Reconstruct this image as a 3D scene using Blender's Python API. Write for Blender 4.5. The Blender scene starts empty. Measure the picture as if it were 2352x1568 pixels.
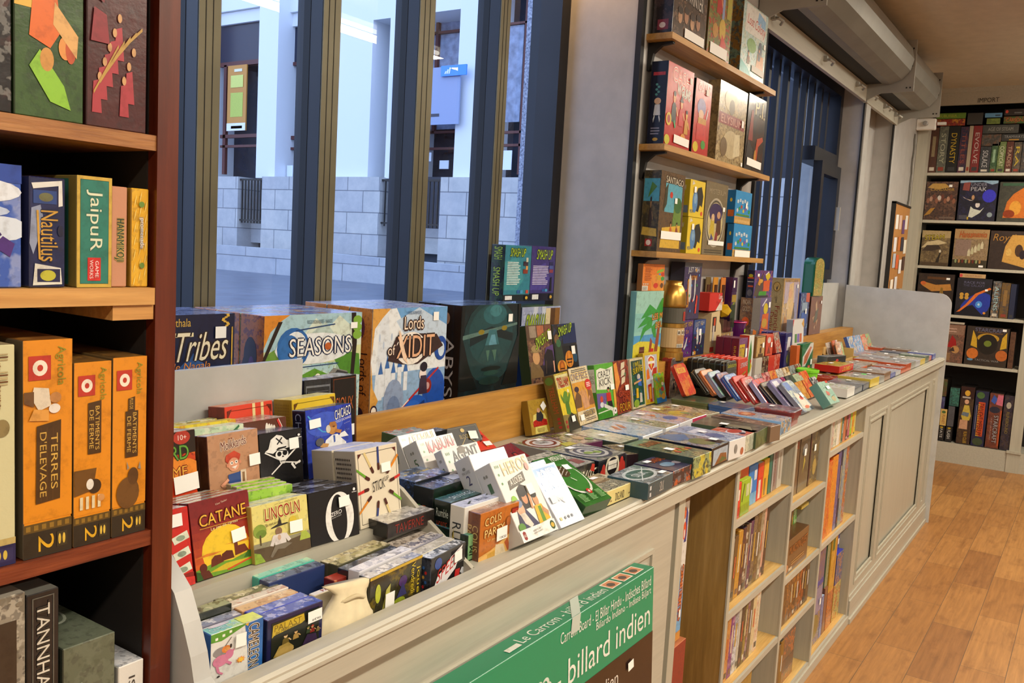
import bpy, bmesh, math, random
from mathutils import Matrix, Vector
random.seed(7)
sc = bpy.context.scene
COL = sc.collection
PI = math.pi

# ---------------------------------------------------------------- colours
def lin(c):
    return c/12.92 if c <= .04045 else ((c+.055)/1.055)**2.4
def hx(s):
    s = s.lstrip('#')
    if len(s) == 3: s = ''.join(ch*2 for ch in s)
    return tuple(lin(int(s[i:i+2], 16)/255) for i in (0, 2, 4))
NAMED = {'black':'151515','charcoal':'3a3a3a','grey':'808080','silver grey':'b8b8bc','white':'efefef','cream':'e8dfbe','tan':'c7a878',
 'brown':'6b4a2c','dark brown':'38261a','maroon':'5c1a22','dark red':'8c1f1c','red':'cc2a22','orange':'dd7a28','golden yellow':'dba52c','yellow':'ead23a',
 'lime green':'8fc832','green':'3c8a3a','dark green':'1e4428','olive':'6d6a38','teal':'2f8a86','pale green':'a9c9a0','sky blue':'6fb0dc','blue':'2b5fb4','navy':'1a2350',
 'slate blue':'56688a','purple':'5a3078','lilac':'a08cc0','pink':'dd8fa8','rust':'a04a24'}
_nl = {k: hx(v) for k, v in NAMED.items()}
def cname(s):
    c = hx(s)
    return min(_nl, key=lambda k: sum((a**.45-b**.45)**2 for a, b in zip(c, _nl[k])))
ORD = ['first','second','third','fourth','fifth','sixth','seventh','eighth','ninth','tenth','eleventh','twelfth','thirteenth','fourteenth','fifteenth','sixteenth','seventeenth','eighteenth','nineteenth','twentieth','twenty-first','twenty-second','twenty-third','twenty-fourth']

# ---------------------------------------------------------------- materials
def newmat(name):
    m = bpy.data.materials.new(name); m.use_nodes = True
    nt = m.node_tree; b = nt.nodes['Principled BSDF']
    return m, nt, b
def N(nt, t, **kw):
    n = nt.nodes.new(t)
    for k, v in kw.items(): setattr(n, k, v)
    return n
def objco(nt, scale=(1,1,1), rnd=True, rot=(0,0,0)):
    tc = N(nt, 'ShaderNodeTexCoord'); mp = N(nt, 'ShaderNodeMapping')
    mp.inputs['Scale'].default_value = scale; mp.inputs['Rotation'].default_value = rot
    nt.links.new(tc.outputs['Object'], mp.inputs['Vector'])
    if rnd:
        oi = N(nt, 'ShaderNodeObjectInfo'); mu = N(nt, 'ShaderNodeMath', operation='MULTIPLY'); mu.inputs[1].default_value = 37.
        nt.links.new(oi.outputs['Random'], mu.inputs[0])
        nt.links.new(mu.outputs[0], mp.inputs['Location'])
    return mp.outputs['Vector']
def noise(nt, vec, scale, detail=3, rough=.5):
    n = N(nt, 'ShaderNodeTexNoise'); n.inputs['Scale'].default_value = scale
    n.inputs['Detail'].default_value = detail; n.inputs['Roughness'].default_value = rough
    if vec: nt.links.new(vec, n.inputs['Vector'])
    return n.outputs['Fac']
def ramp(nt, fac, stops):
    r = N(nt, 'ShaderNodeValToRGB'); cr = r.color_ramp
    while len(cr.elements) < len(stops): cr.elements.new(.5)
    for e, (p, c) in zip(cr.elements, stops):
        e.position = p; e.color = (*c, 1) if len(c) == 3 else c
    nt.links.new(fac, r.inputs['Fac']); return r.outputs['Color']
def mixc(nt, fac, a, b, mode='MIX'):
    m = N(nt, 'ShaderNodeMix', data_type='RGBA', blend_type=mode)
    for sock, v in ((m.inputs['Factor'], fac), (m.inputs[6], a), (m.inputs[7], b)):
        if hasattr(v, 'is_linked'): nt.links.new(v, sock)
        elif isinstance(v, (int, float)): sock.default_value = v
        else: sock.default_value = (*v, 1)
    return m.outputs[2]
def bump(nt, b, h, strength, dist=.002):
    bp = N(nt, 'ShaderNodeBump'); bp.inputs['Strength'].default_value = strength; bp.inputs['Distance'].default_value = dist
    nt.links.new(h, bp.inputs['Height']); nt.links.new(bp.outputs['Normal'], b.inputs['Normal'])
def plain(name, col, rough=.5, metal=0., var=.0, scale=20, coat=0.):
    m, nt, b = newmat(name)
    c = hx(col) if isinstance(col, str) else col
    b.inputs['Roughness'].default_value = rough; b.inputs['Metallic'].default_value = metal; b.inputs['Coat Weight'].default_value = coat
    if var:
        f = noise(nt, objco(nt), scale, 4)
        cc = ramp(nt, f, [(.3, tuple(x*(1-var) for x in c)), (.7, tuple(min(1, x*(1+var)) for x in c))])
        nt.links.new(cc, b.inputs['Base Color'])
    else: b.inputs['Base Color'].default_value = (*c, 1)
    return m
def wood(name, c1, c2, c3, axis='x', scale=1., rough=.45, coat=.1):
    m, nt, b = newmat(name)
    s = {'x': (1.2, 18, 18), 'y': (18, 1.2, 18), 'z': (18, 18, 1.2)}[axis]
    v = objco(nt, tuple(q*scale for q in s))
    f1 = noise(nt, v, 2.2, 6, .65); f2 = noise(nt, v, 9, 4, .6)
    c = ramp(nt, f1, [(.3, hx(c1)), (.5, hx(c2)), (.72, hx(c3))])
    c = mixc(nt, f2, c, ramp(nt, f2, [(.35, (.55, .5, .45)), (.6, (1, 1, 1))]), 'MULTIPLY')
    nt.links.new(c, b.inputs['Base Color']); b.inputs['Roughness'].default_value = rough; b.inputs['Coat Weight'].default_value = coat
    bump(nt, b, f2, .15)
    return m
def print_mat(name, rough, coat, bstr, bscale=60, metal=0.):
    m, nt, b = newmat(name)
    a = [N(nt, 'ShaderNodeAttribute', attribute_name='c%d' % i) for i in (1, 2, 3)]
    bz = N(nt, 'ShaderNodeAttribute', attribute_name='busy')
    v = objco(nt)
    f1 = noise(nt, v, 32, 3, .55); f2 = noise(nt, v, 70, 3, .6); f3 = noise(nt, v, 120, 2, .5)
    def step(f, lo, hi):
        mr = N(nt, 'ShaderNodeMapRange'); mr.inputs['From Min'].default_value = lo; mr.inputs['From Max'].default_value = hi
        nt.links.new(f, mr.inputs['Value'])
        mu = N(nt, 'ShaderNodeMath', operation='MULTIPLY'); nt.links.new(mr.outputs[0], mu.inputs[0]); nt.links.new(bz.outputs['Fac'], mu.inputs[1])
        return mu.outputs[0]
    c = mixc(nt, step(f1, .5, .56), a[0].outputs['Color'], a[1].outputs['Color'])
    c = mixc(nt, step(f2, .54, .58), c, a[2].outputs['Color'])
    dk = step(f3, .57, .62)
    dm = N(nt, 'ShaderNodeMath', operation='MULTIPLY'); nt.links.new(dk, dm.inputs[0]); dm.inputs[1].default_value = .6
    c = mixc(nt, dm.outputs[0], c, (.03, .025, .03))
    nt.links.new(c, b.inputs['Base Color'])
    b.inputs['Roughness'].default_value = rough; b.inputs['Coat Weight'].default_value = coat; b.inputs['Coat Roughness'].default_value = .08
    b.inputs['Metallic'].default_value = metal
    if bstr: bump(nt, b, noise(nt, v, bscale, 4, .7), bstr, .003)
    return m
M_WRAP = print_mat('shrink_wrapped_card', .26, .3, .16, 38)
M_CARD = print_mat('printed_card', .42, .12, .02)
M_TIN = print_mat('printed_tin', .28, .5, .0)
M_INK = print_mat('printed_ink', .3, .3, .0)
def mottle(m):
    nt = m.node_tree; b = nt.nodes['Principled BSDF']; src = b.inputs['Base Color'].links[0].from_socket
    v = objco(nt); f = noise(nt, v, 75, 5, .65)
    nt.links.new(mixc(nt, .55, src, ramp(nt, f, [(.32, (.5, .47, .45)), (.5, (.95, .95, .95)), (.68, (1, 1, 1))]), 'MULTIPLY'), b.inputs['Base Color'])
mottle(M_INK)
M_STICK = plain('sticker_paper', 'f2f2ee', .6)
M_PAINT = None
def painted(name, col, axis):
    m, nt, b = newmat(name); c = hx(col)
    s = {'x': (1.5, 30, 30), 'y': (30, 1.5, 30), 'z': (30, 30, 1.5), 'n': (4, 4, 4)}[axis]
    v = objco(nt, s); f = noise(nt, v, 3, 5, .6)
    nt.links.new(ramp(nt, f, [(.25, tuple(x*.86 for x in c)), (.6, c), (.8, tuple(min(1, x*1.08) for x in c))]), b.inputs['Base Color'])
    b.inputs['Roughness'].default_value = .38; bump(nt, b, f, .08); return m
M_GREYX = painted('grey_paint_horizontal', 'b5b1a2', 'x')
M_GREYZ = painted('grey_paint_vertical', 'b3af9f', 'z')
M_GREYN = painted('grey_paint_smooth', 'b4b2aa', 'n')
M_PALE = painted('pale_grey_board', 'b9bab8', 'n')
M_WALL = painted('wall_paint', 'b5b3b0', 'n')
M_PINE = wood('pine_board', 'c69a55', 'd9b068', 'e6c681', 'x')
M_PINEZ = wood('pine_side', '8d6f3c', 'a58346', 'b8965a', 'z', .6)
M_OAK = wood('honey_oak', 'a9712a', 'c08a3a', 'd29d4c', 'x', .8)
M_REDW = wood('red_stained_wood', '431608', '5c210e', '702e14', 'z', 1., .35, .3)
M_PLY = wood('plywood_edge', '6e4020', 'a06a38', 'b98550', 'x', 3., .5)
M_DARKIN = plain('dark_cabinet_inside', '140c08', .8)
M_FRAME = plain('dark_anodised_frame', '1c1f28', .4, .2, .12, 8); M_OLIVE = plain('frame_front_warm_lit', '6b6650', .4, .3, .12, 8)  # same metal; the olive copy carries warm room light in its colour
M_BLACK = plain('black_rubber', '0a0a0c', .6)
M_METAL = plain('shutter_metal', '8f8e86', .42, .5, .1, 6)
M_STEEL = plain('bracket_steel', 'a09e96', .45, .3, .08, 10)
M_BRK = plain('black_bracket', '1c1a18', .5)
def glass_mat():
    m, nt, b = newmat('window_glass'); nt.nodes.remove(b)
    out = nt.nodes['Material Output']; tr = N(nt, 'ShaderNodeBsdfTransparent'); gl = N(nt, 'ShaderNodeBsdfGlossy')
    tr.inputs['Color'].default_value = (.95, .97, 1, 1); gl.inputs['Roughness'].default_value = .0
    fr = N(nt, 'ShaderNodeFresnel'); fr.inputs['IOR'].default_value = 1.6
    mx = N(nt, 'ShaderNodeMixShader'); nt.links.new(fr.outputs[0], mx.inputs[0]); nt.links.new(tr.outputs[0], mx.inputs[1]); nt.links.new(gl.outputs[0], mx.inputs[2])
    nt.links.new(mx.outputs[0], out.inputs['Surface']); return m
M_GLASS = glass_mat()
def clear_mat():
    m, nt, b = newmat('clear_plastic'); nt.nodes.remove(b)
    out = nt.nodes['Material Output']; tr = N(nt, 'ShaderNodeBsdfTransparent'); gl = N(nt, 'ShaderNodeBsdfGlossy')
    tr.inputs['Color'].default_value = (.9, .92, .95, 1); gl.inputs['Roughness'].default_value = .08
    mx = N(nt, 'ShaderNodeMixShader'); mx.inputs[0].default_value = .2
    nt.links.new(tr.outputs[0], mx.inputs[1]); nt.links.new(gl.outputs[0], mx.inputs[2]); nt.links.new(mx.outputs[0], out.inputs['Surface']); return m
M_CLEAR = clear_mat()
def floor_mat():
    m, nt, b = newmat('wood_plank_floor')
    v = objco(nt, (1, 1, 1), False)
    br = N(nt, 'ShaderNodeTexBrick'); br.offset = .37
    br.inputs['Scale'].default_value = 1.; br.inputs['Brick Width'].default_value = .62; br.inputs['Row Height'].default_value = .155
    br.inputs['Mortar Size'].default_value = .0012; br.inputs['Bias'].default_value = 0
    br.inputs['Color1'].default_value = (0, 0, 0, 1); br.inputs['Color2'].default_value = (1, 1, 1, 1); br.inputs['Mortar'].default_value = (.35, .35, .35, 1)
    nt.links.new(v, br.inputs['Vector'])
    base = ramp(nt, br.outputs['Color'], [(0, hx('96683a')), (.35, hx('aa7a44')), (.7, hx('b5854c')), (1, hx('9e6e3a'))])
    v2 = objco(nt, (2, 30, 1), False); g = noise(nt, v2, 2, 6, .65)
    v3 = objco(nt, (1.3, 3, 1), False); sp = noise(nt, v3, 5, 4, .6)
    c = mixc(nt, .75, base, ramp(nt, g, [(.3, (.62, .55, .5)), (.65, (1.1, 1.05, 1))]), 'MULTIPLY')
    c = mixc(nt, .55, c, ramp(nt, sp, [(.3, (.5, .42, .36)), (.48, (1, 1, 1))]), 'MULTIPLY')
    c = mixc(nt, br.outputs['Fac'], c, (.12, .07, .035))
    nt.links.new(c, b.inputs['Base Color']); b.inputs['Roughness'].default_value = .42
    bump(nt, b, g, .06); return m
def stone_mat(name, c1, c2, bw=1.1, rh=.55):
    m, nt, b = newmat(name)
    tc = N(nt, 'ShaderNodeTexCoord'); sx = N(nt, 'ShaderNodeSeparateXYZ'); cx = N(nt, 'ShaderNodeCombineXYZ')
    nt.links.new(tc.outputs['Object'], sx.inputs[0]); nt.links.new(sx.outputs['Y'], cx.inputs['X']); nt.links.new(sx.outputs['Z'], cx.inputs['Y'])
    br = N(nt, 'ShaderNodeTexBrick'); br.inputs['Scale'].default_value = 1; br.inputs['Brick Width'].default_value = bw; br.inputs['Row Height'].default_value = rh
    br.inputs['Mortar Size'].default_value = .012; br.inputs['Color1'].default_value = (*hx(c1), 1); br.inputs['Color2'].default_value = (*hx(c2), 1)
    br.inputs['Mortar'].default_value = (*hx('77787c'), 1); nt.links.new(cx.outputs[0], br.inputs['Vector'])
    f = noise(nt, tc.outputs['Object'], 3, 6, .7)
    c = mixc(nt, .6, br.outputs['Color'], ramp(nt, f, [(.3, (.66, .68, .72)), (.65, (1.05, 1.03, 1))]), 'MULTIPLY')
    nt.links.new(c, b.inputs['Base Color']); b.inputs['Roughness'].default_value = .85; return m
def granite_mat():
    m, nt, b = newmat('grey_granite'); v = objco(nt)
    f = noise(nt, v, 90, 4, .8)
    nt.links.new(ramp(nt, f, [(.35, hx('55596a')), (.5, hx('9a9eae')), (.65, hx('c6c9d6'))]), b.inputs['Base Color']); b.inputs['Roughness'].default_value = .8; return m

# ---------------------------------------------------------------- mesh helpers
class MB:
    def __init__(s): s.v = []; s.f = []; s.c = []; s.mi = []
    def face(s, pts, col=None, mi=0):
        i = len(s.v); s.v += [tuple(p) for p in pts]; s.f.append(tuple(range(i, i+len(pts)))); s.c.append(col); s.mi.append(mi)
    def box(s, x0, y0, z0, x1, y1, z1, mi=0, col=None):
        i = len(s.v)
        s.v += [(x0,y0,z0),(x1,y0,z0),(x1,y1,z0),(x0,y1,z0),(x0,y0,z1),(x1,y0,z1),(x1,y1,z1),(x0,y1,z1)]
        for q in ((0,3,2,1),(4,5,6,7),(0,1,5,4),(1,2,6,5),(2,3,7,6),(3,0,4,7)):
            s.f.append(tuple(i+k for k in q)); s.c.append(col); s.mi.append(mi)
        return s
    def prism(s, poly, a0, a1, axis='x', mi=0, col=None):
        # poly in the two other axes, extruded along axis; x:(y,z) y:(x,z) z:(x,y)
        mk = {'x': lambda a, p: (a, p[0], p[1]), 'y': lambda a, p: (p[0], a, p[1]), 'z': lambda a, p: (p[0], p[1], a)}[axis]
        n = len(poly); i = len(s.v)
        s.v += [mk(a0, p) for p in poly] + [mk(a1, p) for p in poly]
        s.f.append(tuple(i+k for k in range(n))[::-1]); s.f.append(tuple(i+n+k for k in range(n)))
        for k in range(n):
            s.f.append((i+k, i+(k+1) % n, i+n+(k+1) % n, i+n+k))
        s.c += [col]*(n+2); s.mi += [mi]*(n+2); return s
    def lathe(s, prof, cx=0, cy=0, n=20, mi=0):
        i = len(s.v)
        for r, z in prof:
            for k in range(n):
                a = 2*PI*k/n; s.v.append((cx+r*math.cos(a), cy+r*math.sin(a), z))
        for j in range(len(prof)-1):
            for k in range(n):
                s.f.append((i+j*n+k, i+j*n+(k+1) % n, i+(j+1)*n+(k+1) % n, i+(j+1)*n+k)); s.c.append(None); s.mi.append(mi)
        s.f.append(tuple(i+k for k in range(n))[::-1]); s.f.append(tuple(i+(len(prof)-1)*n+k for k in range(n))); s.c += [None]*2; s.mi += [mi]*2
        return s
    def tube(s, pts, r, n=8, mi=0):
        i = len(s.v); pts = [Vector(p) for p in pts]
        for j, p in enumerate(pts):
            t = (pts[min(j+1, len(pts)-1)]-pts[max(j-1, 0)]).normalized()
            a = t.orthogonal().normalized() if abs(t.z) > .9 else t.cross(Vector((0,0,1))).normalized(); b = t.cross(a)
            for k in range(n):
                an = 2*PI*k/n; s.v.append(tuple(p+r*(math.cos(an)*a+math.sin(an)*b)))
        for j in range(len(pts)-1):
            for k in range(n):
                s.f.append((i+j*n+k, i+j*n+(k+1) % n, i+(j+1)*n+(k+1) % n, i+(j+1)*n+k)); s.c.append(None); s.mi.append(mi)
        s.f.append(tuple(i+k for k in range(n))); s.f.append(tuple(i+(len(pts)-1)*n+k for k in range(n))[::-1]); s.c += [None]*2; s.mi += [mi]*2
        return s
    def build(s, name, mats, parent=None, bevel=0, smooth=False, fix=True):
        me = bpy.data.meshes.new(name); me.from_pydata(s.v, [], s.f)
        for m in (mats if isinstance(mats, (list, tuple)) else [mats]): me.materials.append(m)
        me.polygons.foreach_set('material_index', s.mi)
        if fix or bevel:
            bm = bmesh.new(); bm.from_mesh(me)
            if fix: bmesh.ops.recalc_face_normals(bm, faces=bm.faces)
            if bevel: bmesh.ops.bevel(bm, geom=[e for e in bm.edges if not e.is_boundary], offset=bevel, segments=1, affect='EDGES')
            bm.to_mesh(me); bm.free()
        if any(c is not None for c in s.c) and not bevel: paint(me, s.c)
        if smooth: me.polygons.foreach_set('use_smooth', [True]*len(me.polygons))
        me.update()
        o = bpy.data.objects.new(name, me); COL.objects.link(o)
        if parent: o.parent = parent
        return o
def paint(me, cols):
    """cols: per polygon (c1,c2,c3,busy), linear rgb"""
    n = len(me.loops); arr = [[0.]*(n*4) for _ in range(3)]; bz = [0.]*n
    for p, c in zip(me.polygons, cols):
        if c is None: c = ((.5,.5,.5),)*3+(0,)
        for li in p.loop_indices:
            for k in range(3):
                arr[k][li*4:li*4+4] = [*c[k], 1.]
            bz[li] = c[3]
    for k in range(3):
        a = me.color_attributes.new('c%d' % (k+1), 'FLOAT_COLOR', 'CORNER'); a.data.foreach_set('color', arr[k])
    b = me.attributes.new('busy', 'FLOAT', 'CORNER'); b.data.foreach_set('value', bz)
def pal(s):
    """'aaa' or 'aaa/bbb/ccc' or 'aaa/bbb/ccc@.8' -> palette"""
    if isinstance(s, tuple): return s
    busy = 0.
    if '@' in s: s, q = s.split('@'); busy = float(q)
    p = [hx(x) for x in s.split('/')]
    if len(p) > 1 and busy == 0: busy = 1.
    while len(p) < 3: p.append(p[-1])
    return (p[0], p[1], p[2], busy)
def tag(o, label=None, cat=None, group=None, kind=None):
    if label: o['label'] = label
    if cat: o['category'] = cat
    if group: o['group'] = group
    if kind: o['kind'] = kind
    return o
def empty(name, loc, label, cat, group=None, rz=0):
    o = bpy.data.objects.new(name, None); o.empty_display_size = .05; COL.objects.link(o); o.location = loc; o.rotation_euler = (0, 0, rz)
    return tag(o, label, cat, group)
def struct(o): o['kind'] = 'structure'; return o

# ---------------------------------------------------------------- printed decoration
_tc = {}
def text_mesh(txt):
    if txt in _tc: return _tc[txt]
    cu = bpy.data.curves.new('t', 'FONT'); cu.body = txt; cu.size = 1; cu.resolution_u = 3
    ob = bpy.data.objects.new('t', cu); COL.objects.link(ob); bpy.context.view_layer.update()
    me = bpy.data.meshes.new_from_object(ob.evaluated_get(bpy.context.evaluated_depsgraph_get()))
    vs = [(v.co.x, v.co.y) for v in me.vertices]; fs = [tuple(p.vertices) for p in me.polygons]
    bpy.data.objects.remove(ob); bpy.data.curves.remove(cu); bpy.data.meshes.remove(me)
    if vs:
        x0 = min(v[0] for v in vs); x1 = max(v[0] for v in vs); y0 = min(v[1] for v in vs); y1 = max(v[1] for v in vs)
        sx, sy = (x1-x0) or 1, (y1-y0) or 1
        vs = [((x-x0)/sx, (y-y0)/sy) for x, y in vs]
    _tc[txt] = (vs, fs); return _tc[txt]
def R(c, u0, v0, u1, v1): return ('p', c, [(u0,v0),(u1,v0),(u1,v1),(u0,v1)])
def P(c, *pts): return ('p', c, list(pts))
def E(c, u, v, ru, rv=None, rot=0, n=18):
    rv = rv if rv is not None else ru; q = []
    for k in range(n):
        a = 2*PI*k/n; x, y = ru*math.cos(a), rv*math.sin(a); q.append((u+x*math.cos(rot)-y*math.sin(rot), v+x*math.sin(rot)+y*math.cos(rot)))
    return ('p', c, q)
def L(c, u0, v0, u1, v1, t=.02, asp=1.):
    dx, dy = u1-u0, (v1-v0)*asp; l = math.hypot(dx, dy) or 1; nx, ny = -dy/l*t/2, dx/l*t/2/asp
    return ('p', c, [(u0+nx,v0+ny),(u0-nx,v0-ny),(u1-nx,v1-ny),(u1+nx,v1+ny)])
def T(txt, c, u0, v0, u1, v1, rot='n', skew=0.): return ('t', c, txt, u0, v0, u1, v1, rot, skew)
def T2(txt, c, c2, u0, v0, u1, v1, rot='n', skew=0., o=.012):
    return [('t', c2, txt, u0+dx*o, v0+dy*o, u1+dx*o, v1+dy*o, rot, skew) for dx, dy in ((-1,0),(1,0),(0,-1),(0,1))] + [('t', c, txt, u0, v0, u1, v1, rot, skew)]
def star(c, u, v, r, ri, n=9, asp=1.):
    return ('p', c, [(u+(r if k % 2 == 0 else ri)*math.cos(PI*k/n), v+asp*(r if k % 2 == 0 else ri)*math.sin(PI*k/n)) for k in range(2*n)])
def man(u, v, s, skin, cloth, hat=None, asp=1.):
    q = [P(cloth, (u-.5*s, v), (u+.5*s, v), (u+.38*s, v+1.0*s*asp), (u+.15*s, v+1.2*s*asp), (u-.15*s, v+1.2*s*asp), (u-.38*s, v+1.0*s*asp)),
         L(skin, u+.4*s, v+.95*s*asp, u+.75*s, v+.45*s*asp, .16*s), E(skin, u, v+1.5*s*asp, .25*s, .33*s*asp)]
    if hat: q += [E(hat, u, v+1.7*s*asp, .42*s, .09*s*asp), E(hat, u, v+1.84*s*asp, .22*s, .2*s*asp)]
    else: q += [E('2a1a10', u, v+1.72*s*asp, .25*s, .16*s*asp)]
    return q
def lines(c, u0, v0, u1, v1, n, fill=.45):
    h = (v1-v0)/n; random.seed(n)
    return [R(c, u0, v0+k*h, u0+(u1-u0)*random.uniform(.75, 1), v0+k*h+h*fill) for k in range(n)]
def frame_(c, m, t, asp=1.):
    return [R(c, m, m*asp, 1-m, (m+t)*asp), R(c, m, 1-(m+t)*asp, 1-m, 1-m*asp), R(c, m, m*asp, m+t, 1-m*asp), R(c, 1-m-t, m*asp, 1-m, 1-m*asp)]
def VM(items, a, b):
    o = []
    for it in flat(items):
        if it[0] == 'p': o.append(('p', it[1], [(u, a+b*v) for u, v in it[2]]))
        else: o.append(('t', it[1], it[2], it[3], a+b*it[4], it[5], a+b*it[6], *it[7:]))
    return o
def flat(l):
    o = []
    for x in l:
        if isinstance(x, list): o += flat(x)
        else: o.append(x)
    return o
OFF = 5e-5
def decorate(mb, face, items, w, d, h):
    pos = {'F': lambda u, v, k: (u*w, -k, v*h), 'L': lambda u, v, k: (-k, d*(1-u), v*h), 'T': lambda u, v, k: (u*w, v*d, h+k), 'K': lambda u, v, k: (w-u*w, d+k, v*h)}[face]
    for i, it in enumerate(flat(items)):
        k = 4e-4 + OFF*i; c = pal(it[1])
        if it[0] == 'p': mb.face([pos(min(1., max(0., u)), min(1., max(0., v)), k) for u, v in it[2]], c)
        else:
            _, _, txt, u0, v0, u1, v1, rot, skew = it
            vs, fs = text_mesh(txt); b = len(mb.v)
            for x, y in vs:
                if rot == 'n': u, v = u0+(u1-u0)*x+skew*(v1-v0)*y, v0+(v1-v0)*y
                elif rot == 'd': u, v = u0+(u1-u0)*y, v1-(v1-v0)*x
                elif rot == 'u': u, v = u1-(u1-u0)*y, v0+(v1-v0)*x
                elif rot == 'i': u, v = u1-(u1-u0)*x, v1-(v1-v0)*y
                else:  # slope: baseline rises by rot over the width
                    u, v = u0+(u1-u0)*x+skew*(v1-v0)*y, v0+(v1-v0)*y+rot*x
                mb.v.append(pos(u, v, k))
            for f in fs: mb.f.append(tuple(b+q for q in f)); mb.c.append(c); mb.mi.append(0)
# ================================================================ SETTING
M_FLOOR = floor_mat(); M_CEIL = painted('ceiling_paint', 'cabfab', 'n')
struct(MB().box(-2.2, -4.2, -.1, 8.3, 1.72, 0).build('floor', M_FLOOR))
struct(MB().box(-2.2, -4.2, 2.93, 8.3, 1.72, 3.03).build('ceiling', M_CEIL))
struct(MB().box(-2.3, -4.2, 0, -2.2, 1.72, 2.93).build('wall_back', M_WALL))
struct(MB().box(-2.2, -4.3, 0, 8.3, -4.2, 2.93).build('wall_right', M_WALL))
struct(MB().box(8.2, -4.2, 0, 8.3, 1.72, 2.93).build('wall_far', M_WALL))
# window wall: sill wall, lintel, piers
w = MB()
w.box(-2.2, 1.30, 0, 5.76, 1.72, 1.0); w.box(-2.2, 1.34, 1.0, .34, 1.72, 2.93)
w.box(2.66, 1.34, 1.0, 3.87, 1.72, 2.93); w.box(5.78, 1.34, 0, 5.90, 1.72, 2.93); w.box(5.90, 1.46, 0, 6.68, 1.72, 2.93)
w.box(6.68, 1.34, 0, 8.2, 1.72, 2.93); w.box(.34, 1.62, 2.72, 2.66, 1.72, 2.93); w.box(3.87, 1.42, 2.62, 5.78, 1.72, 2.93); w.box(5.9, 1.34, 2.62, 6.68, 1.46, 2.93)
struct(w.build('wall_left', M_WALL))
struct(MB().box(.34, 1.27, 1.0, 2.655, 1.60, 1.04).build('trim_1', M_GREYX))                       # window sill
g = MB(); g.box(2.655, 1.325, 1.0, 2.678, 1.345, 2.93); g.box(3.86, 1.325, 1.0, 3.88, 1.345, 2.62)
struct(g.build('trim_2', M_BLACK))
g = MB(); g.box(5.768, 1.332, .0, 5.785, 1.339, 2.52); g.box(6.655, 1.332, 0, 6.69, 1.339, 2.52); struct(g.build('trim_3', M_BLACK))
g = MB(); g.box(5.785, 1.325, 0, 5.90, 1.345, 2.55); g.box(2.69, 1.330, 1.0, 2.705, 1.345, 2.93); g.box(6.69, 1.33, 0, 6.73, 1.345, 2.55); struct(g.build('trim_4', M_PALE))
struct(MB().box(6.73, 1.325, 0, 7.45, 1.345, .12).build('baseboard_left', M_GREYX))

# ---- window 1
def root(name, loc=(0,0,0)):
    o = bpy.data.objects.new(name, None); o.empty_display_size = .05; COL.objects.link(o); o.location = loc; return o
w1 = struct(root('window_1', (1.5, 1.65, 1.04)))
def wpart(mb, name, mat, par, fix=True):
    o = mb.build(name, mat, fix=fix); o.parent = par; o.matrix_parent_inverse = Matrix.Translation(-par.location); return o
MULL = [(1.188, 1.245), (1.535, 1.594), (1.886, 1.952), (2.262, 2.316)]
for a, b in MULL:
    m = MB().box(a, 1.61, 1.04, b, 1.695, 2.72)
    mo = wpart(m, 'mullion', M_FRAME, w1)
    x = MB().box(a+.001, 1.607, 1.04, b-.001, 1.6098, 2.72).build('warm_lit_front', M_OLIVE); x.parent = mo  # thin added skin, warm light on the mullion front kept in its colour
    q = MB()
    for t in (.3, .62): q.box(a+(b-a)*t, 1.6062, 1.04, a+(b-a)*t+.0018, 1.6068, 2.72)
    q.box(a-.001, 1.650, 1.04, a+.002, 1.672, 2.72); q.box(b-.002, 1.650, 1.04, b+.001, 1.672, 2.72)
    x = q.build('gasket', M_BLACK); x.parent = mo; x.matrix_parent_inverse = mo.matrix_world.inverted() if False else Matrix.Identity(4)
fr = MB().box(.34, 1.60, 1.04, .40, 1.72, 2.72).box(2.605, 1.60, 1.04, 2.66, 1.72, 2.72).box(.40, 1.61, 1.04, 2.605, 1.72, 1.10).box(.40, 1.61, 2.66, 2.605, 1.72, 2.72)
wpart(fr, 'window_frame', M_FRAME, w1)
xs = [.40]+[v for ab in MULL for v in ab]+[2.605]
for k in range(0, len(xs), 2):
    p = MB(); p.face([(xs[k],1.685,1.10),(xs[k+1],1.685,1.10),(xs[k+1],1.685,2.66),(xs[k],1.685,2.66)]); wpart(p, 'pane', M_GLASS, w1, False)
# ---- window 2 (deep dark bars and an open casement)
w2 = struct(root('window_2', (4.8, 1.5, 1.0)))
fr = MB().box(3.88, 1.46, 1.0, 3.93, 1.58, 2.62).box(5.71, 1.46, 1.0, 5.765, 1.58, 2.62).box(3.93, 1.46, 2.54, 5.71, 1.58, 2.62).box(3.93, 1.46, 1.0, 5.71, 1.58, 1.06)
wpart(fr, 'window_frame', M_FRAME, w2)
bars = [3.95, 4.12, 4.27, 4.45, 4.60, 4.76, 4.95, 5.10, 5.25, 5.42, 5.56]
for x in bars:
    zb = 2.16 if 5.2 < x < 5.66 else 1.06
    wpart(MB().box(x, 1.50, zb, x+.034, 1.53, 2.54), 'mullion', M_FRAME, w2)
wpart(MB().box(5.2, 1.45, 2.10, 5.71, 1.56, 2.18), 'transom', M_FRAME, w2)
d = MB().box(5.23, 1.41, 1.42, 5.285, 1.46, 2.10).box(5.60, 1.41, 1.42, 5.66, 1.46, 2.10).box(5.285, 1.41, 2.03, 5.60, 1.46, 2.10).box(5.285, 1.41, 1.42, 5.60, 1.46, 1.48)
cs = wpart(d, 'casement', M_FRAME, w2)
h = MB().box(5.612, 1.385, 1.72, 5.635, 1.41, 1.86)
hh = h.build('handle', M_STEEL); hh.parent = cs
p = MB(); p.face([(3.93,1.53,1.06),(5.71,1.53,1.06),(5.71,1.53,2.54),(3.93,1.53,2.54)]); wpart(p, 'pane', M_GLASS, w2, False)
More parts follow.
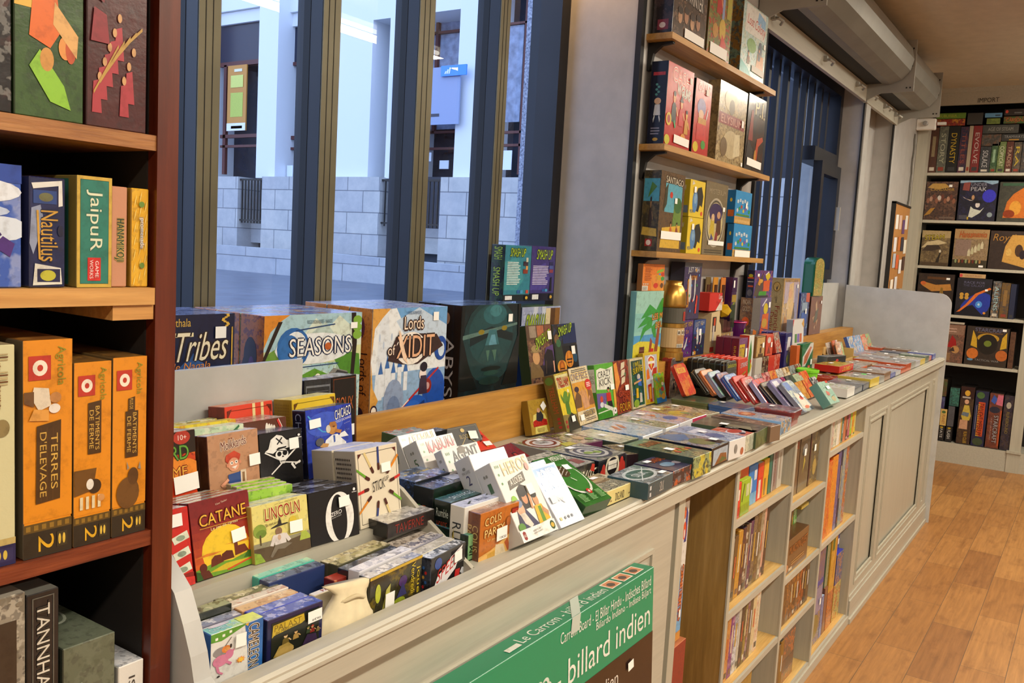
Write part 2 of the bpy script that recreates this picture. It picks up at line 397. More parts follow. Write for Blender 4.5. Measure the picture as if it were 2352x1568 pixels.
o = MB().box(5.02, 1.385, 1.0, 5.765, 1.405, 1.40).build('window_ledge_board', M_PALE); tag(o, 'plain pale grey board closing the lower part of the far window', 'board')

# ---- roller shutters
def shutter(x0, x1, lab, near):
    t = empty('roller_shutter', (x0, 1.2, 2.55), lab, 'roller shutter', 'roller shutters over the far openings')
    inv = Matrix.Translation((-x0, -1.2, -2.55))
    def prt(mb, name, mat, par=t, smooth=False):
        o = mb.build(name, mat, smooth=smooth); o.parent = par; o.matrix_parent_inverse = inv if par is t else Matrix.Identity(4); return o
    c = []; n = 26
    for k in range(n):
        a = 2*PI*k/n; r = .135+(.004 if k % 2 else 0); c.append((1.2+r*math.cos(a)*.98, 2.735+r*math.sin(a)))
    prt(MB().prism(c, x0+.02, x1-.01), 'drum', M_METAL)
    prt(MB().box(x0+.02, 1.318, 2.505, x1, 1.338, 2.60), 'guide_rail', M_GREYX)
    prt(MB().box(x0+.02, 1.22, 2.603, x1-.02, 1.335, 2.612), 'slot_board', M_BLACK)
    pl = [(1.06,2.85),(1.215,2.85),(1.32,2.86),(1.335,2.62),(1.335,2.50),(1.30,2.522),(1.236,2.551),(1.056,2.553)]
    for x in ([x0] if near else [])+[x1]:
        pp = prt(MB().prism(pl, x, x+.012), 'bracket_plate', M_STEEL)
        b = MB()
        for y, z in ((1.075,2.575),(1.095,2.575),(1.075,2.80),(1.075,2.70),(1.095,2.70)): b.box(x-.003, y-.004, z-.004, x+.002, y+.004, z+.004)
        q = b.build('rivet', M_BRK); q.parent = pp
    for f in (.06, .5, .86):
        x = x0+(x1-x0)*f
        hk = MB().tube([(x,1.318,2.555),(x,1.285,2.55),(x+.012,1.27,2.54),(x+.03,1.285,2.53)], .007).box(x-.012, 1.30, 2.545, x+.012, 1.318, 2.57)
        prt(hk, 'latch_hook', M_STEEL)
shutter(3.76, 5.72, 'long metal roller shutter drum above the dark barred window', True)
shutter(5.735, 6.70, 'short metal roller shutter drum nearest the far bookcase', False)

# ---- pier panel behind shelves, white alarm, cable, cork board
o = MB().box(7.50, 1.20, 2.585, 7.545, 1.34, 2.67).build('alarm_box', plain('white_plastic', 'e8e6e0', .4), bevel=.006)
tag(o, 'small white alarm sensor high on the wall left of the far bookcase', 'alarm')
MB().lathe([(.004, 0), (.018, .002), (.018, .03), (.012, .034)], n=14).build('sensor_lens', plain('grey_lens', '9a9a98', .3), o).matrix_local = Matrix.Translation((7.50, 1.27, 2.63)) @ Matrix.Rotation(-PI/2, 4, 'Y')
MB().box(7.50, 1.19, 2.62, 7.535, 1.13, 2.64).build('mounting_arm', plain('white_plastic_b', 'dddbd4', .4), o)
random.seed(3)
pts = [(7.47+.01*math.sin(z*9), 1.332, 2.55-.05*k) for k, z in enumerate([i*.5 for i in range(20)])]
o = MB().tube(pts, .006).tube([(p[0]+.018*math.sin(i), 1.33, p[2]) for i, p in enumerate(pts)], .004).build('hanging_cable', plain('cable', '6b6860', .5)); tag(o, 'thin grey cables hanging down the wall under the alarm sensor', 'cable')
cb = MB().box(6.90, 1.315, 1.36, 7.47, 1.338, 1.98).build('cork_board', wood('cork', 'a8743c', 'bd8648', 'cf9a58', 'z', 8., .8)); tag(cb, 'cork notice board covered with pinned papers by the far bookcase', 'notice board')
MB().box(6.885, 1.310, 1.35, 6.90, 1.338, 1.99).box(6.885, 1.310, 1.98, 7.48, 1.338, 1.995).build('frame', M_BRK, cb)
pc = ['f0eee8','d8b9a8','6a4a7a','ece8e0','e4e4ea','c9783a','3a3a48','f2f0e0','b8c0cc','d86a3a','efefef','584038','f0e8d8','e0e0e4']
for k, c in enumerate(pc):
    x = 6.97+.12*(k % 4)+random.uniform(-.02, .02); z = 1.86-.15*(k//4)+random.uniform(-.03, .02)
    m = MB(); m.face([(x,1.3135-.0003*k,z-.06),(x+.1,1.3135-.0003*k,z-.055),(x+.098,1.3135-.0003*k,z+.05),(x,1.3135-.0003*k,z+.045)])
    tag(m.build('pinned_paper', plain('paper_%d' % k, c, .7)), '%s note pinned %s from the left in the %s row of the cork board' % (cname(c), ORD[k % 4], ['top','second','third','bottom'][k//4]), 'note', 'notes pinned on the cork board')

# ---- ceiling fluorescent fittings
M_TUBE, nt, b = newmat('fluorescent_tube'); b.inputs['Emission Color'].default_value = (1, .93, .78, 1); b.inputs['Emission Strength'].default_value = 9.; b.inputs['Base Color'].default_value = (1, 1, 1, 1)
M_FIT = plain('white_enamel', 'dcdad2', .4)
def tubelight(x0, x1, y, where):
    o = MB().box(x0, y-.09, 2.87, x1, y+.09, 2.93).build('ceiling_light', M_FIT); tag(o, 'white twin tube ceiling light '+where, 'ceiling light', 'fluorescent ceiling lights')
    for s in (-.055, .055):
        MB().tube([(x0+.03, y+s, 2.835), (x1-.03, y+s, 2.835)], .014, 10).build('tube', M_TUBE, o)
    for x in (x0+.02, x1-.04): MB().box(x, y-.08, 2.815, x+.02, y+.08, 2.87).build('lamp_holder', M_FIT, o)
    l = bpy.data.lights.new('tube_light', 'AREA'); l.shape = 'RECTANGLE'; l.size = x1-x0; l.size_y = .16; l.energy = 30*(x1-x0); l.color = (1, .89, .72)
    lo = bpy.data.objects.new('tube_light', l); COL.objects.link(lo); lo.location = ((x0+x1)/2, y, 2.805)
for x0, x1, y, wh in ((3.0, 5.02, -.75, 'along the middle of the shop, longest one'), (5.30, 5.95, -.75, 'along the middle of the shop, shortest one'), (.6, 2.1, -.75, 'added unseen along the shop, nearest the viewer'), (.8, 2.2, -2.6, 'added unseen over the near right aisle'), (2.6, 4.0, -2.6, 'added unseen over the middle right aisle'), (6.0, 7.2, .05, 'added out of view before the far bookcase'), (-1.6, -.1, -.75, 'added behind the viewer')):  # aisle, bookcase and near-viewer fittings are unseen, added to light the shop
    tubelight(x0, x1, y, wh)
# warm lamp in the top of the window recess
l = bpy.data.lights.new('window_spot', 'SPOT'); l.energy = 14; l.color = (1, .55, .2); l.spot_size = 1.9; l.spot_blend = .8; l.shadow_soft_size = .05
lo = bpy.data.objects.new('window_spot', l); COL.objects.link(lo); lo.location = (2.54, 1.56, 2.70); lo.rotation_euler = (0, -.35, 0)

# ================================================================ EXTERIOR
M_WHITEWALL = plain('white_render', 'e4e7ec', .8); M_SPAN = plain('dark_spandrel', '23263a', .3); M_RED = plain('oxide_frame', '5a2c28', .5); M_DGLASS = plain('dark_window_glass', '1a2030', .12, var=.4, scale=2)
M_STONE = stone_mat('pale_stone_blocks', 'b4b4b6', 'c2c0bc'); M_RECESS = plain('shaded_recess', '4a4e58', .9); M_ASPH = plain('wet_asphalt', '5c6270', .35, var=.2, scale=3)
struct(MB().box(-6, 1.9, .3, 17.2, 30, .48).build('street', M_ASPH))                            # street surface
FAC = [('lintel',17.50,20.84,22.68,7.60,7.94),('lintel',17.50,18.67,20.18,7.30,7.65),('spandrel',17.60,20.75,22.78,6.54,7.64),('spandrel',17.60,18.6,20.26,6.36,7.33),
('frame',17.55,20.75,22.70,6.40,6.53),('frame',17.55,20.7,22.62,4.31,4.41),('frame',17.55,20.7,22.61,4.03,4.10),('frame',17.55,18.6,20.18,6.25,6.34),('frame',17.55,18.6,20.17,4.21,4.31),('frame',17.55,18.6,20.16,3.92,3.99),
('frame',17.55,19.0,19.12,3.24,6.29),('frame',17.55,22.38,22.50,3.24,6.45),('frame',17.8,13.74,14.9,6.75,6.81),('frame',17.8,14.54,14.62,4.3,7.16),('frame',17.8,13.7,14.9,4.29,4.35),('frame',17.8,13.7,14.9,3.88,3.94),
('frame',17.45,11.62,12.21,6.67,6.72),('frame',17.45,11.58,11.70,3.23,7.6),('frame',17.45,11.61,12.20,4.18,4.24),('frame',17.45,11.63,12.20,3.88,3.94)]
fb = empty('street_building', (17.5, 14, .4), 'white office building with stone base across the street', 'building')
finv = Matrix.Translation((-17.5, -14, -.4))
def fpart(mb, name, mat, par=None):
    o = mb.build(name, mat); o.parent = par or fb
    if par is None: o.matrix_parent_inverse = finv
    return o
fpart(MB().box(18.3, -6, .3, 18.6, 32, 12), 'glazing', M_DGLASS)
for n, x, y0, y1, z0, z1 in FAC:
    if n == 'frame': fpart(MB().box(x, y0, z0, x+.1, y1, z1), 'window_bar', M_RED)
    elif n == 'spandrel': fpart(MB().box(x, y0, z0, x+.7, y1, z1), 'spandrel_panel', M_SPAN)
    else: fpart(MB().box(x, y0, z0, x+.8, y1, z1), 'lintel', M_WHITEWALL)
for y0, y1, z1 in ((19.52, 20.31, 12), (16.01, 17.31, 12), (14.93, 15.43, 7.03), (12.60, 13.24, 12), (22.9, 23.6, 12), (9.2, 10.4, 12), (6.4, 7.2, 12), (3.6, 4.6, 12), (.5, 1.3, 12), (25.6, 26.6, 12)):
    fpart(MB().box(17.0, y0, 3.08, 18.3, y1, z1), 'pier', M_WHITEWALL)
fpart(MB().box(17.0, 13.24, 7.03, 18.3, 16.01, 12), 'upper_wall', M_WHITEWALL)
fpart(MB().box(17.4, 11.7, 7.7, 18.3, 12.6, 12).box(17.4, 20.31, 7.95, 18.3, 22.9, 12).box(17.4, 17.31, 7.66, 18.3, 19.52, 12), 'upper_wall', M_WHITEWALL)
for y0, y1, z0, z1, x in ((13.8,14.92,4.4,7.1,17.9), (11.75,12.18,4.45,6.66,17.5)):
    fpart(MB().box(x, y0, z0, x+.03, y1, z1), 'curtain', plain('grey_curtain', '8d97ae', .8, var=.3, scale=6))
for y0, y1 in ((20.81, 25.0), (15.38, 19.80), (9.3, 13.44), (25.0, 32), (2.5, 9.3), (-6, 2.5)):
    fpart(MB().box(16.8, y0, .3, 18.0, y1, 3.1), 'stone_base', M_STONE)
for y0, y1, zs in ((19.80, 20.81, 1.80), (13.44, 15.38, 1.88)):
    fpart(MB().box(17.3, y0, 1.25, 17.9, y1, zs), 'balcony_slab', M_STONE)
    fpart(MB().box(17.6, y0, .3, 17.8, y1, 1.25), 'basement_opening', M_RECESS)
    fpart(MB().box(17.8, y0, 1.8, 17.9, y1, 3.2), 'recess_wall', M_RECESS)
    r = MB().box(16.86, y0, 3.0, 16.92, y1, 3.05).box(16.87, y0, zs+.06, 16.91, y1, zs+.1)
    n = int((y1-y0)/.13)
    for k in range(n+1): r.box(16.875, y0+.13*k, zs, 16.905, y0+.13*k+.03, 3.0)
    fpart(r, 'railing', M_BRK)
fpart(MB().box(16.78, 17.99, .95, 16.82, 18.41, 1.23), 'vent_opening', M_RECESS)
sg = MB().box(16.82, 13.02, 4.34, 16.86, 15.12, 5.68).build('notice_sign', plain('blue_grey_glass_sign', '8f9dc0', .3)); tag(sg, 'blue-grey glass notice sign fixed to the white building outside', 'sign')
m = MB(); c = pal('1c2440')
for k, (a, b2) in enumerate(((13.9, 14.9), (14.2, 14.9), (14.35, 14.9), (13.6, 14.9), (14.1, 14.9))):
    z = 5.25-.2*k-(.12 if k > 0 else 0); m.face([(16.815, b2, z), (16.815, a, z), (16.815, a, z+.07), (16.815, b2, z+.07)], c)
m.build('sign_text', M_INK, sg)
sb = MB().box(16.76, 12.81, 5.45, 16.8, 13.56, 5.69).build('blue_sign', plain('bright_blue_panel', '4a92ee', .4)); tag(sb, 'bright blue panel above the grey notice sign outside', 'sign')
m = MB(); c = pal('eef4ff')
for k, hgt in enumerate((.06, .1, .14)): m.face([(16.755, 13.45-.06*k, 5.50), (16.755, 13.41-.06*k, 5.50), (16.755, 13.38-.06*k, 5.50+hgt), (16.755, 13.42-.06*k, 5.50+hgt)], c)
m.build('sign_mark', M_INK, sb)
po = MB().box(17.46, 21.36, 4.50, 17.50, 22.2, 6.39); po = po.build('street_poster', plain('amber_poster', 'c98a3a', .5)); tag(po, 'orange and yellow poster in the window of the building outside', 'poster')
m = MB(); X_ = 17.455
def q(c, y0, y1, z0, z1): m.face([(X_, y1, z0), (X_, y0, z0), (X_, y0, z1), (X_, y1, z1)], pal(c))
q('b7c23a', 21.5, 22.05, 4.9, 5.6); X_ = 17.45; q('d6d860', 21.5, 22.05, 5.75, 6.1); q('eef0f4', 21.36, 22.2, 4.50, 4.72); q('8a4a6a', 21.5, 22.0, 4.56, 4.64); q('e8e4c0', 21.55, 21.9, 6.2, 6.28)
m.build('poster_print', M_INK, po)
pp = MB().box(17.26, 23.8, 4.54, 17.3, 24.6, 6.45).box(17.26, 23.8, 3.2, 17.3, 24.6, 3.5).build('street_poster', plain('pale_blue_poster', '9cc4dc', .5)); tag(pp, 'pale blue and yellow poster at the left edge of the window view', 'poster')
m = MB(); X_ = 17.255; q('c9d23c', 23.8, 24.6, 3.88, 4.5); q('203a2a', 23.95, 24.45, 3.98, 4.4); q('2a3038', 23.8, 24.6, 3.5, 3.86); q('3f9a5a', 23.85, 24.4, 3.15, 3.45); q('5f86a8', 23.9, 24.5, 4.6, 5.2)
m.build('poster_print', M_INK, pp)
for k, (y0, y1, z0, z1, x) in enumerate(((14.51,14.61,3.58,3.80,17.7), (13.94,14.23,3.39,3.60,17.7), (19.24,19.48,3.16,3.47,17.4), (18.85,19.20,3.16,3.30,17.4), (11.84,12.12,3.33,3.78,17.4))):
    tag(MB().box(x, y0, z0, x+.02, y1, z1).build('street_notice', plain('notice_%d' % k, 'e4ecf8', .6)), 'white paper notice in the office window outside, %s from the right' % ORD[[1, 2, 4, 3, 0][k]] if k != 4 else 'white paper notice beside the granite column outside', 'notice', 'paper notices in the office windows')
struct(MB().prism([(9.0, .45), (24, .45), (24, 1.15), (17, 1.14), (9.0, 1.0)], 15.8, 16.2).build('ramp_wall', stone_mat('ramp_wall_stone', 'a9acb4', 'b6b6b8', 2.4, .9)))
tag(MB().box(3.64, 2.38, .48, 3.745, 2.43, 4.2).build('granite_column', granite_mat()), 'speckled grey granite column just outside the window', 'column')
# ================================================================ COUNTER
def top(mb, name, mat, label, cat, group=None, bevel=0):
    o = mb.build(name, mat, bevel=bevel); return tag(o, label, cat, group)
# worktop with moulded nose
prof = [(.740,.956),(.740,.984),(.736,.987),(.736,.992),(.740,.996),(.740,.999),(.744,1.003),(.768,1.003),(.772,.998),(1.30,.998),(1.30,.956)]
wt = MB().prism(prof, 1.10, 5.745)
wt.prism([(.740,.956),(.740,.984),(.736,.987),(.736,.992),(.740,.996),(.740,.999),(.744,1.003),(.768,1.003),(.772,.998),(.772,.956)], .60, 1.10)
ct = top(wt, 'counter_worktop', M_GREYX, 'long grey painted counter top with moulded front edge under the games', 'counter')
# left bin with stepped tiers
bn = empty('display_bin', (.85, 1.0, .9), 'stepped grey display bin at the left end of the counter', 'display bin')
binv = Matrix.Translation((-.85, -1.0, -.9))
def bp(mb, name, mat):
    o = mb.build(name, mat); o.parent = bn; o.matrix_parent_inverse = binv; return o
bp(MB().box(.60, .773, .915, 1.095, .905, .93), 'tray', M_GREYX)
bp(MB().prism([(.902,.93),(.902,1.055),(.917,1.055),(1.02,1.032),(1.02,.93)], .6002, 1.0948), 'step', M_GREYX)
bp(MB().prism([(1.0205,.93),(1.0205,1.10),(1.2,1.076),(1.2,.93)], .6002, 1.0948), 'step', M_GREYX)
bp(MB().box(.585, 1.20, .93, 1.123, 1.212, 1.278), 'back_panel', M_PALE)
bp(MB().prism([(.775,.915),(.775,.995),(.88,1.06),(.93,1.095),(1.20,1.20),(1.20,.915)], 1.095, 1.103), 'end_board', M_GREYX)
sd = [(.742,.96),(.742,1.003),(.752,1.004),(.769,1.015),(.776,1.042),(.79,1.075),(.806,1.106),(.835,1.13),(.88,1.165),(.95,1.20),(1.05,1.24),(1.2,1.27),(1.30,1.27),(1.30,.96)]
bp(MB().prism(sd, .578, .60), 'side_panel', M_PALE)
# wooden back board with plank tier behind
top(MB().box(1.28, 1.268, .9985, 5.735, 1.284, 1.131), 'back_board', M_OAK, 'long honey coloured board standing along the back of the counter', 'board')
top(MB().box(2.55, 1.2845, 1.10, 5.735, 1.338, 1.131), 'back_shelf', M_OAK, 'honey coloured plank shelf behind the back board carrying upright games', 'shelf')
# end panel with rounded corner
e = [(.733,.0),(.733,1.29)]
for k in range(7):
    a = PI-k*PI/12; e.append((.803+.07*math.cos(a), 1.308+.07*math.sin(a)))
e += [(1.335,1.392),(1.335,0)]
top(MB().prism(e, 5.745, 5.763), 'end_panel', M_PALE, 'pale grey end panel with rounded corner at the far end of the counter', 'panel')
# left cabinet with moulded panel
cb = empty('counter_cabinet', (1.25, 1.0, 0), 'grey panelled cabinet under the left part of the counter', 'cabinet', 'panelled counter cabinets')
cinv = Matrix.Translation((-1.25, -1.0, 0))
def cp(mb, name, mat, par=None):
    o = mb.build(name, mat); o.parent = par or cb
    if par is None: o.matrix_parent_inverse = cinv
    return o
cp(MB().box(.60, .775, .08, 1.92, 1.28, .912), 'carcass', M_GREYX)
cp(MB().box(.60, .765, 0, 1.93, 1.28, .08), 'plinth', M_GREYX)
cp(MB().box(1.875, .757, .08, 1.912, .775, .955), 'stile', M_GREYZ)
cp(MB().box(.60, .762, .865, 1.862, .775, .952).box(1.752, .762, .09, 1.862, .775, .865).box(.60, .762, .09, .70, .775, .865).box(.70, .762, .09, 1.752, .775, .17), 'door_frame', M_GREYX)
def mould(mb, x0, x1, z0, z1, y, s):
    for o_, wd, hgt in ((0, .010, .010), (.010, .016, .004), (.026, .007, .009)):
        a, b, c, d = x0+o_, x1-o_, z0+o_, z1-o_; t = wd
        for bx in ((a, c, b, c+t), (a, d-t, b, d), (a, c+t, a+t, d-t), (b-t, c+t, b, d-t)):
            mb.box(bx[0], y-hgt*s, bx[1], bx[2], y, bx[3])
    return mb
cp(mould(MB(), .70, 1.752, .17, .865, .766, 1.), 'panel_moulding', M_GREYX)
# right cabinet
rb = empty('counter_cabinet', (4.8, 1.0, 0), 'grey panelled cabinet under the far right part of the counter', 'cabinet', 'panelled counter cabinets')
cb = rb; cinv = Matrix.Translation((-4.8, -1.0, 0))
cp(MB().box(3.84, .775, .10, 5.745, 1.28, .955), 'carcass', M_GREYZ)
cp(MB().box(3.826, .752, 0, 5.745, 1.28, .10), 'plinth', M_GREYX)
cp(MB().box(3.826, .745, 0, 5.745, .752, .022).box(3.826, .757, .10, 5.745, .775, .118), 'plinth_moulding', M_GREYX)
cp(MB().box(3.826, .762, .115, 3.90, .775, .955).box(5.63, .762, .115, 5.745, .775, .955).box(3.90, .762, .885, 5.63, .775, .955).box(3.90, .762, .115, 5.63, .775, .15).box(4.27, .762, .15, 4.34, .775, .885).box(5.435, .762, .15, 5.545, .775, .885), 'door_frame', M_GREYZ)
for a, b in ((3.90, 4.27), (4.34, 5.435), (5.545, 5.63)):
    cp(mould(MB(), a, b, .15, .885, .768, .9), 'panel_moulding', M_GREYZ)
# cubby unit
cu = empty('cubby_shelf', (3.03, 1.0, 0), 'grey edged pine cubby shelf unit full of games under the counter', 'shelf unit')
cb = cu; cinv = Matrix.Translation((-3.03, -1.0, 0))
def upright(x, name='upright'):
    o = cp(MB().box(x, .762, .03, x+.018, 1.05, .955), name, M_GREYZ if x > 2.3 else M_PINEZ)
    cp(MB().box(x-.001, .757, .03, x+.019, .762, .955), 'edge_strip', M_GREYZ, o)
for x in (2.265, 2.800, 3.236, 3.795): upright(x)
cp(MB().box(3.252, .765, .05, 3.256, 1.05, .955).box(2.282, .765, .05, 2.285, 1.05, .955), 'upright_lining', M_PINEZ)
cp(MB().box(2.283, 1.05, .03, 3.795, 1.06, .955), 'back', plain('cubby_back', '5a5448', .8))
for x0, x1, zs in ((2.283, 2.80, (.80, .540, .30, .05)), (2.818, 3.236, (.730, .482, .295, .05)), (3.256, 3.795, (.832, .483, .05))):
    for z in zs:
        o = cp(MB().box(x0, .766, z-.018, x1, 1.05, z), 'shelf_board', M_PINE)
        cp(MB().box(x0, .758, z-.019, x1, .766, z-.0005), 'edge_strip', M_GREYX, o)
cp(MB().box(2.265, .752, 0, 3.826, .766, .035), 'bottom_rail', M_GREYX)
GAPB = MB().box(1.93, 1.05, 0, 2.262, 1.06, .955); cp(GAPB, 'gap_back', plain('gap_back', '6d5a36', .8))

# ================================================================ LEFT BOOKSHELF
lb = empty('bookshelf', (.3, .95, 0), 'red-brown stained wooden shelf with plywood boards at the left edge', 'shelf unit')
cb = lb; cinv = Matrix.Translation((-.3, -.95, 0))
cp(MB().box(.546, .800, 0, .570, 1.04, 2.2), 'upright', M_REDW)
cp(MB().box(.08, .800, 0, .10, 1.04, 2.2), 'upright', M_REDW)
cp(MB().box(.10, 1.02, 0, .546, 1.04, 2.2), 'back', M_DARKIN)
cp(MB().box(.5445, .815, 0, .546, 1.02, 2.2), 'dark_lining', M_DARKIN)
M_LBOARD = wood('light_shelf_board', 'b98346', 'cf9c5a', 'dcb070', 'x', .8)
M_DBOARD = wood('dark_plywood_board', '4d1f10', '743218', '8a4424', 'x', 3.)
cp(MB().box(.10, .802, 1.577, .546, 1.02, 1.592), 'shelf_board', M_PLY)
cp(MB().box(.10, .798, 1.423, .544, 1.02, 1.440), 'shelf_board', M_LBOARD)
cp(MB().box(.50, .801, 1.408, .5445, 1.02, 1.4228), 'shelf_batten', M_LBOARD)
cp(MB().box(.10, .802, 1.170, .546, 1.02, 1.186), 'shelf_board', M_DBOARD)
cp(MB().box(.10, .802, .935, .546, 1.02, .950), 'shelf_board', M_DBOARD)

# ================================================================ WALL SHELVES ON THE PIER
M_SHELF = wood('pine_wall_shelf', 'a5783c', 'bb8d4a', 'cda262', 'x', .7)
for z, x1, wh in ((2.222, 3.775, 'top'), (1.868, 3.79, 'middle'), (1.517, 3.80, 'lowest')):
    t = empty('wall_shelf', (2.70, 1.34, z), '%s of the three pine wall shelves on the pier' % wh, 'shelf', 'pine wall shelves')
    cb = t; cinv = Matrix.Translation((-2.70, -1.34, -z))
    cp(MB().box(2.70, 1.238, z-.020, x1, 1.338, z), 'board', M_SHELF)
    for x in (2.735, x1-.12):
        m = MB().prism([(1.338, z-.021), (1.25, z-.021), (1.25, z-.027), (1.29, z-.032), (1.318, z-.055), (1.328, z-.11), (1.338, z-.11)], x, x+.016)
        cp(m, 'bracket', M_BRK)

# ================================================================ BACK BOOKCASE
bk = empty('bookcase', (7.73, .4, 0), 'tall grey built-in bookcase full of boxed games on the far wall', 'bookcase')
cb = bk; cinv = Matrix.Translation((-7.73, -.4, 0))
cp(MB().box(7.73, 1.28, 0, 8.15, 1.335, 2.93), 'side_panel', M_GREYZ)
cp(MB().box(7.60, 1.262, 0, 7.73, 1.338, 2.93), 'side_panel', M_GREYZ)
cp(MB().box(7.725, -.6, 2.80, 7.745, 1.28, 2.93).box(7.715, -.6, 2.895, 7.725, 1.28, 2.93), 'header', M_GREYX)
cp(MB().box(7.725, .40, .16, 7.755, .478, 2.80).box(7.76, -.6, .16, 7.79, -.55, 2.8), 'upright', M_GREYZ)
cp(MB().box(7.715, .40, 0, 7.725, .49, .15).prism([(.395,.15),(.495,.15),(.495,.17),(.395,.17)], 7.705, 7.73), 'upright_foot', M_GREYZ)
cp(MB().box(7.725, -.6, 0, 7.745, 1.28, .16), 'plinth', M_GREYX)
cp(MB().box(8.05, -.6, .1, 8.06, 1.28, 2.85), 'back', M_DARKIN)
for z in (.16, .795, 1.175, 1.55, 1.912, 2.283):
    cp(MB().box(7.735, -.6, z-.022, 8.05, 1.28, z), 'shelf_board', M_GREYX)
vs, fs = text_mesh('IMPORT'); m = MB(); c = pal('2a2a2c')
b0 = len(m.v); m.v += [(7.7145, .955-.145*x, 2.811+.034*y) for x, y in vs]
for f in fs: m.f.append(tuple(b0+k for k in f)); m.c.append(c); m.mi.append(0)
cp(m, 'header_lettering', M_INK)
